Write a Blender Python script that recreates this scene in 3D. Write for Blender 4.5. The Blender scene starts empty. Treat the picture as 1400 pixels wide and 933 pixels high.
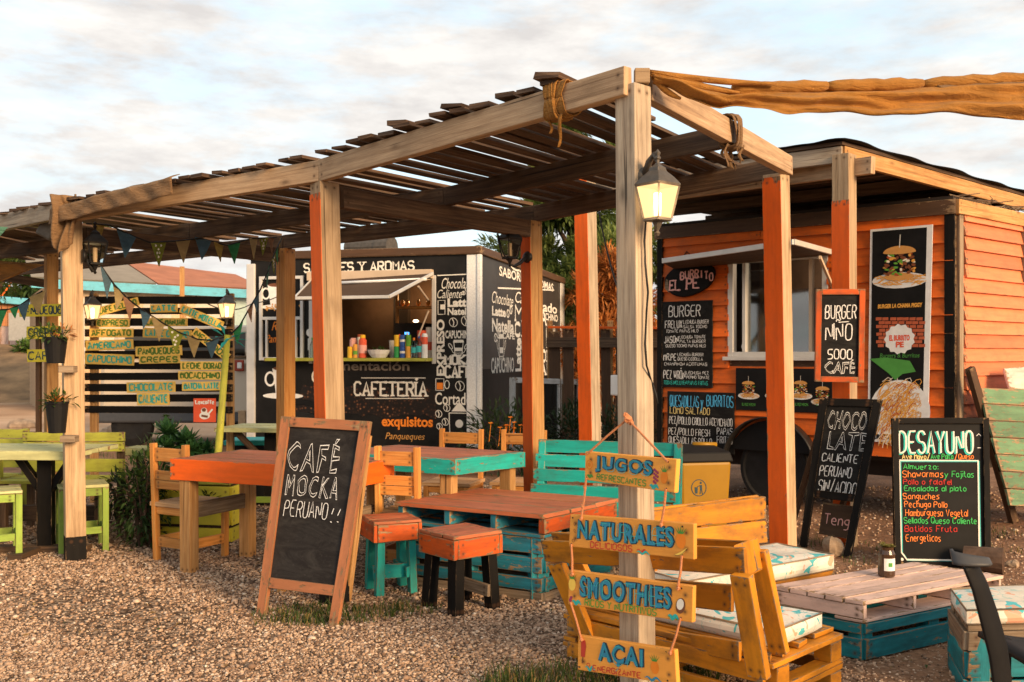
import bpy, math, random
import numpy as np
from mathutils import Vector, Matrix
from math import sin, cos, pi, radians
RN = random.Random(7)
C = bpy.context.scene.collection
V = Vector
# ------------------------------------------------------------------ camera, sky, sun, exposure
FP, HZ, HC = 1350.0, 485.0, 1.40          # focal length and horizon of the photograph in its pixels, eye height
scene = bpy.context.scene
cam = bpy.data.objects.new('camera', bpy.data.cameras.new('camera'))
C.objects.link(cam); scene.camera = cam
cam.location = (0, 0, HC); cam.rotation_euler = (pi/2, 0, 0)
cam.data.sensor_width = 36; cam.data.lens = 36*FP/1400
cam.data.shift_y = (HZ-466.5)/1400
cam.data.dof.use_dof = True; cam.data.dof.focus_distance = 5.0; cam.data.dof.aperture_fstop = 7.0
cam.data.clip_start = .05; cam.data.clip_end = 2000

SUN_DIR = V((.64, -.72, .29)).normalized()
sun = bpy.data.objects.new('sun', bpy.data.lights.new('sun', 'SUN')); C.objects.link(sun)
sun.rotation_euler = (-SUN_DIR).to_track_quat('-Z', 'Y').to_euler()
sun.data.energy = 3.0; sun.data.angle = radians(20); sun.data.color = (1, .68, .38)
w = bpy.data.worlds.new('World'); scene.world = w; w.use_nodes = True
nt = w.node_tree; nt.nodes.clear()
def wn(t, **k):
    n = nt.nodes.new(t)
    for a, b in k.items(): setattr(n, a, b)
    return n
sky = wn('ShaderNodeTexSky', sky_type='NISHITA', sun_disc=False, sun_elevation=math.asin(SUN_DIR.z),
         sun_rotation=math.atan2(SUN_DIR.x, SUN_DIR.y), air_density=1.0, dust_density=1.5, ozone_density=1.5)
tc = wn('ShaderNodeTexCoord')
mp = wn('ShaderNodeMapping'); mp.inputs['Scale'].default_value = (1.0, 1.0, 3.4); mp.inputs['Location'].default_value = (3.1, .4, 0)
n1 = wn('ShaderNodeTexNoise'); n1.inputs['Scale'].default_value = 4.6; n1.inputs['Detail'].default_value = 9; n1.inputs['Roughness'].default_value = .62
n2 = wn('ShaderNodeTexNoise'); n2.inputs['Scale'].default_value = 9.5; n2.inputs['Detail'].default_value = 8; n2.inputs['Roughness'].default_value = .6
r1 = wn('ShaderNodeValToRGB'); r1.color_ramp.elements[0].position = .33; r1.color_ramp.elements[1].position = .55
r2 = wn('ShaderNodeValToRGB'); e = r2.color_ramp.elements
e[0].position = .36; e[0].color = (6.7, 6.4, 6.2, 1); e[1].position = .62; e[1].color = (8.9, 8.55, 8.1, 1)
ad = wn('ShaderNodeMixRGB', blend_type='ADD'); ad.inputs[0].default_value = 1; ad.inputs[2].default_value = (5.0, 6.0, 6.1, 1)
mx = wn('ShaderNodeMixRGB')
bg = wn('ShaderNodeBackground'); bg.inputs['Strength'].default_value = .0575
out = wn('ShaderNodeOutputWorld')
for a, b in ((tc.outputs['Generated'], mp.inputs['Vector']), (mp.outputs[0], n1.inputs['Vector']), (mp.outputs[0], n2.inputs['Vector']),
             (n1.outputs['Fac'], r1.inputs[0]), (n2.outputs['Fac'], r2.inputs[0]), (sky.outputs[0], ad.inputs[1]),
             (r1.outputs[0], mx.inputs[0]), (ad.outputs[0], mx.inputs[1]), (r2.outputs[0], mx.inputs[2]),
             (mx.outputs[0], bg.inputs[0]), (bg.outputs[0], out.inputs[0])): nt.links.new(a, b)
vs = scene.view_settings
vs.view_transform = 'Standard'; vs.look = 'None'; vs.gamma = 1; vs.use_curve_mapping = False; vs.exposure = 1.04
scene.cycles.max_bounces = 8; scene.cycles.use_denoising = True
try: scene.cycles.denoiser = 'OPENIMAGEDENOISE'
except Exception: pass

# ------------------------------------------------------------------ measuring helpers
def W(px, py, d): return V(((px-700)/FP*d, d, HC+(HZ-py)/FP*d))
def G(px, py, z=0.0):
    d = (HC-z)*FP/(py-HZ); return W(px, py, d)

# ------------------------------------------------------------------ materials
def new_mat(name):
    m = bpy.data.materials.new(name); m.use_nodes = True
    m.node_tree.nodes.clear(); return m, m.node_tree
def nd(nt, t, ins=None, **k):
    n = nt.nodes.new(t)
    for a, b in k.items(): setattr(n, a, b)
    if ins:
        for a, b in ins.items():
            if isinstance(b, bpy.types.NodeSocket): nt.links.new(b, n.inputs[a])
            else: n.inputs[a].default_value = b
    return n
def c4(c): return (c[0], c[1], c[2], 1)
def ramp(nt, fac, stops, interp='LINEAR'):
    r = nd(nt, 'ShaderNodeValToRGB', {0: fac}); cr = r.color_ramp; cr.interpolation = interp
    while len(cr.elements) < len(stops): cr.elements.new(.5)
    for el, (p, c) in zip(cr.elements, stops):
        el.position = p; el.color = c4(c) if not isinstance(c, (int, float)) else (c, c, c, 1)
    return r.outputs[0]
def mixc(nt, f, a, b, mode='MIX'):
    n = nd(nt, 'ShaderNodeMixRGB', blend_type=mode)
    for i, v in ((0, f), (1, a), (2, b)):
        if isinstance(v, bpy.types.NodeSocket): nt.links.new(v, n.inputs[i])
        else: n.inputs[i].default_value = v if i == 0 else (c4(v) if len(v) == 3 else v)
    return n.outputs[0]
def mth(nt, op, a, b=None):
    n = nd(nt, 'ShaderNodeMath', operation=op)
    for i, v in ((0, a), (1, b)):
        if v is None: continue
        if isinstance(v, bpy.types.NodeSocket): nt.links.new(v, n.inputs[i])
        else: n.inputs[i].default_value = v
    return n.outputs[0]
def uvmap(nt, layer, scale=(1, 1, 1)):
    u = nd(nt, 'ShaderNodeUVMap', uv_map=layer)
    m = nd(nt, 'ShaderNodeMapping', {'Vector': u.outputs[0]}); m.inputs['Scale'].default_value = scale
    return m.outputs[0]
def noise(nt, vec, scale, detail=4, rough=.55, dist=0):
    n = nd(nt, 'ShaderNodeTexNoise', {'Scale': scale, 'Detail': detail, 'Roughness': rough, 'Distortion': dist})
    if vec is not None: nt.links.new(vec, n.inputs['Vector'])
    return n.outputs['Fac']
def rnd_of(nt):
    u = nd(nt, 'ShaderNodeUVMap', uv_map='rnd'); s = nd(nt, 'ShaderNodeSeparateXYZ', {0: u.outputs[0]})
    return s.outputs[0], s.outputs[1]
def finish(nt, col, rough=.7, bump=None, bstr=.3, bdist=.004, metal=0, spec=.3, extra=None):
    p = nd(nt, 'ShaderNodeBsdfPrincipled', {'Roughness': rough, 'Metallic': metal, 'Specular IOR Level': spec})
    if isinstance(col, bpy.types.NodeSocket): nt.links.new(col, p.inputs['Base Color'])
    else: p.inputs['Base Color'].default_value = c4(col)
    if bump is not None:
        b = nd(nt, 'ShaderNodeBump', {'Height': bump, 'Strength': bstr, 'Distance': bdist}); nt.links.new(b.outputs[0], p.inputs['Normal'])
    if extra:
        for k, v in extra.items(): p.inputs[k].default_value = v
    o = nd(nt, 'ShaderNodeOutputMaterial'); nt.links.new(p.outputs[0], o.inputs[0]); return p
def grain(nt):
    g1 = noise(nt, uvmap(nt, 'UVMap', (1.6, 42, 1)), 1.0, 6, .65, .6)
    g2 = noise(nt, uvmap(nt, 'UVMap', (6, 190, 1)), 1.0, 3, .6)
    return g1, g2
def wood_color(nt, dark, mid, light):
    g1, g2 = grain(nt)
    col = ramp(nt, g1, [(.28, dark), (.47, mid), (.68, light)])
    col = mixc(nt, ramp(nt, g2, [(.35, .35), (.6, 0)]), col, dark, 'MIX')
    # knots: rare dark ovals
    vo = nd(nt, 'ShaderNodeTexVoronoi', {'Vector': uvmap(nt, 'UVMap', (3.6, 9, 1)), 'Scale': 1.0, 'Randomness': 1.0}); vr = nd(nt, 'ShaderNodeSeparateXYZ', {0: vo.outputs['Color']})
    kn = mth(nt, 'MULTIPLY', mth(nt, 'GREATER_THAN', vr.outputs[0], .62), ramp(nt, vo.outputs['Distance'], [(.07, .8), (.13, .35), (.22, 0)]))
    col = mixc(nt, kn, col, tuple(x*.6 for x in dark))
    ck = noise(nt, uvmap(nt, 'UVMap', (.9, 46, 1)), 1.0, 2, .5, .3)
    col = mixc(nt, ramp(nt, ck, [(.285, .85), (.31, 0)]), col, tuple(x*.3 for x in dark))
    r, r2 = rnd_of(nt)
    col = mixc(nt, 1, col, ramp(nt, r, [(0, .70), (1, 1.18)]), 'MULTIPLY')
    st = noise(nt, uvmap(nt, 'UVMap', (3, 7, 1)), 1.0, 4, .6)
    col = mixc(nt, ramp(nt, st, [(.5, 0), (.75, .45)]), col, tuple(x*.6 for x in dark))
    return col, g1, g2
def nails(nt, col):
    """nail heads and rust near the ends of every board"""
    def sx(layer):
        u = nd(nt, 'ShaderNodeUVMap', uv_map=layer); q = nd(nt, 'ShaderNodeSeparateXYZ', {0: u.outputs[0]}); return q.outputs[0], q.outputs[1]
    eu, ev = sx('edge'); L, W_ = sx('dim')
    a = mth(nt, 'SUBTRACT', mth(nt, 'MULTIPLY', mth(nt, 'MINIMUM', eu, mth(nt, 'SUBTRACT', 1, eu)), L), .032)
    b = mth(nt, 'MULTIPLY', mth(nt, 'SUBTRACT', mth(nt, 'ABSOLUTE', mth(nt, 'SUBTRACT', ev, .5)), .23), W_)
    d = mth(nt, 'SQRT', mth(nt, 'ADD', mth(nt, 'MULTIPLY', a, a), mth(nt, 'MULTIPLY', b, b)))
    ok = mth(nt, 'MULTIPLY', mth(nt, 'GREATER_THAN', W_, .055), mth(nt, 'GREATER_THAN', L, .16))
    col = mixc(nt, mth(nt, 'MULTIPLY', ok, ramp(nt, d, [(.004, .55), (.016, 0)])), col, (.10, .045, .02))
    return mixc(nt, mth(nt, 'MULTIPLY', ok, ramp(nt, d, [(.0032, 1), (.0042, 0)])), col, (.03, .022, .018))
def mat_wood(name, dark, mid, light, rough=.75):
    m, nt = new_mat(name)
    col, g1, g2 = wood_color(nt, dark, mid, light)
    h = mth(nt, 'ADD', mth(nt, 'MULTIPLY', g1, .6), g2); col = nails(nt, col)
    finish(nt, col, rough, h, .55, .003); return m
def mat_paint(name, col, wear=.42, wood=((.10, .06, .03), (.26, .16, .08), (.42, .28, .15)), rough=.62, dirt=.35, varied=.22, dirtcol=(.06, .04, .025)):
    """painted boards: brush streaks, rubbed edges, bare wood and grime"""
    m, nt = new_mat(name)
    wc, g1, g2 = wood_color(nt, *wood)
    st = noise(nt, uvmap(nt, 'UVMap', (2.2, 26, 1)), 1.0, 5, .6, .4)
    dk, lt = tuple(x*(1-varied) for x in col), tuple(min(1, x*(1+varied*.6)) for x in col)
    pc = ramp(nt, st, [(.3, dk), (.52, col), (.72, lt)])
    r, r2 = rnd_of(nt)
    pc = mixc(nt, 1, pc, ramp(nt, r, [(0, .80), (1, 1.12)]), 'MULTIPLY')
    d = noise(nt, uvmap(nt, 'UVMap', (5, 9, 1)), 1.0, 6, .68)
    pc = mixc(nt, ramp(nt, d, [(.46, 0), (.72, dirt)]), pc, dirtcol)
    # wear
    e = nd(nt, 'ShaderNodeUVMap', uv_map='edge'); s = nd(nt, 'ShaderNodeSeparateXYZ', {0: e.outputs[0]})
    ex = mth(nt, 'ABSOLUTE', mth(nt, 'SUBTRACT', mth(nt, 'MULTIPLY', s.outputs[0], 2), 1))
    ey = mth(nt, 'ABSOLUTE', mth(nt, 'SUBTRACT', mth(nt, 'MULTIPLY', s.outputs[1], 2), 1))
    em = mth(nt, 'MAXIMUM', mth(nt, 'POWER', ex, 18), mth(nt, 'POWER', ey, 9))
    wn_ = noise(nt, uvmap(nt, 'UVMap', (9, 30, 1)), 1.0, 7, .7)
    wm = mth(nt, 'ADD', wn_, mth(nt, 'MULTIPLY', em, .23))
    k = 1-wear
    mask = ramp(nt, wm, [(k+.03, 0), (k+.065, 1)])
    c = nails(nt, mixc(nt, mask, pc, wc))
    h = mth(nt, 'SUBTRACT', mth(nt, 'ADD', mth(nt, 'MULTIPLY', st, .5), mth(nt, 'MULTIPLY', g2, .5)), mth(nt, 'MULTIPLY', mask, .5))
    finish(nt, c, rough, h, .5, .003, 0, .3 if max(col) > .05 else .1); return m
def mat_plain(name, col, rough=.6, metal=0, var=.12, scale=14, bump=.15, spec=.3, extra=None):
    m, nt = new_mat(name)
    tcn = nd(nt, 'ShaderNodeTexCoord'); n = noise(nt, tcn.outputs['Object'], scale, 6, .62)
    c = ramp(nt, n, [(.3, tuple(x*(1-var) for x in col)), (.7, tuple(min(1, x*(1+var)) for x in col))])
    finish(nt, c, rough, n, bump, .004, metal, spec, extra); return m
def mat_emit(name, col, strength):
    m, nt = new_mat(name)
    e = nd(nt, 'ShaderNodeEmission', {'Color': c4(col), 'Strength': strength}); o = nd(nt, 'ShaderNodeOutputMaterial')
    nt.links.new(e.outputs[0], o.inputs[0]); return m
def mat_chalk(name, col, cover=.75):
    m, nt = new_mat(name)
    tcn = nd(nt, 'ShaderNodeTexCoord'); n = noise(nt, tcn.outputs['Object'], 260, 4, .7)
    p = nd(nt, 'ShaderNodeBsdfDiffuse', {'Color': c4(col)}); t = nd(nt, 'ShaderNodeBsdfTransparent')
    mx = nd(nt, 'ShaderNodeMixShader', {0: ramp(nt, n, [(.62-cover*.35, .25), (.78-cover*.35, 1)]), 1: t.outputs[0], 2: p.outputs[0]})
    o = nd(nt, 'ShaderNodeOutputMaterial'); nt.links.new(mx.outputs[0], o.inputs[0]); return m
def mat_slate(name, col=(.011, .0105, .0105), dust=.032):
    m, nt = new_mat(name)
    tcn = nd(nt, 'ShaderNodeTexCoord')
    mp = nd(nt, 'ShaderNodeMapping', {'Vector': tcn.outputs['Object']}); mp.inputs['Scale'].default_value = (1, 1, 2.6); mp.inputs['Rotation'].default_value = (.3, .5, .2)
    a = noise(nt, mp.outputs[0], 4, 9, .72, 1.6); b = noise(nt, tcn.outputs['Object'], 60, 3, .6)
    c = mixc(nt, ramp(nt, a, [(.42, 0), (.72, .8)]), col, (dust, dust*.93, dust*.87))
    c = mixc(nt, ramp(nt, b, [(.6, 0), (.75, .3)]), c, (dust*1.4, dust*1.3, dust*1.2))
    finish(nt, c, .8, b, .1, .002, 0, .12); return m
def mat_cloth(name, col, col2=None, rough=.9):
    m, nt = new_mat(name)
    tcn = nd(nt, 'ShaderNodeTexCoord'); n = noise(nt, tcn.outputs['Object'], 9, 6, .6); f = noise(nt, tcn.outputs['Object'], 320, 2, .5)
    c = ramp(nt, n, [(.3, tuple(x*.72 for x in col)), (.7, col2 or tuple(min(1, x*1.15) for x in col))])
    c = mixc(nt, ramp(nt, f, [(.4, .35), (.6, 0)]), c, tuple(x*.55 for x in col))
    mp = nd(nt, 'ShaderNodeMapping', {'Vector': tcn.outputs['Object']}); mp.inputs['Scale'].default_value = (6, 6, 26)
    cr = noise(nt, mp.outputs[0], 1.6, 5, .6, 1.2); h = mth(nt, 'ADD', mth(nt, 'MULTIPLY', cr, 6), f)
    p = finish(nt, c, rough, h, .8, .004, 0, .1, {'Sheen Weight': .1})
    t = nd(nt, 'ShaderNodeBsdfTranslucent', {'Color': c}); mx = nd(nt, 'ShaderNodeMixShader', {0: .28, 1: p.outputs[0], 2: t.outputs[0]})
    nt.links.new(mx.outputs[0], [q for q in nt.nodes if q.type == 'OUTPUT_MATERIAL'][0].inputs[0]); return m
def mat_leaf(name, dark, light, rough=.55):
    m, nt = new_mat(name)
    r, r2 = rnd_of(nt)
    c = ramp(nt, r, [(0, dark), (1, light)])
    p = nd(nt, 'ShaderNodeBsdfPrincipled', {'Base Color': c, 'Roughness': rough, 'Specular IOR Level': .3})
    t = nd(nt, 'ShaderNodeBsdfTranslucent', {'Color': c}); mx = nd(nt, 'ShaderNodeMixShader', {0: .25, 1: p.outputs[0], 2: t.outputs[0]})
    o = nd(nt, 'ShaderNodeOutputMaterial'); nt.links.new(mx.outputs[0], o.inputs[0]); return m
def mat_glass(name, tint=(.9, .95, .95), rough=.02):
    m, nt = new_mat(name)
    g = nd(nt, 'ShaderNodeBsdfGlossy', {'Roughness': rough}); t = nd(nt, 'ShaderNodeBsdfTransparent', {'Color': c4(tint)})
    f = nd(nt, 'ShaderNodeFresnel', {'IOR': 1.45}); mx = nd(nt, 'ShaderNodeMixShader', {0: f.outputs[0], 1: t.outputs[0], 2: g.outputs[0]})
    o = nd(nt, 'ShaderNodeOutputMaterial'); nt.links.new(mx.outputs[0], o.inputs[0]); return m

# ------------------------------------------------------------------ mesh builder
def Rz(a): return Matrix.Rotation(a, 4, 'Z')
class MB:
    """collects shapes and links them as ONE mesh object; T places everything that is added"""
    def __init__(s, T=None): s.v, s.f, s.uv, s.ed, s.rn, s.mi, s.dm, s.T, s.m = [], [], [], [], [], [], [], T or Matrix.Identity(4), 0
    def add(s, vs, fs, uvs=None, eds=None, rn=None, dms=None):
        b = len(s.v); s.v += [s.T @ V(p) for p in vs]
        rn = rn or (RN.random(), RN.random())
        for i, f in enumerate(fs):
            s.f.append([b+k for k in f]); s.mi.append(s.m); s.rn.append(rn)
            s.uv.append(uvs[i] if uvs else [(vs[k][0], vs[k][1]+vs[k][2]) for k in f])
            s.ed.append(eds[i] if eds else [(.5, .5)]*len(f)); s.dm.append(dms[i] if dms else (0, 0))
        return s
    def hexa(s, p, jit=0):
        """eight corners: index bits x,y,z; grain runs along x"""
        if jit: p = [V(q)+V((RN.uniform(-jit, jit), RN.uniform(-jit, jit), RN.uniform(-jit, jit))) for q in p]
        p = [V(q) for q in p]
        L = [(p[1]-p[0]).length, (p[2]-p[0]).length, (p[4]-p[0]).length]
        F = [((0, 2, 3, 1), (1, 0)), ((4, 5, 7, 6), (0, 1)), ((0, 1, 5, 4), (0, 2)), ((2, 6, 7, 3), (2, 0)), ((0, 4, 6, 2), (2, 1)), ((1, 3, 7, 5), (1, 2))]
        ou, ov = RN.uniform(0, 50), RN.uniform(0, 50)
        lo = max(range(3), key=lambda i: L[i]); uvs, eds, fs, dms = [], [], [], []
        for f, ax in F:
            a, b = ax
            if b == lo or (a != lo and L[b] > L[a]): a, b = b, a
            uv, ed = [], []
            for k in f:
                ba, bb = (k >> a) & 1, (k >> b) & 1
                uv.append((ou+ba*L[a], ov+bb*L[b]+.37*(3-a-b))); ed.append((ba, bb))
            uvs.append(uv); eds.append(ed); fs.append(f); dms.append((L[a], L[b]))
        return s.add(p, fs, uvs, eds, None, dms)
    def box(s, c, d, R=None, jit=0):
        c = V(c); h = V(d)/2
        ps = [V(((1 if k & 1 else -1)*h.x, (1 if k & 2 else -1)*h.y, (1 if k & 4 else -1)*h.z)) for k in range(8)]
        if R is not None: ps = [R @ p for p in ps]
        return s.hexa([c+p for p in ps], jit)
    def bar(s, a, b, w, h, up=(0, 0, 1), jit=0, taper=1, roll=0):
        """box from a to b: width w sideways, height h along up"""
        a, b = V(a), V(b); x = (b-a).normalized(); up = V(up)
        y = up.cross(x)
        if y.length < 1e-4: y = V((0, 1, 0)).cross(x)
        y.normalize(); z = x.cross(y)
        if roll:
            q = Matrix.Rotation(roll, 3, x); y, z = q @ y, q @ z
        ps = []
        for k in range(8):
            e, t = (b, taper) if k & 1 else (a, 1)
            ps.append(e+y*((.5 if k & 2 else -.5)*w*t)+z*((.5 if k & 4 else -.5)*h*t))
        return s.hexa(ps, jit)
    def tube(s, pts, r, n=8, cap=True):
        pts = [V(p) for p in pts]; rs = r if isinstance(r, (list, tuple)) else [r]*len(pts)
        vs, fs = [], []; up = V((0, 0, 1)); L = 0; uvs = []
        for i, p in enumerate(pts):
            t = (pts[min(i+1, len(pts)-1)]-pts[max(i-1, 0)]).normalized()
            y = up.cross(t)
            if y.length < .05: y = V((0, 1, 0)).cross(t)
            y.normalize(); z = t.cross(y)
            vs += [p+(y*cos(2*pi*k/n)+z*sin(2*pi*k/n))*rs[i] for k in range(n)]
        for i in range(len(pts)-1):
            dl = (pts[i+1]-pts[i]).length
            for k in range(n):
                fs.append((i*n+k, i*n+(k+1) % n, (i+1)*n+(k+1) % n, (i+1)*n+k))
                a = 2*pi*rs[i]/n; uvs.append([(L, k*a), (L, (k+1)*a), (L+dl, (k+1)*a), (L+dl, k*a)])
            L += dl
        if cap:
            for f in (list(range(n))[::-1], [(len(pts)-1)*n+k for k in range(n)]):
                fs.append(f); uvs.append([(vs[k].x, vs[k].y+vs[k].z) for k in f])
        return s.add(vs, fs, uvs)
    def lathe(s, prof, c=(0, 0, 0), n=20, M=None, sq=False):
        """profile of (radius, z) turned about z; sq: four-sided with flat faces to x and y"""
        c = V(c); vs, fs = [], []
        for r, z in prof:
            for k in range(n):
                a = 2*pi*(k+(.5 if sq else 0))/n; p = V((r*cos(a), r*sin(a), z)); vs.append((M @ p if M is not None else p)+c)
        for i in range(len(prof)-1):
            for k in range(n): fs.append((i*n+k, i*n+(k+1) % n, (i+1)*n+(k+1) % n, (i+1)*n+k))
        fs.append(list(range(n))[::-1]); fs.append([(len(prof)-1)*n+k for k in range(n)])
        return s.add(vs, fs)
    def ball(s, c, r, nu=12, nv=8, M=None, jit=0):
        c = V(c); r = V(r) if hasattr(r, '__len__') else V((r, r, r)); vs, fs = [], []
        for i in range(nv+1):
            t = pi*i/nv
            for k in range(nu):
                a = 2*pi*k/nu; p = V((r.x*sin(t)*cos(a), r.y*sin(t)*sin(a), r.z*cos(t)))*(1+RN.uniform(-jit, jit))
                vs.append((M @ p if M is not None else p)+c)
        for i in range(nv):
            for k in range(nu): fs.append((i*nu+k, (i+1)*nu+k, (i+1)*nu+(k+1) % nu, i*nu+(k+1) % nu))
        return s.add(vs, fs)
    def poly(s, pts, z0, z1=None):
        """flat outline in local xy at height z0, or a slab z0..z1"""
        n = len(pts)
        if z1 is None: return s.add([(x, y, z0) for x, y in pts], [list(range(n))])
        vs = [(x, y, z0) for x, y in pts]+[(x, y, z1) for x, y in pts]
        fs = [list(range(n))[::-1], list(range(n, 2*n))]+[(k, (k+1) % n, n+(k+1) % n, n+k) for k in range(n)]
        return s.add(vs, fs)
    def disc(s, cx, cy, rx, ry, z, n=18, rot=0, a0=0, a1=2*pi):
        pts = []
        m = n if a1-a0 > 6.2 else n+1
        for k in range(m):
            a = a0+(a1-a0)*k/n; x, y = rx*cos(a), ry*sin(a)
            pts.append((cx+x*cos(rot)-y*sin(rot), cy+x*sin(rot)+y*cos(rot)))
        return s.poly(pts, z)
    def ring(s, cx, cy, rx, ry, w, z, n=22, a0=0, a1=2*pi, rot=0):
        return s.line([(cx+rx*cos(t)*cos(rot)-ry*sin(t)*sin(rot), cy+rx*cos(t)*sin(rot)+ry*sin(t)*cos(rot)) for t in [a0+(a1-a0)*k/n for k in range(n+1)]], w, z)
    def line(s, pts, w, z):
        """flat ribbon along a polyline in local xy"""
        n = len(pts); vs, fs = [], []
        for i, (x, y) in enumerate(pts):
            a, b = pts[max(i-1, 0)], pts[min(i+1, n-1)]
            dx, dy = b[0]-a[0], b[1]-a[1]; l = math.hypot(dx, dy) or 1
            if n > 2 and a == b: l = 1
            ww = w[i] if isinstance(w, (list, tuple)) else w
            vs += [(x-dy/l*ww/2, y+dx/l*ww/2, z), (x+dy/l*ww/2, y-dx/l*ww/2, z)]
        for i in range(n-1): fs.append((2*i, 2*i+1, 2*i+3, 2*i+2))
        return s.add(vs, fs)
    def grid(s, fn, nu, nv, closed=False):
        vs = [fn(i/nu, j/nv) for j in range(nv+1) for i in range(nu+1)]; fs, uvs = [], []
        for j in range(nv):
            for i in range(nu):
                k = j*(nu+1)+i; fs.append((k, k+1, k+nu+2, k+nu+1)); uvs.append([(i/nu, j/nv), ((i+1)/nu, j/nv), ((i+1)/nu, (j+1)/nv), (i/nu, (j+1)/nv)])
        return s.add(vs, fs, uvs)
    def build(s, name, mats, parent=None, bevel=0, smooth=False, label=None, cat=None, group=None, kind=None, solid=0):
        me = bpy.data.meshes.new(name)
        if parent is not None: org = world_loc(parent)
        else:
            org = V((sum(p.x for p in s.v)/len(s.v), sum(p.y for p in s.v)/len(s.v), min(p.z for p in s.v)))
        me.from_pydata([tuple(p-org) for p in s.v], [], s.f)
        for nm, dat in (('UVMap', s.uv), ('edge', s.ed)):
            l = me.uv_layers.new(name=nm); l.data.foreach_set('uv', np.array([c for f in dat for q in f for c in q], dtype=np.float32))
        for nm, dat in (('rnd', s.rn), ('dim', s.dm)):
            l = me.uv_layers.new(name=nm); l.data.foreach_set('uv', np.array([c for f, r in zip(s.f, dat) for _ in f for c in r], dtype=np.float32))
        mats = mats if isinstance(mats, (list, tuple)) else [mats]
        for m in mats: me.materials.append(m)
        me.polygons.foreach_set('material_index', s.mi)
        if smooth: me.polygons.foreach_set('use_smooth', [True]*len(s.f))
        me.update()
        o = bpy.data.objects.new(name, me); C.objects.link(o)
        if parent is not None: o.parent = parent
        else: o.location = org
        if solid:
            md = o.modifiers.new('thickness', 'SOLIDIFY'); md.thickness = solid; md.offset = 0
        if bevel:
            md = o.modifiers.new('bevel', 'BEVEL'); md.width = bevel; md.segments = 2; md.limit_method = 'ANGLE'; md.angle_limit = radians(50); md.harden_normals = False
        return tag(o, label, cat, group, kind)
def world_loc(o):
    p = V((0, 0, 0))
    while o is not None: p += o.location; o = o.parent
    return p
def tag(o, label=None, cat=None, group=None, kind=None):
    for k, v in (('label', label), ('category', cat), ('group', group), ('kind', kind)):
        if v: o[k] = v
    return o
def thing(name, label, cat, loc=(0, 0, 0), group=None):
    o = bpy.data.objects.new(name, None); C.objects.link(o); o.location = loc; o.empty_display_size = .1
    return tag(o, label, cat, group)
class Fr:
    """a flat board or wall: local x to the right, y up, z out of the face"""
    def __init__(s, TL, TR, BL):
        s.w, s.h = (TR-TL).length, (TL-BL).length
        ex, ey = (TR-TL)/s.w, (TL-BL)/s.h; n = ex.cross(ey).normalized()
        s.o, s.ex, s.ey, s.n = BL, ex, ey, n
        s.T = Matrix(((ex.x, ey.x, n.x, BL.x), (ex.y, ey.y, n.y, BL.y), (ex.z, ey.z, n.z, BL.z), (0, 0, 0, 1)))
    def px(s, x, y):
        """where the sight line through a photo pixel meets the plane, in local x,y"""
        o = V((0, 0, HC)); d = W(x, y, 1)-o
        t = (s.o-o).dot(s.n)/d.dot(s.n); q = s.T.inverted() @ (o+d*t); return q.x, q.y
    def P(s, x, y, z=0): return s.T @ V((x, y, z))
    def mb(s): return MB(s.T)

# ------------------------------------------------------------------ lettering
_tx = {}
def text_geo(body, outline=0, bold=0, shear=0, res=3, spacing=1):
    key = (body, outline, bold, shear, res, spacing)
    if key not in _tx:
        cu = bpy.data.curves.new('t', 'FONT'); cu.body = body; cu.size = 1; cu.shear = shear; cu.resolution_u = res; cu.space_character = spacing
        if outline: cu.fill_mode = 'NONE'; cu.bevel_depth = outline; cu.bevel_resolution = 0
        else: cu.offset = bold; cu.fill_mode = 'FRONT'
        ob = bpy.data.objects.new('t', cu); C.objects.link(ob)
        me = ob.to_mesh(); vs = [(v.co.x, v.co.y, v.co.z) for v in me.vertices]; fs = [list(p.vertices) for p in me.polygons]
        ob.to_mesh_clear(); bpy.data.objects.remove(ob); bpy.data.curves.remove(cu)
        _tx[key] = (vs, fs)
    return _tx[key]
def text(mb, body, x0, y0, x1, y1, z=.003, rot=0, wob=0, **k):
    """lettering of the built-in font filling a local box; rot 90 reads upwards"""
    vs, fs = text_geo(body, **k)
    ax, bx = min(v[0] for v in vs), max(v[0] for v in vs); ay, by = min(v[1] for v in vs), max(v[1] for v in vs)
    o = []
    for x, y, zz in vs:
        u, q = (x-ax)/(bx-ax), (y-ay)/(by-ay)
        if wob: u, q = u+wob*sin(q*9+u*17)/max(1, len(body)*.5), q+wob*sin(u*len(body)*4.7+q*6)
        if rot: u, q = 1-q, u
        o.append((x0+u*(x1-x0), y0+q*(y1-y0), z+zz*.02))
    return mb.add(o, fs)
GL = dict(zip("ABCDEFGHIJKLMNOPQRSTUVWXYZ", """00 26 40|12 32;00 06 36 45 44 33 03|33 42 41 30 00;45 36 16 05 01 10 30 41;00 06 26 45 41 20 00;46 06 00 40|03 33;46 06 00|03 33;45 36 16 05 01 10 30 41 43 23;06 00|46 40|03 43;06 00;36 31 20 10 01;06 00|46 03 40;06 00 40;00 06 23 46 40;00 06 40 46;16 05 01 10 30 41 45 36 16;00 06 36 45 44 33 03;16 05 01 10 30 41 45 36 16|22 40;00 06 36 45 44 33 03|23 40;45 36 16 05 04 13 33 42 41 30 10 01;06 46|26 20;06 01 10 30 41 46;06 20 46;06 10 24 30 46;00 46|06 40;06 23 46|23 20;06 46 00 40""".split(';')))
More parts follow.
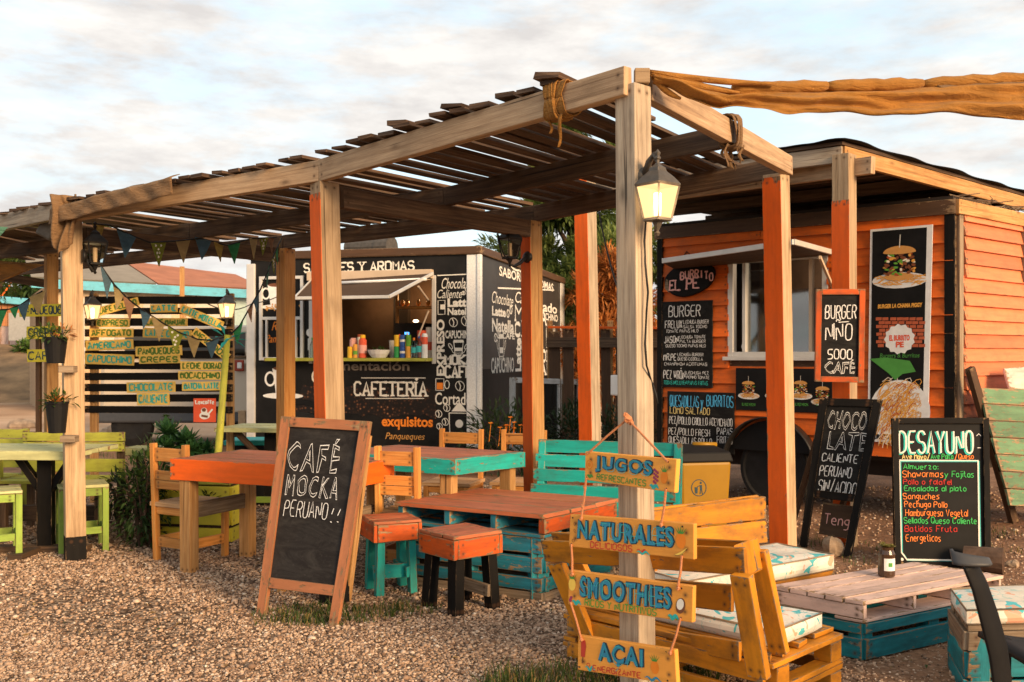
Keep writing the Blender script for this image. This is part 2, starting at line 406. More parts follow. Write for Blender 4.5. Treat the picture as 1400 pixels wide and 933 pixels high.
GL.update(zip("abcdefghijklmnopqrstuvwxyz", """34 14 03 01 10 31|34 30;06 00 30 31 33 24 03;34 14 03 01 10 30;36 30 10 01 03 14 34;02 32 33 24 14 03 01 10 30;35 26 15 10|04 24;34 14 03 02 11 31|34 3a 2b 0b;06 00|03 14 24 33 30;04 00|06 05;14 1a 0b|16 15;06 00|34 02 30;06 00;04 00|03 14 23 20|23 34 43 40;04 00|03 14 24 33 30;14 03 01 10 20 31 33 24 14;04 0b|03 14 24 33 31 20 00;34 14 03 01 10 30|34 3b;04 00|02 14 24;34 14 03 22 31 20 00;16 11 20 30|04 24;04 01 10 20 31|34 30;04 20 44;04 10 23 30 44;04 30|34 00;04 20|44 0b;04 34 00 30""".split(';')))
GL.update(zip("0123456789", """16 05 01 10 30 41 45 36 16;05 16 10;05 16 36 45 43 00 40;05 16 36 45 33 23|33 42 41 30 10 01;36 02 42|34 30;46 06 03 33 42 41 30 00;45 36 16 05 01 10 30 41 42 33 03;06 46 10;13 05 16 36 45 33 13 02 01 10 30 41 42 33;43 13 04 05 16 36 45 41 30 10""".split(';')))
GL.update({'/': '0b 47', '.': '00 01', ',': '01 0a', '!': '06 02|01 00', "'": '16 04', ':': '04 03|01 00', '-': '03 33', '&': '40 05 16 25 02 10 20 42', '_': '00 40',
           'É': GL['E']+'|27 38', 'Ñ': GL['N']+'|07 18 27 38', 'Ó': GL['O']+'|27 38', 'Í': GL['I']+'|07 18', 'Á': GL['A']+'|27 38', 'Ç': GL['C']+'|20 2a 1b'})
_yv = {'a': -1, 'b': -2}
def stroke(mb, body, x0, y0, x1, y1, w, z=.003, jit=.25, seed=1, serif=0, rot=0):
    """hand lettering: every stroke a flat ribbon, like chalk or brush lines; serif adds feet"""
    rg = random.Random(seed+len(body)*31); cx = 0; gl = []
    for ch in body:
        if ch == ' ': cx += 3.0; continue
        st = [[(int(t[0])*1.0, float(_yv.get(t[1], t[1]))) for t in q.split()] for q in GL[ch].split('|')]
        wd = max(p[0] for q in st for p in q); gl.append((cx, st)); cx += wd+1.5
    if cx-1.5 < 2.5: gl = [(g+1.5-(cx-1.5)/2, q) for g, q in gl]; cx = 4.5
    tot = cx-1.5; k = 0
    sx, sy = (x1-x0)/tot, (y1-y0)/6
    for gx, st in gl:
        dx, dy, sl = rg.uniform(-jit, jit), rg.uniform(-jit, jit), rg.uniform(-.06, .06)*jit*4
        for q in st:
            pts = []
            for x, y in q:
                X, Y = gx+x+dx+sl*y+rg.uniform(-jit, jit)*.35, y+dy+rg.uniform(-jit, jit)*.4
                if rot: pts.append((x1-(Y/6)*(x1-x0), y0+X/tot*(y1-y0)))
                else: pts.append((x0+X*sx, y0+Y*sy))
            k += 1
            if len(pts) > 3 and not serif:       # soften the corners of the round letters
                o = [pts[0]]
                for a, b in zip(pts[:-1], pts[1:]): o += [(a[0]*.75+b[0]*.25, a[1]*.75+b[1]*.25), (a[0]*.25+b[0]*.75, a[1]*.25+b[1]*.75)]
                pts = o+[pts[-1]]
            mb.line(pts, [w*rg.uniform(.75, 1.2) for _ in pts], z+k*4e-5)
            if serif:
                for (x, y), (gx_, gy_) in ((pts[0], q[0]), (pts[-1], q[-1])):
                    if gy_ in (0, 6) and len(q) < 6 or q is st[0] and gy_ in (0, 6):
                        k += 1
                        if rot: mb.line([(x, y-serif), (x, y+serif)], w*.6, z+k*4e-5)
                        else: mb.line([(x-serif, y), (x+serif, y)], w*.6, z+k*4e-5)
    return mb
def mat_lampglass(name, col, s_):
    m, nt = new_mat(name); e = nd(nt, 'ShaderNodeEmission', {'Color': c4(col), 'Strength': s_}); t = nd(nt, 'ShaderNodeBsdfTransparent'); mx = nd(nt, 'ShaderNodeMixShader', {0: .3, 1: e.outputs[0], 2: t.outputs[0]})
    o = nd(nt, 'ShaderNodeOutputMaterial'); nt.links.new(mx.outputs[0], o.inputs[0]); return m
# ------------------------------------------------------------------ palette
WD = ((.13, .085, .05), (.40, .27, .16), (.56, .41, .26))
M = {}
M['post'] = mat_wood('raw_pine', (.22, .14, .075), (.43, .29, .165), (.55, .39, .24))
M['grey_post'] = mat_wood('weathered_pine', (.17, .125, .085), (.41, .32, .23), (.54, .44, .32))
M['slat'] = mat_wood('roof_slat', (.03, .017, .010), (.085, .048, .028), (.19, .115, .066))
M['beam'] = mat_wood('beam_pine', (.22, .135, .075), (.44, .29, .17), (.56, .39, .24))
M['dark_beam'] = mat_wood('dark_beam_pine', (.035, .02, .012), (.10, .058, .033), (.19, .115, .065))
M['chair'] = mat_wood('varnished_pine', (.40, .145, .028), (.68, .29, .07), (.76, .39, .12), .5)
M['seat'] = mat_wood('worn_seat_pine', (.30, .15, .06), (.55, .31, .14), (.66, .43, .24))
M['leg_wood'] = mat_wood('leg_pine', (.26, .12, .04), (.50, .26, .09), (.62, .37, .16))
M['pallet_wood'] = mat_wood('grey_pallet_wood', (.10, .065, .04), (.27, .19, .12), (.42, .32, .22))
M['orange'] = mat_paint('orange_paint', (.84, .125, .006), .34, varied=.15, dirt=.2)
M['orange_top'] = mat_paint('rubbed_orange_top', (.50, .145, .062), .43, varied=.24, dirt=.55, dirtcol=(.16, .06, .03))
M['orange_edge'] = mat_paint('orange_edge', (.56, .088, .010), .44, varied=.28, dirt=.65)
M['turq'] = mat_paint('turquoise_paint', (.012, .38, .345), .41, varied=.24, dirt=.4)
M['blue'] = mat_paint('blue_pallet_paint', (.022, .215, .30), .46, varied=.35, dirt=.5)
M['blue2'] = mat_paint('teal_pallet_paint', (.012, .22, .26), .42, varied=.4, dirt=.6, dirtcol=(.01, .03, .04))
M['yellow'] = mat_paint('mustard_paint', (.62, .235, .012), .40, varied=.22, dirt=.62)
M['lime'] = mat_paint('lime_paint', (.44, .44, .06), .37, varied=.2, dirt=.45)
M['green'] = mat_paint('green_stool_paint', (.26, .38, .06), .38, varied=.2, dirt=.45)
M['lime_top'] = mat_paint('pale_lime_top', (.52, .52, .25), .36, varied=.2, dirt=.3)
M['green_door'] = mat_paint('faded_green_paint', (.115, .215, .11), .46, varied=.25, dirt=.45)
M['pink'] = mat_paint('pink_wash', (.68, .48, .40), .40, varied=.15, dirt=.4)
M['sign'] = mat_paint('orange_sign_plank', (.78, .33, .055), .24, varied=.14, dirt=.2)
M['sign_yellow'] = mat_paint('yellow_sign_plank', (.86, .57, .13), .24, varied=.12, dirt=.15)
M['sign_lime'] = mat_paint('lime_sign_plank', (.60, .52, .04), .22, varied=.1, dirt=.2)
M['black_wood'] = mat_paint('black_paint', (.0085, .0075, .007), .34, varied=.3, dirt=.1)
M['clap'] = mat_paint('orange_clapboard', (.74, .135, .010), .30, varied=.2, dirt=.4)
M['clap_sunlit'] = mat_paint('sunlit_clapboard', (.74, .215, .09), .32, varied=.16, dirt=.25)  # lighter clapboard orange for the side wall, sunlight put into the paint colour
M['board_frame'] = mat_paint('rubbed_orange_frame', (.42, .16, .07), .44, varied=.2, dirt=.3)
M['trim'] = mat_paint('brown_trim', (.09, .045, .022), .38, varied=.3)
M['white_frame'] = mat_paint('white_window_paint', (.62, .62, .60), .38, varied=.12, dirt=.4)
M['bg_orange'] = mat_paint('house_boards', (.40, .15, .05), .38)
M['slate'] = mat_slate('chalkboard'); M['slate_warm'] = mat_slate('dusty_chalkboard', (.018, .016, .016), .05)
M['print_black'] = mat_plain('black_print', (.010, .0095, .0095), .55, var=.3, scale=6, bump=.03, spec=.12)
M['truck_black'] = mat_plain('black_vinyl', (.013, .012, .0115), .5, var=.35, scale=4, bump=.04, spec=.15)
M['truck_side'] = mat_plain('sunlit_black_vinyl', (.036, .033, .030), .45, var=.25, scale=3, bump=.04)  # lighter black for the side wall, the sunlight on it mixed into the colour
M['chalk'] = mat_chalk('white_chalk', (.80, .79, .77)); M['chalk_bold'] = mat_chalk('heavy_chalk', (.85, .84, .82), 1)
for k, c in dict(blue=(.10, .45, .75), yellow=(.80, .62, .25), green=(.07, .46, .12), orange=(.78, .23, .06), red=(.50, .05, .04), teal=(.05, .50, .42), pink=(.85, .45, .40)).items():
    M['chalk_'+k] = mat_chalk('chalk_'+k, c, 1)
def flat(name, c, rough=.6): M[name] = mat_plain(name, c, rough, var=.1, bump=.05); return M[name]
for k, c in dict(cream=(.74, .70, .62), white=(.78, .77, .75), ink=(.02, .05, .07), deep_blue=(.015, .10, .17), sign_blue=(.03, .22, .36), leaf_paint=(.07, .28, .05),
                 fruit_orange=(.75, .22, .02), fruit_red=(.50, .05, .03), fruit_yellow=(.80, .55, .10), fruit_purple=(.30, .04, .10), coconut=(.16, .06, .03), teal_paint=(.03, .40, .38),
                 sign_green=(.10, .20, .03), sign_teal=(.05, .42, .36), bun=(.62, .30, .08), meat=(.20, .06, .02), fries=(.75, .36, .06), lettuce=(.13, .36, .04), cheese=(.85, .75, .6), sauce=(.45, .08, .02),
                 plate=(.75, .74, .72), brand_orange=(.80, .22, .02), rust_red=(.45, .10, .04), poster_red=(.72, .10, .04), bottle_green=(.03, .30, .08), can_blue=(.03, .09, .35), label_teal=(.05, .45, .45), bright_yellow=(.80, .48, .03), juice=(.75, .12, .06)).items(): flat(k, c)
M['alu'] = mat_plain('checker_aluminium', (.78, .76, .72), .42, .15, .15, 60, .6)
M['white_metal'] = mat_plain('white_metal', (.62, .60, .57), .4, .2, .08, 8, .05)
M['black_metal'] = mat_plain('black_metal', (.022, .02, .019), .45, .3, .2, 30, .2)
M['bronze'] = mat_plain('dull_bronze_metal', (.10, .085, .07), .5, .4, .25, 25, .25)
M['black_plastic'] = mat_plain('black_plastic', (.011, .0105, .011), .6, 0, .1, 20, .15, .15)
M['grey_plastic'] = mat_plain('grey_plastic', (.05, .05, .053), .5, 0, .1, 20, .1)
M['yellow_plastic'] = mat_plain('yellow_plastic', (.30, .155, .009), .4, 0, .08, 5, .05)
M['rubber'] = mat_plain('tyre_rubber', (.013, .012, .012), .8, 0, .3, 12, .3)
M['dark'] = mat_plain('dark_interior', (.028, .019, .014), .8, 0, .3, 4, .1)
M['interior'] = mat_plain('brown_interior', (.10, .06, .038), .7, 0, .3, 3, .1)
M['flap'] = mat_plain('taupe_awning', (.095, .062, .044), 1, 0, .12, 3, .1, 0)
M['flap_pale'] = mat_plain('pale_awning', (.55, .42, .30), .6, 0, .1, 3, .1)
M['glass'] = mat_glass('window_glass'); M['dark_glass'] = mat_glass('smoky_glass', (.35, .37, .38))
M['tarp'] = mat_cloth('ochre_shade_cloth', (.52, .24, .055)); M['dry_cloth'] = mat_cloth('faded_brown_cloth', (.34, .20, .10))
M['rope'] = mat_plain('orange_rope', (.50, .20, .09), .9, 0, .3, 300, .8)
M['cable'] = mat_plain('black_cable', (.012, .012, .012), .6)
M['glow'] = mat_lampglass('lamp_glass', (1, .62, .25), .95); M['bulb'] = mat_emit('bulb', (1, .80, .50), 9)
M['candle'] = mat_plain('lamp_tube', (.70, .45, .25), .5); M['frost'] = mat_plain('frosted_pane', (.45, .42, .36), .25)
M['stone'] = mat_plain('rough_stone', (.34, .24, .16), .9, 0, .35, 9, .8)
M['soil'] = mat_plain('potting_soil', (.05, .03, .02), .95, 0, .4, 40, .8)
M['leaf'] = mat_leaf('leaf', (.018, .042, .010), (.075, .13, .025)); M['leaf_dark'] = mat_leaf('dark_leaf', (.010, .022, .008), (.035, .06, .018))
M['pine'] = mat_leaf('conifer_leaf', (.05, .09, .02), (.22, .27, .07)); M['brown_leaf'] = mat_leaf('dead_needles', (.24, .07, .015), (.62, .24, .06))
M['succulent'] = mat_leaf('succulent_leaf', (.012, .05, .014), (.06, .15, .05), .35); M['grass'] = mat_leaf('grass_blade', (.022, .045, .008), (.08, .12, .025)); M['dry_grass'] = mat_leaf('dry_grass', (.16, .10, .035), (.36, .24, .09))
M['petal'] = mat_leaf('orange_petal', (.75, .18, .01), (.85, .30, .02)); M['bark'] = mat_plain('bark', (.10, .06, .04), .9, 0, .4, 20, .8)
M['sun_blue'] = mat_paint('sky_blue_fascia', (.10, .38, .50), .22, varied=.1); M['plaster'] = mat_plain('sandy_plaster', (.46, .32, .19), .9, 0, .2, 12, .4); M['roof_grey'] = mat_plain('felt_roof', (.24, .21, .17), .9, 0, .15, 2, .3)
M['roof_rust'] = mat_plain('rust_roof', (.36, .14, .075), .8, 0, .2, 2, .3); M['arch_stone'] = mat_plain('pale_stone', (.55, .42, .28), .9, 0, .2, 30, .5)
M['van'] = mat_plain('cream_car_paint', (.52, .43, .32), .25, 0, .05, 2, .02, .5); M['tail'] = mat_plain('tail_lamp', (.30, .04, .02), .2)

def pattern_cushion():
    m, nt = new_mat('patterned_cushion_cloth')
    tcn = nd(nt, 'ShaderNodeTexCoord'); o = tcn.outputs['Object']
    a = noise(nt, o, 7, 2, .5, 1.5); b = noise(nt, o, 5, 2, .5, 2.2); f = noise(nt, o, 400, 2)
    c = ramp(nt, noise(nt, o, 3, 5), [(.3, (.60, .54, .44)), (.7, (.74, .70, .62))])
    mp = nd(nt, 'ShaderNodeMapping', {'Vector': o}); mp.inputs['Location'].default_value = (3, 1, 2)
    a2 = noise(nt, mp.outputs[0], 8, 2, .5, 2); 
    c = mixc(nt, ramp(nt, a, [(.62, 0), (.635, .9)]), c, (.03, .42, .46))
    c = mixc(nt, ramp(nt, a2, [(.64, 0), (.655, .7)]), c, (.68, .25, .12))
    ln = mth(nt, 'ABSOLUTE', mth(nt, 'SUBTRACT', b, .5)); c = mixc(nt, ramp(nt, ln, [(.004, .55), (.012, 0)]), c, (.20, .45, .42))
    finish(nt, c, .85, f, .3, .002, 0, .15); return m
M['cushion'] = pattern_cushion()
def bean_print():
    m, nt = new_mat('coffee_bean_print')
    tcn = nd(nt, 'ShaderNodeTexCoord'); o = tcn.outputs['Object']
    v = nd(nt, 'ShaderNodeTexVoronoi', {'Vector': o, 'Scale': 26.0}); sp = nd(nt, 'ShaderNodeSeparateXYZ', {0: v.outputs['Color']})
    c = ramp(nt, v.outputs['Distance'], [(.06, (.5, .28, .15)), (.18, (.16, .06, .025)), (.5, (.012, .008, .006))])
    c = mixc(nt, ramp(nt, sp.outputs[0], [(.5, .85), (.75, 0)]), c, (.012, .008, .006))
    finish(nt, c, .45); return m
M['beans'] = bean_print()

# ------------------------------------------------------------------ ground, road, hills
def ground_mat():
    m, nt = new_mat('gravel_and_dirt_ground')
    tcn = nd(nt, 'ShaderNodeTexCoord'); o = tcn.outputs['Object']; sp = nd(nt, 'ShaderNodeSeparateXYZ', {0: o}); X, Y = sp.outputs[0], sp.outputs[1]
    v = nd(nt, 'ShaderNodeTexVoronoi', {'Vector': o, 'Scale': 42.0}); vs_ = nd(nt, 'ShaderNodeSeparateXYZ', {0: v.outputs['Color']})
    g = ramp(nt, vs_.outputs[0], [(0, (.12, .075, .047)), (.35, (.27, .175, .11)), (.7, (.42, .29, .19)), (1, (.54, .40, .28))])
    g = mixc(nt, ramp(nt, v.outputs['Distance'], [(.3, 0), (.75, .9)]), g, (.035, .02, .012))
    n1 = noise(nt, o, 2.2, 6, .62); n2 = noise(nt, o, 30, 5, .65); nb = noise(nt, o, .8, 5, .6)
    d = ramp(nt, n1, [(.3, (.16, .082, .045)), (.55, (.31, .165, .092)), (.75, (.42, .25, .15))])
    d = mixc(nt, ramp(nt, n2, [(.4, .5), (.6, 0)]), d, (.08, .04, .022))
    r = ramp(nt, noise(nt, o, .5, 6), [(.3, (.36, .215, .125)), (.7, (.56, .38, .25))])
    gr = ramp(nt, noise(nt, o, 1.2, 6, .7), [(.35, (.10, .085, .03)), (.65, (.28, .19, .09))])
    wob = mth(nt, 'MULTIPLY', mth(nt, 'SUBTRACT', nb, .5), 3.0)
    # gravel lies on the left and in front, bare earth towards the orange hut and beyond the tables, a pale road behind
    gx = mth(nt, 'ADD', mth(nt, 'ADD', X, mth(nt, 'MULTIPLY', Y, .18)), mth(nt, 'MULTIPLY', wob, .5))
    c = mixc(nt, ramp(nt, mth(nt, 'DIVIDE', mth(nt, 'SUBTRACT', gx, 1.9), 1.0), [(0, 0), (1, 1)]), g, d)
    yy = mth(nt, 'ADD', Y, wob)
    c = mixc(nt, ramp(nt, mth(nt, 'SUBTRACT', yy, 10.2), [(0, 0), (1, 1)]), c, d)
    c = mixc(nt, ramp(nt, mth(nt, 'DIVIDE', mth(nt, 'SUBTRACT', yy, 15.0), 2.0), [(0, 0), (1, 1)]), c, r)
    c = mixc(nt, ramp(nt, mth(nt, 'DIVIDE', mth(nt, 'SUBTRACT', yy, 27.0), 4.0), [(0, 0), (1, 1)]), c, gr)
    h = mth(nt, 'ADD', mth(nt, 'MULTIPLY', v.outputs['Distance'], -.6), mth(nt, 'MULTIPLY', n2, .8))
    finish(nt, c, .92, h, .8, .012, 0, .15); return m
mb = MB(); S = 500
mb.add([(-S, -60, 0), (S, -60, 0), (S, S, 0), (-S, S, 0)], [(0, 1, 2, 3)])
g = mb.build('ground', ground_mat(), kind='structure')
for v in g.data.vertices: v.co += g.location
g.location = (0, 0, 0)
# grassy rise on the left beyond the road and wooded hill behind
mb = MB()
def rise(u, v):
    x, y = -80+u*70, 26.5+v*70; s_ = lambda t: (lambda q: q*q*(3-2*q))(min(1, max(0, t)))
    return V((x, y, -.15+1.85*s_((y-27)/9)*s_((-x-11.5)/3.5)+.10*sin(x*.9)*cos(y*.7)*s_((y-27)/5)))
mb.grid(rise, 90, 60); mb.build('hillside', mat_plain('dry_grass_slope', (.24, .145, .07), .95, 0, .45, 1.4, .8), smooth=True, kind='structure')

def scatter_mesh(name, base_v, base_f, P, sc, mat, rnd, kind='stuff', label=None, cat=None, flat_z=.7):
    """many little stones as one countless surface"""
    n, k = len(P), len(base_v); rs = np.random.RandomState(5)
    a = rs.rand(n)*2*pi; ca, sa = np.cos(a), np.sin(a)
    bv = np.array(base_v)[None]*(1+.28*(rs.rand(n, k, 1)-.5))*sc[:, None, None]*np.stack([.75+.6*rs.rand(n), .75+.6*rs.rand(n), (flat_z+.5*(rs.rand(n)-.5))], 1)[:, None, :]
    x = bv[..., 0]*ca[:, None]-bv[..., 1]*sa[:, None]; y = bv[..., 0]*sa[:, None]+bv[..., 1]*ca[:, None]
    vv = np.stack([x, y, bv[..., 2]], -1)+P[:, None, :]
    ff = (np.array(base_f)[None]+(np.arange(n)*k)[:, None, None]).reshape(-1, 3)
    me = bpy.data.meshes.new(name); me.vertices.add(n*k); me.vertices.foreach_set('co', vv.astype(np.float32).ravel())
    nf = len(ff); me.loops.add(nf*3); me.loops.foreach_set('vertex_index', ff.astype(np.int32).ravel())
    me.polygons.add(nf); me.polygons.foreach_set('loop_start', np.arange(0, nf*3, 3, dtype=np.int32)); me.polygons.foreach_set('loop_total', np.full(nf, 3, dtype=np.int32))
    me.update(calc_edges=True); l = me.uv_layers.new(name='rnd')
    uv = np.repeat(np.stack([rnd, rnd], 1), len(base_f)*3, 0); l.data.foreach_set('uv', uv.astype(np.float32).ravel())
    me.materials.append(mat); o = bpy.data.objects.new(name, me); C.objects.link(o); return tag(o, label, cat, None, kind)
PH = (1+5**.5)/2
ICO = [(-1, PH, 0), (1, PH, 0), (-1, -PH, 0), (1, -PH, 0), (0, -1, PH), (0, 1, PH), (0, -1, -PH), (0, 1, -PH), (PH, 0, -1), (PH, 0, 1), (-PH, 0, -1), (-PH, 0, 1)]
ICO = [tuple(c/1.9 for c in p) for p in ICO]
ICF = [(0, 11, 5), (0, 5, 1), (0, 1, 7), (0, 7, 10), (0, 10, 11), (1, 5, 9), (5, 11, 4), (11, 10, 2), (10, 7, 6), (7, 1, 8), (3, 9, 4), (3, 4, 2), (3, 2, 6), (3, 6, 8), (3, 8, 9), (4, 9, 5), (2, 4, 11), (6, 2, 10), (8, 6, 7), (9, 8, 1)]
def pebble_mat():
    m, nt = new_mat('pebbles'); r, r2 = rnd_of(nt)
    c = ramp(nt, r, [(0, (.06, .037, .024)), (.14, (.21, .13, .085)), (.40, (.42, .275, .18)), (.78, (.56, .385, .26)), (.95, (.65, .49, .36)), (1, (.76, .66, .54))])
    tcn = nd(nt, 'ShaderNodeTexCoord'); n = noise(nt, tcn.outputs['Object'], 55, 3)
    c = mixc(nt, ramp(nt, n, [(.4, .35), (.65, 0)]), c, (.10, .06, .04)); finish(nt, c, .85, n, .3, .003, 0, .25); return m
rs = np.random.RandomState(11); pts = []
y = rs.uniform(3.4, 10.5, 720000); x = rs.uniform(-6, 6, 720000)
den = np.where(y < 5.2, 1.0, np.where(y < 7, .6, .22))
right = (x+.18*y) > 2.1+rs.uniform(-.35, .35, len(x)); den = np.where(right, den*.13, den)
pt = np.sin(x*1.9+1.3*np.sin(y*1.1))*np.sin(y*1.6+.9*np.sin(x*1.4+2)); den = den*np.clip(1.05-.75*np.clip((pt-.35)/.4, 0, 1), .3, 1)
ok = (np.abs(x) < .54*y+.25) & (rs.rand(len(x)) < den)
x, y = x[ok], y[ok]; sc = rs.lognormal(math.log(.0052), .36, len(x))*np.where(y > 7, 1.7, np.where(y > 5.2, 1.2, 1.0))
P = np.stack([x, y, sc*rs.uniform(-.1, .55, len(x))], 1)
scatter_mesh('gravel', ICO, ICF, P, sc, pebble_mat(), rs.rand(len(x)), label='brown and grey gravel covering the ground', cat='gravel')

# ------------------------------------------------------------------ plants
def leaf_quad(mb, p, d, l, w, up=V((0, 0, 1)), rn=None, bend=.15):
    d = V(d).normalized(); s_ = d.cross(up)
    if s_.length < .05: s_ = d.cross(V((1, 0, 0)))
    s_.normalize(); n = s_.cross(d)
    a, b, c = V(p), V(p)+d*l*.5+n*l*bend*.6, V(p)+d*l
    mb.add([a, b+s_*w*.5, c, b-s_*w*.5], [(0, 1, 2, 3)], rn=rn or (RN.random(), RN.random()))
def rdir(rg, zmin=-1):
    while 1:
        d = V((rg.uniform(-1, 1), rg.uniform(-1, 1), rg.uniform(zmin, 1)))
        if .1 < d.length < 1: return d.normalized()
def bush(mb, c, r, n, l, w, seed=1, zmin=-.4):
    rg = random.Random(seed); c = V(c); r = V(r)
    for k in range(n):
        d = rdir(rg, zmin); q = rg.random()**.45; p = c+V((d.x*r.x, d.y*r.y, d.z*r.z))*q
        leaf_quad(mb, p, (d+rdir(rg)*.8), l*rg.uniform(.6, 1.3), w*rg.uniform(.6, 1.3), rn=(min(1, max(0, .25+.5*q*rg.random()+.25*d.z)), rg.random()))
def rosette(mb, c, r, n=26, rings=4, tilt=V((0, 0, 1)), seed=1):
    rg = random.Random(seed); q = V((0, 0, 1)).rotation_difference(V(tilt))
    for k in range(n):
        t = k/n; a = k*2.39996; el = .15+1.25*(1-t)**1.1 if False else radians(78*(1-t)+8)
        d = V((cos(a)*cos(pi/2-el), sin(a)*cos(pi/2-el), sin(pi/2-el))); l = r*(.35+.65*(1-t))
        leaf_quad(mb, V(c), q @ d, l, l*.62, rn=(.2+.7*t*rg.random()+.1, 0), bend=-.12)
def grass_patch(name, spots, n, hgt, label, seed=3):
    mb = MB(); rg = random.Random(seed)
    for (cx, cy, rx, ry) in spots:
        for k in range(int(n*rx*ry)):
            a, q = rg.uniform(0, 2*pi), rg.random()**.6; p = V((cx+rx*q*cos(a), cy+ry*q*sin(a), 0)); h = hgt*rg.uniform(.35, 1.1)*(1.15-q*.6)
            mb.m = 1 if rg.random() < .28 else 0
            dx = V((rg.uniform(-.55, .55), rg.uniform(-.55, .55), 0))*h; s_ = V((cos(a*7), sin(a*7), 0))*.0028
            m_ = p+dx*.35+V((0, 0, h*.6)); t_ = p+dx*1.1+V((0, 0, h*(.95 if mb.m == 0 else .6)))
            mb.add([p-s_, p+s_, m_+s_*.7, m_-s_*.7, t_], [(0, 1, 2, 3), (3, 2, 4)], rn=(rg.random(), 0))
    return mb.build(name, [M['grass'], M['dry_grass']], label=label, cat='grass', kind='stuff')
def tree(name, label, loc, hgt, lobes, mat, n, l, wd, seed, group=None, trunk_r=.22, needle=False):
    """trunk with limbs and a crown of leaf-sized faces in uneven clumps"""
    rg = random.Random(seed); t = thing(name, label, 'tree', loc, group); lo = V(loc)
    mb = MB(); top = lo+V((rg.uniform(-.3, .3), rg.uniform(-.3, .3), hgt*.92))
    mb.tube([lo-V((0, 0, .2)), lo.lerp(top, .35)+V((rg.uniform(-.2, .2), 0, 0)), lo.lerp(top, .7), top], [trunk_r, trunk_r*.75, trunk_r*.45, .03], 8)
    for (ox, oy, oz, r) in lobes:
        a = lo+V((0, 0, max(.5, oz*.75))); b = lo+V((ox, oy, oz)); mb.tube([a, a.lerp(b, .5)+V((0, 0, .1)), b], [trunk_r*.35, trunk_r*.22, .02], 6)
    mb.build('trunk', M['bark'], t); mb = MB()
    for i, (ox, oy, oz, r) in enumerate(lobes):
        for k in range(n):
            d = rdir(rg, -.7); q = rg.random()**.4; cl = .65+.35*sin(d.x*5+i)*cos(d.z*6+i*2)
            p = lo+V((ox, oy, oz))+V((d.x*r, d.y*r, d.z*r*(.42 if needle else .8)))*q*cl
            dd = V((d.x, d.y, d.z*.3-.12)) if needle == 2 else d+rdir(rg)*.7
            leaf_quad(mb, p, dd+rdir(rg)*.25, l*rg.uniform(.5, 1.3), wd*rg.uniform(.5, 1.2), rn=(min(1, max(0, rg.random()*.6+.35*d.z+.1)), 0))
    mb.build('crown', mat, t); return t
# ------------------------------------------------------------------ the pergola
F0, P2, L0 = V((.498, 4.0, 2.555)), V((-1.03, 5.56, 2.483)), V((-3.0, 6.75, 2.41))
R0, B3, B2 = V((1.64, 6.0, 2.61)), V((.17, 7.15, 2.49)), V((-1.98, 8.6, 2.45))
E0, BL = V((-4.75, 8.42, 2.47)), V((-4.4, 10.05, 2.40)); BH, BWD = .118, .05
perg = thing('pergola', 'long slatted wooden pergola on orange and raw timber posts sheltering the tables', 'pergola', (-.6, 6.3, 0))
# beams
def pbeam(a, b, mat, dz=0, ext0=.0, ext1=.0, h=BH, w=BWD):
    a, b = V(a), V(b); d = (b-a).normalized(); m = MB()
    m.bar(a-d*ext0+V((0, 0, dz-h/2)), b+d*ext1+V((0, 0, dz-h/2)), w, h, jit=.003); m.build('beam', mat, perg, .004)
off = V((-.03, -.05, 0))
pbeam(F0+off, P2+off, M['beam'], 0, -.005, .0); pbeam(P2+off, L0+off+V((0, 0, .005)), M['beam'], 0, -.005, .02)
pbeam(L0+off+V((-.03, 0, .03)), E0+off, M['grey_post'], 0, 0, .6)
pbeam(F0+V((.05, .03, 0)), R0+V((.03, 0, 0)), M['beam'], 0, -.01, .04)
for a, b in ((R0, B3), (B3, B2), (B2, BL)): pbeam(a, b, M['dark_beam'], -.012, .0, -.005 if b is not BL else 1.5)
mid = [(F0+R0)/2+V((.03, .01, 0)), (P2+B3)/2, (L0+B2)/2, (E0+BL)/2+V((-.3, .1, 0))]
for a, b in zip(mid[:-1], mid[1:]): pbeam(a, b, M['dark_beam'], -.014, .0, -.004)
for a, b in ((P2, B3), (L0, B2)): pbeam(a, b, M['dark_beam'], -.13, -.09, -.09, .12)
# roof slats
rg = random.Random(4)
def lerp(a, b, t): return a+(b-a)*t
slats = []
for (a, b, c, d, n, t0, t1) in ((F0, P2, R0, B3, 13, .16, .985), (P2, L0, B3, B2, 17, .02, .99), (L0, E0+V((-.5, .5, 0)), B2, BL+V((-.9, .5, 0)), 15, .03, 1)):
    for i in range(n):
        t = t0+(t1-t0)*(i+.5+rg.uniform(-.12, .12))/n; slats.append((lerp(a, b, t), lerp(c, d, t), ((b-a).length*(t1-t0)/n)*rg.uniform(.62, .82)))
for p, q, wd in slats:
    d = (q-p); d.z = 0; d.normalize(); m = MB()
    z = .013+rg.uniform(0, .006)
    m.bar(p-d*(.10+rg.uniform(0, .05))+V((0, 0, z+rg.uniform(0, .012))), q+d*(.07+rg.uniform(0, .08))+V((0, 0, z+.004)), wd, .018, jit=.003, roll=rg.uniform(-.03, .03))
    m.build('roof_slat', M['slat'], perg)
for k in range(3):      # loose boards lying crooked on the roof edge
    t = (.19, .47, .66)[k]; p, q = lerp(F0, P2, t), lerp(R0, B3, t+.06); m = MB()
    d = (q-p).normalized(); m.bar(p-d*.13+V((0, 0, .048)), p+d*.9+V((.05, 0, .05)), .12, .022, jit=.006, roll=.08); m.build('roof_slat', M['slat'], perg)
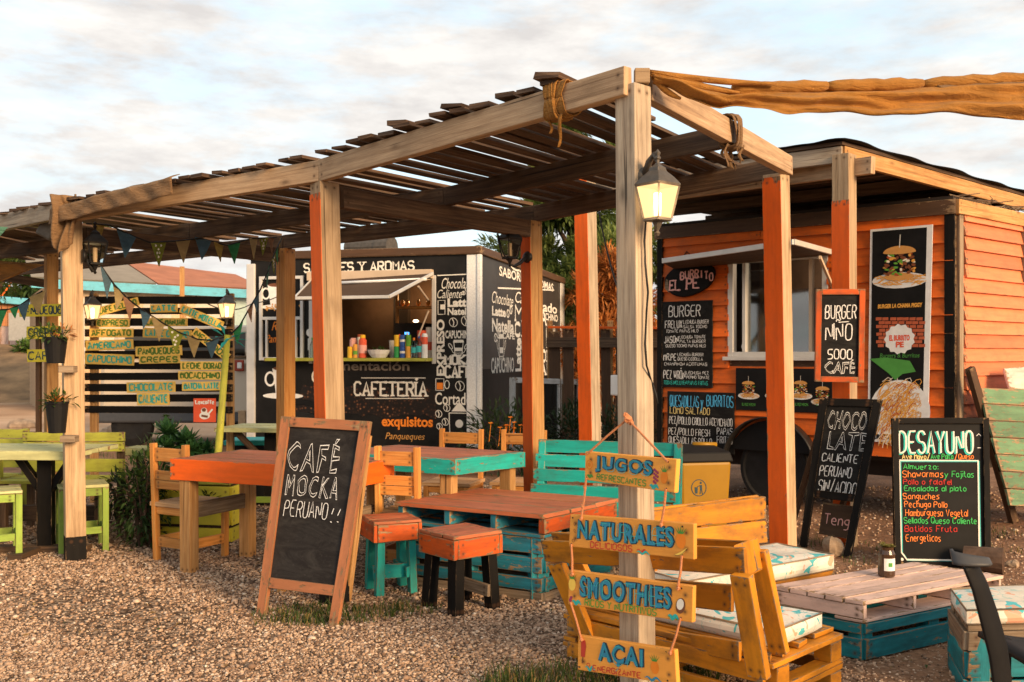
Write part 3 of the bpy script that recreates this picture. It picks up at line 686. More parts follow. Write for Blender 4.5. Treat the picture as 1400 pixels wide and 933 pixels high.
# posts: sheathed on the shaded face with orange paint where the photo shows it
def post(nm, base, top, a, rot, mats, lean=(0, 0), black=0, orange=None, parent=None):
    bx, by = base; m = MB(); pr = parent or perg
    T = Matrix.Translation((bx, by, 0)) @ Rz(rot); h = top
    lx, ly = lean
    def ring(z, s=1): return [V((bx, by, 0))+V((lx*z/h, ly*z/h, z))+(Rz(rot) @ V((sx*a/2*s, sy*a/2*s, 0))) for sx, sy in ((-1, -1), (1, -1), (-1, 1), (1, 1))]
    def seg(m, z0, z1, s=1):
        r0, r1 = ring(z0, s), ring(z1, s)
        m.hexa([r0[0], r1[0], r0[1], r1[1], r0[2], r1[2], r0[3], r1[3]])
    seg(m, -.05, top); o = m.build('post', mats, pr, .005)
    if black:
        m = MB(); seg(m, -.04, black, 1.03); m.build('painted_foot', M['black_wood'], o)
    if orange:          # painted face: a thin skin on the post's front face
        z0, z1 = orange; m = MB(); r0, r1 = ring(z0), ring(z1); nrm = (Rz(rot) @ V((-1, 0, 0)))*.003
        e = (r0[0]-r0[2]).normalized()*.002
        m.hexa([r0[2]+nrm-e, r1[2]+nrm-e, r0[0]+nrm+e, r1[0]+nrm+e, r0[2]-nrm*.3-e, r1[2]-nrm*.3-e, r0[0]-nrm*.3+e, r1[0]-nrm*.3+e]); m.build('painted_face', M['orange'], o)
    return o
fpost = post('post', (F0.x+.012, F0.y), 2.485, .105, radians(43), M['grey_post'], lean=(-.02, 0))
post('post', (P2.x+.03, P2.y), 2.365, .122, radians(38), M['post'], lean=(-.055, 0), black=.24, orange=(.2, 2.30))
post('post', (L0.x+.015, L0.y), 2.36, .128, radians(30), M['post'], lean=(-.03, 0), black=.165)
post('post', (R0.x+.015, R0.y), 2.49, .118, radians(46), M['post'], lean=(-.05, 0), orange=(.0, 2.47))
post('post', (B3.x, B3.y), 2.365, .11, radians(36), M['leg_wood'], lean=(-.03, 0), orange=(.0, 2.36))
post('post', (B2.x+.01, B2.y), 2.32, .118, radians(50), M['chair'], lean=(0, 0))
p_ = W(70, 480, 9.0); post('post', (p_.x, p_.y), 2.33, .10, radians(40), M['leg_wood'])
m = MB(); c = V((F0.x-.02, F0.y, 2.5)); m.bar(c+V((.045, -.02, -.01)), c+V((.045, -.02, .05)), .06, .045, up=(0, 1, 0)); m.build('post_cap', M['post'], perg, .003)
# the separate orange post behind
bp = thing('orange_post', 'narrow post behind the benches, orange on one side and grey on the other', 'post', (.66, 8.2, 0))
post('post', (.665, 8.2), 2.9, .13, radians(48), M['grey_post'], lean=(-.06, 0), orange=(0, 2.88), parent=bp)

# ------------------------------------------------------------------ cloth on the pergola
def cloth_patch(name, fn, nu, nv, label, cat, mat=None, solid=.004, group=None):
    m = MB(); m.grid(fn, nu, nv); return m.build(name, mat or M['dry_cloth'], smooth=True, label=label, cat=cat, solid=solid, group=group)
a, b = W(250, 250, 6.0), W(82, 292, 6.72)
def f(u, v):
    p = a.lerp(b, u); d = V((-.04, -.075, 0)); w_ = .006*sin(u*23)+.006*sin(u*41+v*5)
    return p+d+V((-.2*w_, -w_, .035-.118*v-.004*sin(u*9)))+(V((.03, .05, .012)) if v < .05 else V((0, 0, 0)))
cloth_patch('faded_cloth', f, 60, 8, 'faded brown cloth stretched along the beam left of the first orange post', 'cloth')
a = W(91, 272, 6.62)
def f(u, v):
    x = (u-.5)*(.19-.05*v); return a+V((x+.02*sin(v*5), -.035-.03*sin(u*7+v*4)-.02*sin(u*15), .02-.40*v*(1-.35*abs(u-.45))))
cloth_patch('hanging_cloth', f, 24, 18, 'brown cloth hanging over the top of the left front post', 'cloth')
def wrap(name, label, c, ax, n_, mat, r=(.045, .085)):
    """a rag wound round a beam with loose ends"""
    m = MB(); ax = V(ax).normalized(); sd = V((0, 0, 1)).cross(ax).normalized(); rg = random.Random(n_)
    for k in range(6):      # flat creased bands, each lying over the one before
        o_ = c+ax*rg.uniform(-.045, .045); ph, tl, wv = rg.uniform(0, 6), rg.uniform(-.045, .045), rg.uniform(.03, .05); q0 = .003*k
        def band(u, v):
            t = 2*pi*u; sq = max(abs(cos(t)), abs(sin(t)))**-.55
            k_ = 1+.05*sin(v*19+ph+t*2)+.03*sin(v*31-t*3)
            return o_+(sd*cos(t)*(r[0]+q0)+V((0, 0, 1))*sin(t)*(r[1]+q0))*sq*k_*.93+ax*((v-.5)*wv*(1+.3*sin(t*2+ph))+tl*sin(t+ph))
        m.grid(band, 28, 7)
    for k in range(n_):     # loose torn ends
        p = c+ax*rg.uniform(-.07, .07)-sd*rg.uniform(-.02, .05)-V((0, 0, r[1]*.8)); ln = rg.uniform(.06, .15); w_ = rg.uniform(.010, .026); tw = rg.uniform(-1.5, 1.5); dx = rg.uniform(-.3, .3)
        m.grid(lambda u, v: p+ax*((u-.5)*w_*(1-.6*v)*cos(tw*v)+dx*ln*v)+sd*((u-.5)*w_*sin(tw*v)+.012*sin(v*5+tw))-V((0, 0, ln*v)), 3, 8)
    m.build(name, mat, smooth=True, label=label, cat='rag', solid=.003)
t = .17; wrap('tied_rag', 'ochre rag tied round the front beam near its right end', lerp(F0, P2, t)+off+V((0, 0, -.058)), P2-F0, 3, M['tarp'], (.04, .078))
wrap('knotted_rag', 'dry shredded rag knotted round the right edge beam', (F0+R0)/2+V((.04, .0, -.06)), R0-F0, 9, M['dry_cloth'], (.045, .08))
# rolled shade cloth to the right of the front post
shade = thing('shade_cloth', 'rolled ochre shade cloth stretched from the front post towards the right edge', 'shade cloth', W(1150, 160, 4.2))
top = [W(888, 100, 4.02), W(1000, 123, 4.05), W(1130, 119, 4.1), W(1260, 116, 4.16), W(1420, 107, 4.25), W(1600, 90, 4.35)]
def tp(u):
    k = u*5; i = min(4, int(k)); return top[i].lerp(top[i+1], k-i)
bot = [W(893, 112, 3.98), W(985, 148, 3.98), W(1100, 155, 4.02), W(1240, 158, 4.08), W(1420, 160, 4.16), W(1600, 158, 4.3)]
def btm(u):
    k = u*5; i = min(4, int(k)); return bot[i].lerp(bot[i+1], k-i)
m = MB(); m.grid(lambda u, v: tp(u).lerp(btm(u), v)+V((0, -.03*sin(pi*v)-.014*sin(u*19+v*9)*v-.020*sin(v*11+u*7)-.010*sin(v*23-u*13), .008*sin(u*31)*v+.003*sin(u*73+v*4)*v)), 130, 22); m.build('hanging_sheet', M['tarp'], shade, smooth=True, solid=.003)
m = MB()
for i in range(1, 5):
    a, b = top[i], top[i+1]; n = 12
    m.tube([a.lerp(b, k/n)+V((0, -.012, .003*sin(k*2.1+i))) for k in range(n+1)], [.012+.014*min(1, 3.2*sin(pi*min(max(k/n, .02), .98)))+.002*sin(k*1.7) for k in range(n+1)], 10)
m.build('rolled_edge', M['tarp'], shade, smooth=True)
m = MB()
for (x0, y0, x1, y1) in ((886, 99, 1010, 128), (888, 103, 985, 140), (887, 98, 1060, 116), (890, 106, 930, 136)):
    a, b = W(x0, y0, 4.0), W(x1, y1, 4.02); m.tube([a.lerp(b, k/8)+V((0, -.01, -.012*sin(pi*k/8))) for k in range(9)], [.006+.008*sin(pi*k/8) for k in range(9)], 8)
m.build('gathered_fold', M['tarp'], shade, smooth=True)
m = MB()
def f(u, v):
    p = tp(.62+u*.19); return p+V((0, -.035-.01*sin(pi*v)-.004*sin(u*17), -.02-.075*v*sin(pi*u)**.7+.003*sin(u*23+v*6)))
m.grid(f, 30, 8); m.build('torn_flap', M['dry_cloth'], shade, smooth=True, solid=.003)

# ------------------------------------------------------------------ lanterns
def lantern(label, c, wall, s=1.0, lit=True, group='wall lanterns', metal='bronze', hang=False):
    """four-sided carriage lamp; c is the middle of its glass, wall the point where the bracket is screwed on"""
    t = thing('wall_lantern', label, 'lantern', c, group); c = V(c); R_ = Rz(radians(40))
    b, tp_, h = .048*s, .074*s, .155*s; mt = M[metal]
    m = MB(); m.lathe([(tp_*1.5, .0), (tp_*1.55, .012*s), (tp_*1.12, .045*s), (tp_*.62, .075*s), (tp_*.55, .092*s), (tp_*.22, .108*s), (.012*s, .115*s), (.012*s, .13*s), (.02*s, .137*s), (.012*s, .15*s), (.017*s, .165*s), (.0, .185*s)], c+V((0, 0, h/2)), 4, R_.to_3x3(), sq=True); m.build('lamp_cap', mt, t, .003)
    m = MB(); m.lathe([(b*1.30, -.004*s), (b*1.5, 0), (b*1.3, .018*s)], c-V((0, 0, h/2+.012*s)), 4, R_.to_3x3(), sq=True)
    m.lathe([(.006*s, -.075*s), (.014*s, -.06*s), (.006*s, -.05*s), (.02*s, -.02*s), (.03*s, 0)], c-V((0, 0, h/2+.012*s)), 10)
    for k in range(4):
        a = 2*pi*(k+.5)/4; q0 = R_ @ V((cos(a)*b*1.42, sin(a)*b*1.42, -h/2)); q1 = R_ @ V((cos(a)*tp_*1.42, sin(a)*tp_*1.42, h/2)); m.bar(c+q0, c+q1, .010*s, .010*s)
    m.build('lamp_frame', mt, t)
    m = MB()
    for k in range(4):
        a0, a1 = 2*pi*(k+.5)/4, 2*pi*(k+1.5)/4; q = [R_ @ V((cos(a)*r*1.38, sin(a)*r*1.38, z)) for a, r, z in ((a0, b, -h/2), (a1, b, -h/2), (a1, tp_, h/2), (a0, tp_, h/2))]
        m.add([c+x for x in q], [(0, 1, 2, 3)])
    m.build('lamp_glass', M['glow'] if lit else M['glass'], t)
    m = MB(); m.lathe([(.016*s, -.07*s), (.018*s, -.02*s), (.018*s, .045*s), (.0, .05*s)], c, 10); m.build('lamp_tube', M['bulb'] if lit else M['candle'], t)
    wall = V(wall); d = (wall-c); d.z = 0; d = d.normalized() if d.length > .01 else V((-1, 0, 0)); m = MB()
    q = V((0, 0, 1)).rotation_difference(d).to_matrix()
    m.lathe([(.052*s, .0), (.054*s, -.012*s), (.04*s, -.03*s), (.02*s, -.04*s)], wall, 12, q @ Matrix.Diagonal((1.25, .8, 1)) if False else q)
    ct = c+V((0, 0, h/2+.115*s)) if not hang else c-V((0, 0, h/2+.06*s)); w0 = wall-d*.03*s
    z1 = .05*s if not hang else -.03*s
    m.tube([w0, w0.lerp(ct, .35)+V((0, 0, z1)), w0.lerp(ct, .75)+V((0, 0, z1*1.2)), ct], [.02*s, .017*s, .013*s, .010*s], 8)
    m.build('wall_bracket', mt, t, smooth=True)
    if lit:
        l = bpy.data.objects.new('lamp_light', bpy.data.lights.new('lamp_light', 'POINT')); C.objects.link(l); l.parent = t; l.location = (0, 0, -.0)
        l.data.energy = 2.2*s; l.data.color = (1, .62, .30); l.data.shadow_soft_size = .04
        l.location = (.0, -.14*s, -.02)
    return t
lantern('large lit lantern on the front right post above the hanging signs', W(899, 277, 3.86), W(877, 243, 3.97), .80)
lantern('unlit black lantern on a bracket beside the back middle post', W(697, 340, 6.95), W(722, 352, 7.10), .80, False, metal='black_metal', hang=True)
lantern('unlit black lantern on the left front post, bunting tied to it', W(130, 347, 6.75), W(112, 350, 6.70), .85, False, metal='black_metal', hang=True)
# ------------------------------------------------------------------ tables, chairs, benches, stools
def Z(p, z): return V((p[0], p[1], z))
def L2(a, b, t): return (a[0]+(b[0]-a[0])*t, a[1]+(b[1]-a[1])*t)
def bil(q, u, v): return L2(L2(q[0], q[1], u), L2(q[3], q[2], u), v)
def slab(m, q, z0, z1, jit=0):
    """plank over the ground quad q = A,B,C,D; grain along A-B"""
    A, B, C_, D = q; m.hexa([Z(A, z0), Z(B, z0), Z(D, z0), Z(C_, z0), Z(A, z1), Z(B, z1), Z(D, z1), Z(C_, z1)], jit)
def planks(m, q, z0, z1, n, gap=.006, jit=.002, u0=0, u1=1):
    ln = V((q[3][0]-q[0][0], q[3][1]-q[0][1], 0)).length; g = gap/ln
    for i in range(n):
        a, b = i/n+g*.5*(i > 0), (i+1)/n-g*.5*(i < n-1); s_ = RN.uniform(-.006, .006)
        slab(m, [bil(q, u0+s_, a), bil(q, u1+s_, a), bil(q, u1+s_, b), bil(q, u0+s_, b)], z0, z1+RN.uniform(-.002, .002), jit)
def inset(q, d):
    c = V((sum(p[0] for p in q)/4, sum(p[1] for p in q)/4, 0)); o = []
    for p in q:
        v_ = V((p[0], p[1], 0))-c; o.append(tuple((c+v_*(1-d/v_.length))[:2]))
    return o
def centre(q, z=0): return V((sum(p[0] for p in q)/4, sum(p[1] for p in q)/4, z))
def table(name, label, q, zt, ap, mats, lw, npl, group=None, legin=.09, stretch=()):
    t = thing(name, label, 'table', centre(q), group)
    m = MB(); planks(m, q, zt-.028, zt, npl); m.build('table_top', mats[0], t, .003)
    m = MB(); qi = inset(q, -.004)
    for i in range(4):
        a, b = qi[i], qi[(i+1) % 4]; d = V((b[0]-a[0], b[1]-a[1], 0)).normalized()*.014
        m.bar(Z(a, zt-ap/2-.003)-d*(i % 2 == 0), Z(b, zt-ap/2-.003)+d*(i % 2 == 0), .026, ap, jit=.001)
    m.build('apron', mats[1], t, .003)
    ql = inset(q, legin); ang = math.atan2(q[1][1]-q[0][1], q[1][0]-q[0][0])
    for p in ql:
        m = MB(); m.bar(Z(p, -.01), Z(p, zt-.03), lw, lw, up=(cos(ang), sin(ang), 0), jit=.003); m.build('leg', mats[2], t, .004)
    for (i, j, z, h) in stretch:
        m = MB(); m.bar(Z(ql[i], z), Z(ql[j], z), .03, h); m.build('stretcher', M['pallet_wood'], t, .003)
    return t
table('orange_table', 'long table with bright orange apron behind the leaning mocha chalkboard', [(-2.18, 6.36), (-1.0, 5.86), (-.78, 6.36), (-1.90, 6.95)], .732, .135, (M['orange_top'], M['orange'], M['leg_wood']), .085, 5, 'tables on the gravel', .10, ((0, 3, .39, .10), (1, 2, .39, .10)))
table('turquoise_table', 'orange-topped table with turquoise apron in front of the coffee stand', [(-.37, 6.35), (-1.27, 6.84), (-.84, 7.34), (.07, 6.82)], .732, .105, (M['orange_top'], M['turq'], M['leg_wood']), .085, 4, 'tables on the gravel', .10, ((0, 3, .20, .07),))
def chair(label, c, ang, w, d, sh, bh, group='small pine chairs'):
    t = thing('pine_chair', label, 'chair', (c[0], c[1], 0), group); T = Matrix.Translation((c[0], c[1], 0)) @ Rz(ang)
    def part(nm, fn, mat='chair'):
        m = MB(T); fn(m); m.build(nm, M[mat], t, .003)
    x, y = w/2-.02, d/2-.02
    for sx in (-1, 1):
        part('leg', lambda m: m.bar((sx*x, -y, -.01), (sx*x*1.0, -y-.03, bh), .036, .042, up=(0, 1, 0), jit=.001))
        part('leg', lambda m: m.bar((sx*x, y, -.01), (sx*x, y, sh-.03), .036, .042, up=(0, 1, 0), jit=.001))
        part('rail', lambda m: (m.bar((sx*x, -y+.02, sh-.055), (sx*x, y-.02, sh-.055), .022, .05)))
        part('rail', lambda m: m.bar((sx*x, -y+.02, .13), (sx*x, y-.02, .13), .024, .065))
    for a_, b_ in (((-x+.02, -y, .13), .065), ((-x+.02, y, sh-.055), .05), ((-x+.02, -y-.01, sh-.055), .05)): part('rail', lambda m: m.bar(a_, (-a_[0], a_[1], a_[2]), .023, b_))
    part('seat', lambda m: [m.box((0, -.005+(k-1)*(d+.02)/3, sh-.013), (w+.03, (d+.02)/3-.004, .026), jit=.002) for k in range(3)], 'seat')
    part('back_slat', lambda m: m.bar((-x+.015, -y-.026, bh-.075), (x-.015, -y-.026, bh-.075), .022, .09))
    part('back_slat', lambda m: (m.bar((-x+.015, -y-.020, bh-.215), (x-.015, -y-.020, bh-.215), .022, .062), m.bar((-x+.015, -y-.018, bh-.279), (x-.015, -y-.018, bh-.279), .022, .058)))
    return t
chair('pine chair at the left end of the orange table', (-2.205, 6.79), radians(-30), .35, .36, .40, .80)
chair('pine chair with its back to the turquoise table\'s left side, beside the mocha chalkboard', (-.665, 6.40), radians(-18), .31, .36, .40, .82)
chair('pine chair behind the turquoise table, directly before the silver corner of the coffee stand', (-.47, 7.93), radians(163), .38, .36, .39, .79)
chair('pine chair behind the turquoise table, half hidden by the orange painted post', (.06, 7.95), radians(168), .38, .36, .39, .78)

# high pallet table
q = [(.185, 5.56), (-.71, 6.06), (-.235, 6.68), (.66, 6.18)]
t = thing('pallet_table', 'table of stacked blue pallets with a flat orange top behind the two orange stools', 'table', centre(q))
m = MB(); qq = [L2(q[0], q[3], -.02), L2(q[1], q[2], -.02), L2(q[2], q[1], -.02), L2(q[3], q[0], -.02)]
planks(m, qq, .474, .498, 3, .004, .002); m.build('table_top', M['orange_top'], t, .003)
for u in (0.02, .33, .64, .97):
    m = MB(); a, b = L2(q[0], q[1], u), L2(q[3], q[2], u); m.bar(Z(a, .43), Z(b, .43), .042, .085, jit=.002); m.build('stringer', M['blue'] if u > .05 else M['orange_edge'], t, .003)
m = MB(); planks(m, [L2(q[0], q[3], -.01), L2(q[1], q[2], -.01), L2(q[1], q[2], .22), L2(q[0], q[3], .22)], .366, .386, 1); planks(m, [bil([q[0], q[1], q[2], q[3]], 0, .4), bil(q, 1, .4), bil(q, 1, .6), bil(q, 0, .6)], .366, .386, 1)
planks(m, [bil(q, 0, .78), bil(q, 1, .78), bil(q, 1, 1), bil(q, 0, 1)], .366, .386, 1); m.build('deck_board', M['blue'], t, .003)
qi = inset(q, .03)
for (z, h, mt) in ((.315, .088, 'blue'), (.205, .085, 'blue'), (.095, .072, 'blue'), (.025, .05, 'pallet_wood')):
    m = MB(); m.bar(Z(L2(qi[0], qi[1], -.0), z), Z(qi[1], z), .022, h, jit=.004); m.build('side_board', M[mt], t, .003)
    m = MB(); m.bar(Z(L2(qi[0], qi[3], .02), z), Z(qi[3], z), .022, h, jit=.004); m.build('side_board', M['pallet_wood' if z > .3 or z < .05 else 'blue2'], t, .003)
for (i, j) in ((0, 1), (1, 2), (2, 3), (3, 0)):
    for u in (.03, .5, .97):
        m = MB(); p = bil(inset(q, .08), *[(u, 0), (1, u), (1-u, 1), (0, 1-u)][i]); m.bar(Z(p, 0), Z(p, .366), .07, .07, up=(1, .3, 0)); m.build('block', M['blue2'], t, .003)
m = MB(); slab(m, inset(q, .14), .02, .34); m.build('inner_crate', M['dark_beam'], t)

# stools
def stool(label, c, rot, w, h, ap, mats, splay, lw, bars, tl=0, group='stools on the gravel', bm=None, top_t=.02):
    t = thing('stool', label, 'stool', (c[0], c[1], 0), group); T = Matrix.Translation((c[0], c[1], 0)) @ Rz(rot)
    m = MB(T)
    for k in range(3): m.box((0, (k-1)*w/3, h-top_t/2), (w, w/3-.004, top_t), jit=.003)
    m.build('seat', mats[0], t, .004)
    m = MB(T)
    for k in range(4):
        a = k*pi/2; R_ = Matrix.Rotation(a, 3, 'Z'); m.bar(R_ @ V((-w/2-(.002 if k % 2 else -.024), -w/2+.010, h-top_t-ap/2)), R_ @ V((w/2+(.002 if k % 2 else -.024), -w/2+.010, h-top_t-ap/2)), .024, ap, jit=.002)
    m.build('apron', mats[1], t, .004)
    i_ = w/2-.024-lw/2; P_ = []
    for sx, sy in ((-1, -1), (1, -1), (1, 1), (-1, 1)):
        m = MB(T); a, b = V((sx*(i_+splay), sy*(i_+splay), -.01)), V((sx*i_, sy*i_, h-top_t)); P_.append((a, b)); m.bar(a, b, lw, lw*.8, up=(1, 0, 0), jit=.003); m.build('leg', mats[2], t, .004)
    for (i, j, z, bh_) in bars:
        f_ = z/h; a, b = P_[i][0].lerp(P_[i][1], f_), P_[j][0].lerp(P_[j][1], f_); o_ = V((0, 0, 1)).cross(b-a).normalized()*(-lw*.55); d = (b-a).normalized()*lw*.45
        m = MB(T); m.bar(a-d-o_, b+d-o_, .024, bh_, jit=.004); m.build('crossbar', bm or mats[2], t, .003)
    return t
stool('small stool with orange seat box and turquoise legs right beside the mocha chalkboard', (-.72, 5.87), radians(24), .29, .435, .10, (M['orange_top'], M['orange_edge'], M['turq']), .012, .06, ((0, 1, .14, .085), (1, 2, .14, .06)))
stool('squat stool with rusty orange seat and black legs before the blue pallet table', (-.285, 5.47), radians(40), .33, .43, .105, (M['orange_top'], M['orange_edge'], M['black_wood']), .022, .072, ((1, 2, .12, .07),), bm=M['pallet_wood'])
def box_stool(label, c, rot, w, h):
    t = thing('stool', label, 'stool', (c[0], c[1], 0), 'green box stools'); T = Matrix.Translation((c[0], c[1], 0)) @ Rz(rot)
    m = MB(T)
    for k in range(2): m.box((0, (k-.5)*w/2, h-.011), (w, w/2-.004, .022), jit=.002)
    m.build('seat', M['lime_top'], t, .004); i_ = w/2-.022
    for sx in (-1, 1):
        for sy in (-1, 1):
            m = MB(T); m.bar((sx*i_, sy*i_, -.01), (sx*i_, sy*i_, h-.022), .05, .042, up=(1, 0, 0)); m.build('leg', M['green'], t, .003)
    for k in range(4):
        R_ = Matrix.Rotation(k*pi/2, 3, 'Z')
        for z, hh in ((h-.052, .056), (.15, .05)): m = MB(T); m.bar(R_ @ V((-i_+.024, -i_, z)), R_ @ V((i_-.024, -i_, z)), .022, hh); m.build('rail', M['green'], t, .003)
    return t
box_stool('green box stool behind the left front post of the pergola', (-3.10, 7.12), radians(28), .33, .475)
box_stool('green box stool cut off by the picture edge, nearest to the lime table top', (-3.58, 6.83), radians(30), .33, .47)

# lime furniture on the left
q = [(-5.2, 6.95), (-2.97, 6.80), (-2.93, 7.36), (-5.1, 7.5)]
t = thing('lime_table', 'pale lime table on a thick black post at the left edge', 'table', centre(q), 'lime tables on black posts')
m = MB(); planks(m, q, .70, .732, 4, .005); m.build('table_top', M['lime_top'], t, .004)
m = MB(); m.bar(Z(L2(q[0], q[1], .0), .70), Z(L2(q[0], q[1], 1), .70), .02, .06); m.build('apron', M['lime_top'], t, .003)
px_ = W(63, 700, 7.05); px_ = (px_.x, px_.y)
m = MB(); m.bar(Z(px_, .0), Z(px_, .70), .10, .10, up=(1, .2, 0)); m.build('post_leg', M['black_wood'], t, .004)
m = MB(); m.bar(V((px_[0]-.02, px_[1], .42)), V((px_[0]-.2, px_[1]-.02, .69)), .05, .06, up=(0, 1, 0)); m.bar(V((px_[0]+.02, px_[1]+.01, .42)), V((px_[0]+.2, px_[1]+.02, .69)), .05, .06, up=(0, 1, 0)); m.build('brace', M['black_wood'], t, .003)
m = MB(); m.bar(V((px_[0]-.5, px_[1]-.05, .02)), V((px_[0]+.32, px_[1]-.02, .02)), .10, .05); m.bar(V((px_[0]-.05, px_[1]-.35, .02)), V((px_[0]-.05, px_[1]+.35, .02)), .10, .045); m.build('foot', M['dark_beam'], t, .003)
def bench(label, x0, x1, y, z, seat, group, arm=False):
    t = thing('lime_bench', label, 'bench', ((x0+x1)/2, y-.2, 0), group)
    for (za, zb, nm) in ((z-.075, z, 'back_board'), (z-.158, z-.08, 'back_board'), (z-.32, z-.215, 'back_board')):
        m = MB(); m.bar((x0, y, (za+zb)/2), (x1, y-.02, (za+zb)/2), .024, zb-za, jit=.003); m.build(nm, M['lime'], t, .003)
    m = MB(); planks(m, [(x0, y-.42), (x1, y-.44), (x1, y-.05), (x0, y-.03)], seat-.025, seat, 3, .012); m.build('seat', M['lime'], t, .003)
    for x in (x0+.05, x1-.05):
        m = MB(); m.bar((x, y+.02, 0), (x, y+.035, z), .05, .045, up=(0, 1, 0)); m.build('leg', M['lime'] if arm else M['dark_beam'], t, .003)
        m = MB(); m.bar((x, y-.40, 0), (x, y-.40, seat-.025 if not arm else seat+.18), .05, .05, up=(0, 1, 0)); m.build('leg', M['lime'] if arm else M['dark_beam'], t, .003)
        if arm: m = MB(); m.bar((x, y-.46, seat+.20), (x, y, seat+.20), .07, .03); m.build('armrest', M['lime'], t, .003)
    m = MB(); m.bar((x0+.05, y-.2, .15), (x1-.05, y-.2, .15), .08, .12); m.build('stretcher', M['dark_beam'], t, .003)
bench('lime bench with a boarded back right behind the left front post', -3.96, -3.13, 8.0, .772, .43, 'lime benches')
bench('lime bench with armrests cut by the left edge', -4.95, -4.03, 8.25, .78, .42, 'lime benches', True)
# second lime table further back, teal crate under it
q = [(-2.70, 8.95), (-1.75, 8.85), (-1.70, 9.5), (-2.62, 9.6)]
t = thing('lime_table', 'pale lime table further back beside the thin green pole', 'table', centre(q), 'lime tables on black posts')
m = MB(); planks(m, q, .695, .735, 4, .005); m.build('table_top', M['lime_top'], t, .004)
m = MB(); m.bar((-2.24, 9.2, 0), (-2.24, 9.2, .70), .11, .11, up=(1, 0, 0)); m.build('post_leg', M['black_wood'], t, .003)
m = MB(); m.bar((-2.26, 9.15, .38), (-2.55, 9.12, .69), .05, .06, up=(0, 1, 0)); m.bar((-2.2, 9.15, .38), (-1.93, 9.12, .69), .05, .06, up=(0, 1, 0)); m.build('brace', M['dark_beam'], t, .003)
m = MB(); m.bar((-2.7, 9.2, .03), (-1.8, 9.2, .03), .1, .06); m.build('foot', M['black_wood'], t, .003)
t = thing('storage_bin', 'black bin with a teal rim under the far lime table', 'bin', (-2.52, 9.55, 0))
m = MB(); m.hexa([V((-2.52+sx*(.2+.04*k), 9.75+sy*(.16+.03*k), .02+.5*k)) for k in (0, 1) for sy in (-1, 1) for sx in (-1, 1)]); m.build('body', M['black_plastic'], t, .01)
m = MB(); m.box((-2.52, 9.75, .545), (.54, .42, .05)); m.build('rim', M['teal_paint'], t, .01)
t = thing('green_stool', 'green stool with splayed legs behind the orange table', 'stool', (-2.1, 8.25, 0))
m = MB(); m.box((-2.1, 8.3, .45), (.33, .3, .025)); m.build('seat', M['green'], t, .003)
for sx in (-1, 1):
    for sy in (-1, 1):
        m = MB(); m.bar((-2.1+sx*.15, 8.3+sy*.13, 0), (-2.1+sx*.13, 8.3+sy*.12, .44), .045, .04, up=(0, 1, 0)); m.build('leg', M['green'], t, .003)
m = MB(); m.bar((-2.24, 8.17, .2), (-1.96, 8.17, .2), .02, .05); m.build('crossbar', M['green'], t)

# turquoise bench facing the camera
A, B = V((.185, 6.86, 0)), V((1.14, 6.60, 0)); d = (B-A).normalized(); nrm = V((d.y, -d.x, 0))
t = thing('turquoise_bench', 'turquoise slatted bench with a high back behind the orange topped pallet table', 'bench', A.lerp(B, .5))
for k in range(5):
    z1 = .812-.098*k; o_ = nrm*(.028*k); m = MB(); m.bar(A+o_+V((-.012*k, 0, z1-.044)), B+o_+V((-.012*k, 0, z1-.050)), .024, .086, jit=.003); m.build('back_slat', M['turq'], t, .004)
m = MB(); planks(m, [tuple((A+nrm*.50)[:2]), tuple((B+nrm*.50)[:2]), tuple((B+nrm*.14)[:2]), tuple((A+nrm*.14)[:2])], .36, .385, 3, .015); m.build('seat', M['turq'], t, .003)
for p in (A+d*.03, B-d*.03):
    m = MB(); m.bar(p-nrm*.03+V((0, 0, .80)), p+nrm*.12+V((0, 0, .0)), .05, .10, up=nrm); m.build('leg', M['turq'], t, .003)
    m = MB(); m.bar(p+nrm*.46, p+nrm*.46+V((0, 0, .36)), .05, .07, up=nrm); m.build('leg', M['turq'], t, .003)

# ------------------------------------------------------------------ pallet sofas
def rail(m, a0, a1, b0, b1, th, n):
    """board between a (left) and b (right): 0 lower, 1 upper edge; th thick along n"""
    n = V(n)*th; m.hexa([a0, b0, a0+n, b0+n, a1, b1, a1+n, b1+n], .002)
Lb, Rb = V((.24, 4.50, 0)), V((.955, 3.80, 0)); e = (Rb-Lb).normalized(); D = V((.70, .714, 0)).normalized()
t = thing('pallet_sofa', 'mustard yellow pallet sofa seen from behind, right of the hanging fruit signs', 'sofa', Lb.lerp(Rb, .5), 'mustard pallet sofas')
q = [tuple((Lb+D*.03)[:2]), tuple((Rb+D*.03)[:2]), tuple((Rb+D*.62)[:2]), tuple((Lb+D*.62)[:2])]
m = MB()
for v0, v1 in ((0, .10), (.16, .32), (.41, .58), (.70, .98)): slab(m, [bil(q, -.01, v0), bil(q, 1.0+RN.uniform(-.01, .03), v0), bil(q, 1.0, v1), bil(q, 0, v1)], .212, .234, .002)
m.build('seat_slats', M['yellow'], t, .004)
def frame_tier(z0, z1, mt):
    for u in (0, .5, 1):
        m = MB(); a, b = bil(q, u, 0), bil(q, u, 1); uu = V(b+(0,))-V(a+(0,))
        m.bar(Z(a, z1-.012), Z(b, z1-.012), .075, .022, jit=.002); m.bar(Z(a, z0+.012), Z(b, z0+.012), .075, .022, jit=.002)
        m.build('deck_board', M[mt], t, .003)
        for v in (.05, .80):
            m = MB(); m.bar(Z(L2(a, b, v), (z0+z1)/2), Z(L2(a, b, v+.16), (z0+z1)/2), .08, z1-z0-.046); m.build('block', M[mt], t, .003)
frame_tier(.085, .210, 'yellow'); frame_tier(-.03, .083, 'yellow')
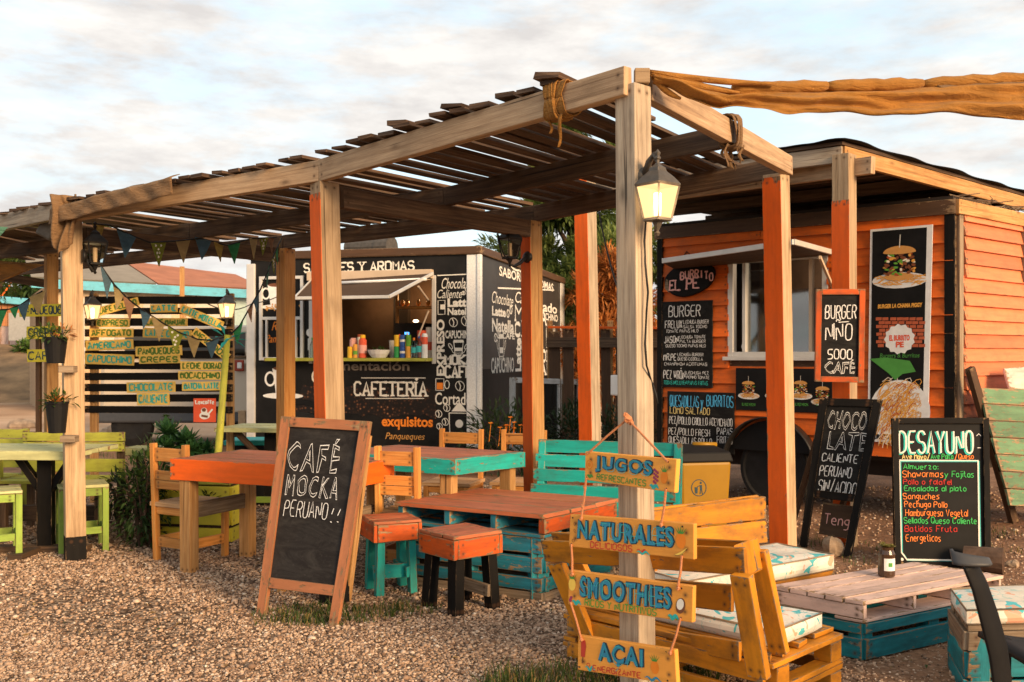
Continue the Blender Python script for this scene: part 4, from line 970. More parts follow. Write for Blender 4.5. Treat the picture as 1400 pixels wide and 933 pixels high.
for v, z in ((.0, .165), (.0, .06), (1, .165), (1, .06)):
    m = MB(); m.bar(Z(bil(q, 0, v), z), Z(bil(q, 1, v), z), .024, .075 if z > .1 else .06, jit=.002); m.build('side_board', M['yellow'], t, .003)
m = MB(); rail(m, W(745, 768, 4.42), W(738, 739, 4.38), W(1019, 787, 3.68), W(1016, 750, 3.64), .026, D); m.build('back_rail', M['yellow'], t, .004)
m = MB(); rail(m, W(760, 752, 4.54), W(752, 728, 4.50), W(1036, 776, 3.80), W(1030, 740, 3.78), .024, D); m.build('back_rail', M['yellow'], t, .004)
m = MB(); rail(m, W(790, 812, 4.55), W(790, 785, 4.54), W(1000, 838, 3.90), W(1000, 800, 3.88), .024, D); m.build('back_rail', M['yellow'], t, .004)
m = MB(); rail(m, W(805, 862, 4.56), W(805, 845, 4.56), W(1010, 905, 3.86), W(1010, 878, 3.86), .024, D); m.build('back_rail', M['yellow'], t, .004)
def leg(a, b, w_, th, nm='back_leg'):
    m = MB(); m.bar(a, b, w_, th, up=D, jit=.002); m.build(nm, M['yellow'], t, .004)
leg(W(1038, 926, 3.70), W(1014, 786, 3.655), .082, .035); leg(W(1066, 892, 3.84), W(1036, 752, 3.80), .075, .035)
leg(W(806, 876, 4.44), W(760, 768, 4.41), .085, .035); leg(W(835, 868, 4.56), W(778, 745, 4.53), .08, .03)
m = MB(); rail(m, W(1012, 792, 3.69), W(1002, 745, 3.67), W(1036, 780, 3.76), W(1028, 738, 3.74), .05, D); m.build('end_cap', M['yellow'], t, .004)
def cushion(label, q, z0, z1, group='patterned seat cushions'):
    m = MB(); n = 10
    def top(u, v): p = bil(q, u, v); return Z(p, z1+.012*min(1, 6*min(u, 1-u))*min(1, 6*min(v, 1-v))+.005*sin(u*9+v*5)*sin(v*7))
    m.grid(top, n, n); m.grid(lambda u, v: Z(bil(q, 1-u, v), z0), n, n)
    for i in range(4):
        a, b = q[i], q[(i+1) % 4]; k = V((b[1]-a[1], a[0]-b[0], 0)).normalized()*.012
        m.grid(lambda u, v: Z(L2(a, b, u), z0+(z1-z0)*v)+k*sin(pi*v)*min(1, 8*min(u, 1-u))*(1+.4*sin(u*11+i)), n*2, 4)
    t_ = thing('seat_cushion', label, 'cushion', centre(q, z0), group); m.build('cover', M['cushion'], t_, smooth=False)
    m = MB()
    for z in (z0+.004, z1+.003): m.tube([Z(p, z)+V((.0, 0, 0)) for p in (q+[q[0]])], .0045, 5)
    m.build('piping', M['pallet_wood'], t_, smooth=True); return t_
s0, s1 = .16, .62
cushion('patterned cushion on the near mustard sofa', [tuple((Lb+e*.02+D*.14)[:2]), tuple((Rb-e*.015+D*.14)[:2]), tuple((Rb-e*.015+D*.53)[:2]), tuple((Lb+e*.02+D*.53)[:2])], .237, .300)
# far sofa
A, B = V((1.33, 5.17, 0)), V((1.80, 5.50, 0)); e2 = (B-A).normalized(); N2 = V((-e2.y, e2.x, 0)); A2 = A-e2*.62
t = thing('pallet_sofa', 'mustard yellow pallet sofa further back, its boarded back beside the tall orange post', 'sofa', A, 'mustard pallet sofas')
q = [tuple((A2)[:2]), tuple((B)[:2]), tuple((B+N2*.42)[:2]), tuple((A2+N2*.42)[:2])]
m = MB(); planks(m, q, .175, .200, 4, .03); m.build('seat_slats', M['yellow'], t, .003)
for v in (0, 1):
    for z in (.13, .05):
        m = MB(); m.bar(Z(bil(q, 0, v), z), Z(bil(q, 1, v), z), .024, .065); m.build('side_board', M['yellow'], t, .003)
for u in (.02, .5, .97):
    for v in (.1, .9):
        m = MB(); p = bil(q, u, v); m.bar(Z(p, 0), Z(p, .175), .08, .08, up=e2); m.build('block', M['yellow'], t)
nb = V((e2.y, -e2.x, 0))
for (y0, y1, dz) in ((700, 678, 0), (745, 714, 0)):
    pass
m = MB(); rail(m, W(885, 727, 5.02), W(885, 700, 5.02), W(1048, 710, 5.30), W(1047, 679, 5.30), .022, N2); m.build('back_board', M['yellow'], t, .004)
m = MB(); rail(m, W(885, 757, 5.02), W(885, 729, 5.02), W(1050, 742, 5.30), W(1048, 712, 5.30), .022, N2); m.build('back_board', M['yellow'], t, .004)
m = MB(); rail(m, W(890, 722, 5.15), W(890, 696, 5.15), W(1040, 707, 5.42), W(1038, 677, 5.42), .022, N2); m.build('back_board', M['yellow'], t, .004)
for k in (.08, .5, .93):
    m = MB(); p = W(885, 700, 5.02).lerp(W(1047, 680, 5.3), k)+N2*.055; m.bar(Z(p, .16), Z(p, p.z-.006), .06, .055, up=e2); m.build('back_leg', M['yellow'], t, .003)
cushion('patterned cushion on the far mustard sofa beside the white-washed table', [tuple((A2+e2*.05)[:2]), tuple((B-e2*.01)[:2]), tuple((B-e2*.01+N2*.40)[:2]), tuple((A2+e2*.05+N2*.40)[:2])], .203, .285)

# pink low pallet table
q = [(1.60, 4.50), (2.51, 5.04), (2.175, 5.35), (1.265, 4.81)]
t = thing('low_pallet_table', 'low white-washed pallet table standing on a teal pallet', 'table', centre(q))
m = MB(); planks(m, q, .255, .277, 5, .007, .002); m.build('table_top', M['pink'], t, .003)
for u in (.02, .35, .67, .98):
    m = MB(); a, b = bil(q, u, .01), bil(q, u, .99); m.bar(Z(a, .2225), Z(b, .2225), .036, .063); m.build('stringer', M['pink'], t, .003)
m = MB(); planks(m, [bil(q, 0, 0), bil(q, 1, 0), bil(q, 1, .3), bil(q, 0, .3)], .172, .190, 1); planks(m, [bil(q, 0, .7), bil(q, 1, .7), bil(q, 1, 1), bil(q, 0, 1)], .172, .190, 1); m.build('deck_board', M['pink'], t, .003)
qi = inset(q, .012)
for (z, h) in ((.146, .045), (.052, .096)):
    for i in range(4):
        m = MB(); a, b = qi[i], qi[(i+1) % 4]; k = .012*(i % 2); m.bar(Z(L2(a, b, k), z), Z(L2(a, b, 1-k), z), .024, h, jit=.003); m.build('side_board', M['blue2'], t, .003)
for u in (.04, .5, .96):
    for v in (.1, .9):
        m = MB(); p = bil(qi, u, v); m.bar(Z(p, 0), Z(p, .17), .075, .075, up=(.86, .5, 0)); m.build('block', M['blue2'], t)
# jar with a plant
c = W(1212, 790, 5.0); c.z = .277
t = thing('jar_planter', 'brown glass jar with a white label and a small succulent on the white-washed table', 'jar', c)
m = MB(); m.lathe([(.036, 0), (.042, .006), (.042, .115), (.034, .135), (.034, .15)], c+V((0, 0, .001)), 20); m.build('glass_jar', mat_plain('brown_glass', (.06, .03, .015), .12, 0, .1, 9, 0, .6), t, smooth=False)
m = MB(); m.grid(lambda u, v: c+V((.0425*sin((u-.5)*1.5+.12), -.0425*cos((u-.5)*1.5+.12), .035+.062*v)), 8, 2); m.build('paper_label', M['white'], t, smooth=True)
m = MB(); m.grid(lambda u, v: c+V((.0430*sin((u-.5)*.5+.12), -.0430*cos((u-.5)*.5+.12), .056+.02*v)), 4, 2); m.build('label_mark', M['leaf_paint'], t)
m = MB()
for k in range(9):
    a = k*2.4; r = .022*(k/9)**.5*1.5; rosette(m, c+V((r*cos(a), r*sin(a), .148+.012*RN.random())), .026, 16, seed=k)
m.build('succulent', mat_leaf('yellow_succulent', (.10, .10, .02), (.36, .30, .08)), t)

# teal ottoman with a cushion at the right edge
q = [(1.795, 4.05), (2.75, 4.30), (2.55, 5.0), (1.88, 4.72)]
q = [(1.865, 4.05), (2.80, 4.13), (2.76, 4.58), (1.965, 4.42)]
t = thing('pallet_ottoman', 'bare wood and teal pallet seat at the right edge', 'seat', centre(q))
m = MB(); planks(m, q, .265, .288, 4, .01); m.build('seat_slats', M['pallet_wood'], t, .003)
for (z, h, mt) in ((.225, .075, 'pallet_wood'), (.125, .105, 'blue2'), (.025, .075, 'blue2')):
    for i in range(4):
        m = MB(); a, b = q[i], q[(i+1) % 4]; m.bar(Z(L2(a, b, .012*(i % 2)), z), Z(L2(a, b, 1-.012*(i % 2)), z), .026, h, jit=.004); m.build('side_board', M[mt], t, .004)
for u in (.05, .5, .95):
    for v in (.08, .92):
        m = MB(); p = bil(q, u, v); m.bar(Z(p, 0), Z(p, .26), .08, .08, up=(1, 0, 0)); m.build('block', M['blue2'], t)
cushion('patterned cushion on the teal seat at the right edge', inset(q, .0), .290, .348)
# black plastic chair, only its arm in the picture
t = thing('plastic_chair', 'black plastic garden chair of which one curved arm shows at the lower right', 'chair', (2.0, 3.25, 0))
m = MB(); pts = [W(1322, 770, 3.05), W(1336, 800, 3.06), W(1350, 845, 3.08), W(1362, 890, 3.10), W(1368, 935, 3.12)]
pts += [V((pts[-1].x+.01, 3.13, .2)), V((pts[-1].x+.03, 3.14, 0))]
n = 10; vs_, ws = [], [.052, .060, .070, .074, .074, .065, .05]
def f(u, v):
    k = u*(len(pts)-1); i = min(len(pts)-2, int(k)); p = pts[i].lerp(pts[i+1], k-i); w_ = ws[i]+(ws[i+1]-ws[i])*(k-i); s_ = v-.5
    return p+V((s_*w_*.92, .075*(s_*2)**2*w_*6*.35-.02+.035*s_, s_*w_*.35))
m.grid(f, 36, 12); m.build('arm', M['black_plastic'], t, smooth=True, solid=.012)
m = MB(); tl = W(1322, 770, 3.05); m.grid(lambda u, v: tl+V((.055*cos(pi*(.95+u*1.15))*(1-.0*v)+.005, -.02-.03*sin(pi*u)+.02*v, .012+.032*v*(1-u)-.012*(1-v))), 14, 4); m.build('arm_lip', M['grey_plastic'], t, smooth=True, solid=.010)
m = MB(); m.grid(lambda u, v: V((1.67+.55*u, 3.16+.38*v, .40-.03*sin(pi*u))), 8, 8); m.build('seat', M['black_plastic'], t, smooth=True, solid=.02)
m = MB(); m.grid(lambda u, v: V((2.22+.10*v, 3.14+.42*u, .40+.42*v)), 6, 8); m.build('backrest', M['black_plastic'], t, smooth=True, solid=.02)
for x, y in ((2.25, 3.16), (2.25, 3.54), (1.735, 3.50)):
    m = MB(); m.bar((x, y, 0), (x, y, .40), .04, .04, up=(1, 0, 0), taper=1.3); m.build('leg', M['black_plastic'], t, .005)
# ------------------------------------------------------------------ boards and signs
def proj(p): return 700+FP*p.x/p.y, HZ-FP*(p.z-HC)/p.y
class Warp:
    def __init__(s, q): s.q = q
    def __matmul__(s, p):
        q = s.q; u, v = p[0]/q.w, p[1]/q.h
        return q.BL.lerp(q.BR, u).lerp(q.TL.lerp(q.TR, u), v)+q.n*p[2]
class Qd(Fr):
    """four-cornered board; local metres from the lower left corner"""
    def __init__(s, TL, TR, BR, BL):
        s.TL, s.TR, s.BR, s.BL = TL, TR, BR, BL
        s.w, s.h = ((TR-TL).length+(BR-BL).length)/2, ((TL-BL).length+(TR-BR).length)/2
        s.n = (TR-BL).cross(TL-BR).normalized()
        if s.n.y > 0: s.n = -s.n
        s.T = Warp(s); s.pc = [V(proj(p)+(0,)) for p in (BL, BR, TR, TL)]
    def P(s, x, y, z=0): return s.T @ V((x, y, z))
    def px(s, x, y):
        a, b, c, d = s.pc; u = v = .5
        for _ in range(12):
            p = a*(1-u)*(1-v)+b*u*(1-v)+c*u*v+d*(1-u)*v; du = (b-a)*(1-v)+(c-d)*v; dv = (d-a)*(1-u)+(c-b)*u
            ex, ey = x-p.x, y-p.y; D_ = du.x*dv.y-du.y*dv.x; u += (ex*dv.y-ey*dv.x)/D_; v += (du.x*ey-du.y*ex)/D_
        return u*s.w, v*s.h
    def rect(s, x0, y0, x1, y1):
        """pixel box (y downwards) to local x0,y0,x1,y1"""
        ym, xm = (y0+y1)/2, (x0+x1)/2
        return s.px(x0, ym)[0], s.px(xm, y1)[1], s.px(x1, ym)[0], s.px(xm, y0)[1]
def frame_rect(f, x0, y0, x1, y1):
    ym, xm = (y0+y1)/2, (x0+x1)/2
    return f.px(x0, ym)[0], f.px(xm, y1)[1], f.px(x1, ym)[0], f.px(xm, y0)[1]
def pwrite(f, m, s, box, style='stroke', **k):
    r = frame_rect(f, *box)
    if style == 'stroke': stroke(m, s, *r, k.pop('w', .006), **k)
    else: text(m, s, *r, **k)
def board_frame(f, t, mat, fw, th=.03, bot=None, rails=('top', 'bottom'), foot=0, names='frame'):
    """stiles and rails round a panel"""
    m = f.mb(); y0 = bot or 0
    for x in (fw/2, f.w-fw/2): m.hexa([(x-fw/2+(k >> 1 & 1)*fw, -foot if not k & 1 else f.h, -.004+(k >> 2)*th) for k in range(8)])
    for nm in rails:
        yy = f.h-fw if nm == 'top' else y0
        m.hexa([(fw if not k & 1 else f.w-fw, yy+(k >> 1 & 1)*fw, -.003+(k >> 2)*(th-.002)) for k in range(8)])
    m.build(names, mat, t, .003)
def panel(f, x0, y0, x1, y1, z0, z1, name, mat, t, bevel=0):
    m = f.mb(); m.hexa([(x1 if k & 1 else x0, y1 if k & 2 else y0, z1 if k & 4 else z0) for k in range(8)]); return m.build(name, mat, t, bevel)
def aboard(label, f, mat, fw, slate, pan_y0, back, bmat, foot=0):
    t = thing('chalkboard', label, 'chalkboard', f.BL.lerp(f.BR, .5)); t.location.z = 0
    board_frame(f, t, mat, fw, .032, pan_y0-fw); panel(f, fw-.004, pan_y0-.004, f.w-fw+.004, f.h-fw+.004, .002, .012, 'slate_panel', slate, t)
    if back:
        for x in (fw*.6, f.w-fw*.6):
            a = f.P(x, f.h*.93, -.03); b = f.P(x, 0, 0)+V(back); b.z = 0
            m = MB(); m.bar(b, a, .035, .045, up=f.n); m.build('back_leg', bmat, t, .003)
    return t
# mocha board
f = Qd(W(388, 570, 5.46), W(509, 577, 5.29), W(464, 857, 5.09), W(354, 841, 5.33))
t = aboard('leaning sandwich chalkboard offering mocha coffee in a rubbed orange frame', f, M['board_frame'], .055, M['slate_warm'], .205, (-.02, .50, 0), M['leg_wood'])
m = f.mb()
for s_, b_ in (("CAFÉ", (396, 598, 467, 648)), ("MOCKA", (393, 653, 467, 683))): pwrite(f, m, s_, b_, 'text', outline=.011, wob=.035, spacing=1.25, z=.015)
pwrite(f, m, "PERUANO", (391, 688, 451, 710), w=.0048, z=.015, jit=.2)
m.line([f.px(459, 698), f.px(456, 706)], .005, .015); m.line([f.px(468, 699), f.px(464, 708)], .005, .015); m.line([f.px(454, 716), f.px(456, 717)], .005, .015); m.line([f.px(463, 716), f.px(465, 717)], .005, .015)
m.build('chalk_lettering', M['chalk'], t)
# chocolate board
f = Qd(W(1122, 545, 7.10), W(1207, 547, 6.92), W(1164, 763, 6.78), W(1094, 749, 7.05))
t = aboard('black framed sandwich chalkboard for hot Peruvian chocolate before the orange hut', f, M['black_wood'], .055, M['slate'], .43, (.0, .42, 0), M['trim'])
m = f.mb()
for s_, b_ in (("CHOCO", (1133, 563, 1186, 589)), ("LATE", (1133, 592, 1186, 617))): pwrite(f, m, s_, b_, 'text', outline=.012, wob=.035, spacing=1.15, z=.015)
for s_, b_ in (("CALIENTE", (1125, 622, 1174, 633)), ("PERUANO", (1122, 639, 1166, 653)), ("SIN/ACIDO", (1120, 659, 1172, 675))): pwrite(f, m, s_, b_, w=.0065, z=.015, jit=.2, seed=4)
m.build('chalk_lettering', M['chalk'], t)
panel(f, .10, .12, .36, .35, -.10, -.08, 'lower_board', M['trim'], t)
m = f.mb(); stroke(m, "Tengi", .13, .20, .33, .27, .008, -.075); m.build('faint_lettering', M['chalk_pink'], t)
# breakfast board
f = Qd(W(1218, 572, 6.66), W(1350, 572, 6.62), W(1353, 777, 6.46), W(1222, 775, 6.50))
t = thing('chalkboard', 'black breakfast menu board with coloured writing standing behind the white-washed table', 'chalkboard', f.BL.lerp(f.BR, .5))
board_frame(f, t, M['black_wood'], .04, .035, .0); panel(f, .036, .036, f.w-.036, f.h-.036, .0, .012, 'slate_panel', M['print_black'], t)
m = f.mb(); pwrite(f, m, "DESAYUNO", (1226.8, 591, 1327.5, 622), w=.015, jit=.0, z=.0145, seed=2); m.build('headline_shadow', M['chalk_teal'], t)
m = f.mb(); pwrite(f, m, "DESAYUNO", (1228.5, 590.5, 1329, 620.5), w=.011, jit=.0, z=.0165, seed=2); m.build('headline', M['cream'], t)
m = f.mb(); pwrite(f, m, "9", (1335, 603, 1340, 611), w=.004); pwrite(f, m, "12", (1334, 616, 1341, 624), w=.004); m.line([f.px(1334, 597), f.px(1337, 594), f.px(1340, 597)], .004, .015); m.line([f.px(1335, 613.5), f.px(1340, 613.5)], .004, .015); m.build('hours', M['chalk_bold'], t)
x0, y0, x1, y1 = frame_rect(f, 1230, 631, 1337, 766); r_ = .03
bd = [(x0, y1), (x1, y1), (x1, y0+r_*1.6), (x1-r_*.5, y0+r_), (x1-r_*1.2, y0), (x0+r_*1.2, y0), (x0+r_*.5, y0+r_), (x0, y0+r_*1.6), (x0, y1)]
m = f.mb(); m.line([(a+.006, b-.006) for a, b in bd], .011, .0148); m.build('teal_border', M['teal_paint'], t)
m = f.mb(); m.line(bd, .010, .0155); m.disc(x0+.004, y0+.0, .011, .011, .0155); m.disc(x1-.004, y0, .011, .011, .0155); m.build('cream_border', M['cream'], t)
LN = [("Ave Mayo/", (1233, 622, 1270, 629), 'yellow'), ("Ave Palta", (1272, 622, 1302, 629), 'green'), ("/Queso", (1304, 622, 1330, 629), 'orange'), ("Almuerzo:", (1234, 636, 1281, 643), 'green'), ("Shawarmas", (1233, 645, 1288, 654), 'orange'), ("y Fajitas", (1291, 646, 1330, 654), 'green'),
      ("Pollo o falafel", (1234, 657, 1300, 664), 'red'), ("Ensaladas al plato", (1235, 666, 1320, 673), 'green'), ("Sanguches", (1234, 676, 1283, 684), 'orange'), ("Pechuga Pollo", (1236, 687, 1294, 695), 'orange'),
      ("Hamburguesa Vegetal", (1237, 698, 1322, 707), 'orange'), ("Sellados Queso Caliente", (1235, 709, 1334, 717), 'green'), ("Batidos Fruta", (1236, 720, 1307, 728), 'red'), ("Energeticos", (1238, 732, 1285, 741), 'orange')]
for i, (s_, b_, c_) in enumerate(LN): m = f.mb(); pwrite(f, m, s_, b_, w=.005, z=.015, jit=.3, seed=i); m.build('menu_line', M['chalk_'+c_], t)
# hanging sign on the hut's post
f = Qd(W(1115, 396, 7.06), W(1182, 395.5, 7.02), W(1180, 523.5, 7.02), W(1113, 522, 7.06))
t = thing('menu_sign', 'orange framed chalk sign for a kids burger hung on the hut\'s post', 'sign', f.BL.lerp(f.BR, .5))
board_frame(f, t, M['orange_edge'], .04, .035, 0); panel(f, .036, .036, f.w-.036, f.h-.036, .0, .014, 'slate_panel', M['slate'], t)
m = f.mb()
for s_, b_ in (("BURGER", (1128, 418, 1170, 436)), ("NIÑO", (1128, 443, 1164, 465)), ("5000", (1131, 478, 1164, 491))): pwrite(f, m, s_, b_, w=.0075, z=.017, jit=.2)
m.line([f.px(1146, 441), f.px(1160, 440)], .006, .017); pwrite(f, m, "CAFÉ", (1127, 491, 1168, 511), 'text', outline=.016, wob=.04, z=.017); m.build('chalk_lettering', M['chalk'], t)

# ------------------------------------------------------------------ hanging fruit signs on the front post
def wave(m, x, y, w_, h_, z, th): m.line([(x+w_*k/12, y+h_*sin(k*.95)) for k in range(13)], [th*(.3+1.4*sin(pi*k/12)) for k in range(13)], z)
def pineapple(m, x, y, s_, z, leaf=1, body=2, rot=0):
    m.m = body; m.disc(x, y, s_*.30, s_*.42, z, 14, rot); m.m = leaf
    for k in range(-2, 3): m.poly([(x-.05*s_+k*.05*s_, y+s_*.36), (x+.05*s_+k*.05*s_, y+s_*.36), (x+k*.20*s_, y+s_*(.86-.07*abs(k)))], z+.0004+.0001*(k+3))
FRUIT = ['sign_blue', 'leaf_paint', 'fruit_orange', 'fruit_red', 'fruit_yellow', 'fruit_purple', 'coconut', 'cream', 'teal_paint']
def fruit_sign(label, c, word, wbox, sub, sbox, subcol, art):
    f = Qd(*c); t = thing('hanging_sign', label, 'sign', f.BL.lerp(f.BR, .5), 'hanging fruit drink signs')
    panel(f, 0, 0, f.w, f.h, -.012, .012, 'plank', M['sign'], t, .003)
    w_, h_ = f.w, f.h; bx = (wbox[0]*w_, (1-wbox[3])*h_, wbox[2]*w_, (1-wbox[1])*h_)
    m = f.mb(); text(m, word, *bx, z=.0138, bold=.07, spacing=1.12, wob=.022); m.build('letter_outline', M['ink'], t)
    i_ = .0035; m = f.mb(); text(m, word, bx[0]+i_-.002, bx[1]+i_, bx[2]-i_-.002, bx[3]-i_, z=.0152, bold=.034, spacing=1.19, wob=.022); m.build('lettering', M['sign_blue'], t)
    m = f.mb(); stroke(m, word, bx[0]+.012, bx[1]+.012, bx[2]-.012, bx[3]-.008, .0022, z=.0166, jit=.12); m.build('highlight', M['label_teal'], t)
    m = f.mb(); stroke(m, sub, sbox[0]*w_, (1-sbox[3])*h_, sbox[2]*w_, (1-sbox[1])*h_, .0042, z=.014, jit=.12); m.build('small_lettering', M[subcol], t)
    m = f.mb(); art(m, w_, h_); m.build('fruit_painting', [M[k] for k in FRUIT], t)
    m = f.mb()
    for x in (.025, .915): m.disc(x*w_, h_*.90, .004, .004, .0125, 10); m.disc(x*w_, h_*.09, .004, .004, .0125, 10)
    m.build('rope_hole', M['dark'], t); return f
def art1(m, w_, h_):
    m.m = 2; m.ring(.055*w_, .55*h_, .016, .018, .004, .0135); m.disc(.055*w_, .55*h_, .008, .009, .0135)
    m.m = 5
    for k in range(11): m.disc((.80+.022*((k*7) % 3-1)*.8)*w_, (.62-.05*k*.8)*h_, .0055, .0055, .0138+k*1e-5, 8)
    pineapple(m, .885*w_, .42*h_, .055, .0135); m.m = 1; wave(m, .03*w_, .16*h_, .035, .003, .0135, .008); m.m = 8; wave(m, .74*w_, .11*h_, .045, .004, .0135, .009)
def art2(m, w_, h_):
    m.m = 6; m.ring(.045*w_, .72*h_, .004, .007, .0015, .0135); m.ring(.05*w_, .5*h_, .004, .008, .0015, .0135, rot=.5); m.ring(.04*w_, .2*h_, .006, .006, .002, .0135)
    pineapple(m, .905*w_, .50*h_, .07, .0135, 1, 2); m.m = 4; m.line([(.865*w_+.05*k/10, .10*h_+.028*(k/10)**2.2) for k in range(11)], [.002+.009*sin(pi*k/10) for k in range(11)], .0145)
    m.m = 6; m.line([(.865*w_+.05*k/10, .07*h_+.030*(k/10)**2.2) for k in range(11)], .0018, .0147)
    m.m = 3; wave(m, .57*w_, .10*h_, .05, .006, .0135, .004); m.m = 8; wave(m, .57*w_, .05*h_, .06, .005, .0137, .005)
def art3(m, w_, h_):
    pineapple(m, .035*w_, .60*h_, .06, .0135, 1, 4); m.m = 5; m.disc(.022*w_, .14*h_, .007, .008, .0137); m.disc(.03*w_, .22*h_, .006, .006, .0138); m.m = 8; wave(m, .04*w_, .10*h_, .045, .006, .0139, .008)
    m.m = 6; m.disc(.912*w_, .42*h_, .020, .030, .0135, 20, -.2); m.m = 7; m.disc(.910*w_, .46*h_, .015, .021, .0140, 20, -.2); m.m = 8; wave(m, .82*w_, .09*h_, .048, .006, .0138, .009); m.m = 1; wave(m, .825*w_, .06*h_, .04, .006, .0136, .006)
def art4(m, w_, h_):
    m.m = 3; m.line([(.06*w_, .88*h_), (.065*w_, .72*h_), (.06*w_, .4*h_)], [.022, .026, .02], .0135); m.m = 6; m.line([(.06*w_, .4*h_), (.055*w_, .22*h_)], .005, .0138)
    pineapple(m, .80*w_, .42*h_, .062, .0135, 1, 2); m.m = 8; wave(m, .09*w_, .10*h_, .05, .008, .0136, .006); m.m = 3; m.ring(.12*w_, .2*h_, .008, .006, .003, .0137); m.m = 0; wave(m, .70*w_, .08*h_, .075, .006, .0138, .006)
SG = []
SG.append(fruit_sign('topmost orange hanging sign offering juices', (W(803, 617, 4.0), W(928, 628, 3.66), W(925, 674, 3.66), W(802, 656, 4.0)), "JUGOS", (.12, .10, .77, .70), "REFRESCANTES", (.15, .73, .70, .92), 'leaf_paint', art1))
SG.append(fruit_sign('second orange hanging sign with a pineapple and a banana', (W(782, 703, 4.0), W(951, 716, 3.62), W(951, 765, 3.62), W(780, 747, 4.0)), "NATURALES", (.07, .12, .86, .74), "DELICIOSOS", (.19, .77, .53, .95), 'fruit_red', art2))
SG.append(fruit_sign('third orange hanging sign with a half coconut', (W(780, 779, 3.98), W(950, 801, 3.6), W(949, 851, 3.6), W(779, 826, 3.98)), "SMOOTHIES", (.10, .10, .85, .75), "RICOS Y NUTRITIVOS", (.15, .76, .73, .95), 'leaf_paint', art3))
SG.append(fruit_sign('lowest orange hanging sign with a popsicle at its left end', (W(793, 868, 3.96), W(925, 888, 3.64), W(928, 936, 3.64), W(792, 915, 3.96)), "AÇAI", (.22, .08, .70, .76), "ENERGIZANTE", (.17, .79, .66, .95), 'fruit_red', art4))
t = thing('sign_rope', 'orange rope knotted round a nail, carrying the four hanging signs', 'rope', W(860, 700, 3.85))
m = MB(); nail = W(858, 573, 3.885)
m.tube([nail, nail.lerp(SG[0].P(.025*SG[0].w, .9*SG[0].h, .016), .5)+V((0, 0, .002)), SG[0].P(.025*SG[0].w, .9*SG[0].h, .014)], .0045, 6); m.tube([nail, SG[0].P(.915*SG[0].w, .9*SG[0].h, .014)], .0045, 6)
m.ball(nail+V((0, -.006, 0)), .017, 8, 6, jit=.25); m.ball(nail+V((.012, -.008, -.012)), .012, 8, 6, jit=.25); m.ball(nail+V((-.008, -.008, .014)), .011, 8, 6, jit=.25); m.build('upper_loop', M['rope'], t)
for x in (.025, .915):
    for a, b in zip(SG[:-1], SG[1:]):
        m = MB(); xx = {0: x}.get(0); pa = a.P(xx*a.w, .09*a.h, .015)
        bx = min(max(0.02, b.px(*proj(pa))[0]), b.w-.02); pb = b.P(bx, .9*b.h, .015)
        m.tube([pa, pa.lerp(pb, .5)+V((.002, -.004, 0)), pb], .0048, 6)
        for q_ in (.25, .7): m.ball(pa.lerp(pb, q_), .0085, 7, 5, jit=.3) if x < .1 and a is SG[0] else None
        m.ball(pb+V((0, -.004, 0)), .008, 7, 5, jit=.25)
        m.build('side_rope', M['rope'], t)
# cable and junction box on the post
m = MB(); cp = [(884, 290), (881, 330), (882, 360), (886, 400), (884, 425), (882, 470), (884, 500), (890, 520), (897, 540), (899, 552)]
m.tube([W(x, y, 3.935 if x < 890 else 3.99) for x, y in cp], .0045, 6)
m.build('power_cable', M['cable'], label='black power cable running down the front post below the lantern', cat='cable', smooth=True)
m = MB(); c = W(844, 527, 4.06); m.box(c, (.022, .06, .085), Rz(radians(43)).to_3x3()); m.build('switch_box', M['white_metal'], bevel=.006, label='small pale switch box on the side of the front post', cat='switch box')

# ------------------------------------------------------------------ slatted menu wall on the left
DP = 9.3; f = Fr(W(118, 404, DP), W(317, 404, DP), W(118, 571, DP))
t = thing('menu_wall', 'black slatted wall on the left covered in small yellow planks', 'slatted wall', W(218, 684, DP))
for x in (.03, f.w-.055):
    m = f.mb(); m.hexa([(x+(.065 if k & 1 else 0), f.h+.02 if k & 2 else -f.o.z, -.06 if not k & 4 else -.004) for k in range(8)]); m.build('post', M['leg_wood'], t, .003)
for i in range(11):
    y = f.h*(1-(i+.45)/11.2); m = f.mb(); hh = .054*RN.uniform(.88, 1.1); m.hexa([(f.w+.01 if k & 1 else -.01, y+(hh if k & 2 else -hh)/1.6+(.006*sin(i*3) if k & 1 else 0), .016 if k & 4 else -.002) for k in range(8)]); m.build('slat', M['black_wood'], t, .002)
def plank(label, cx, cy, w_, h_, ang, s_, col, grp='yellow drink planks', pl='sign_yellow', fr=None, z=.018, st=.014):
    fr = fr or f; x, y = fr.px(cx, cy); k = DP/FP; w_, h_ = w_*k, h_*k
    t_ = fr.T @ (Matrix.Translation((x, y, z)) @ Rz(radians(ang)))
    o = thing('menu_plank', label, 'sign', t_ @ V((0, 0, 0)), grp)
    m = MB(t_); m.hexa([((w_/2 if a & 1 else -w_/2), (h_/2 if a & 2 else -h_/2), (.014 if a & 4 else 0)) for a in range(8)], .002); m.build('plank', M[pl], o, .002)
    m = MB(t_); stroke(m, s_, -w_*.44, -h_*.30, w_*.44, h_*.32, st, z=.0155, jit=.18, seed=int(cx)); m.build('lettering', M[col], o)
g_, b_ = 'sign_green', 'sign_teal'
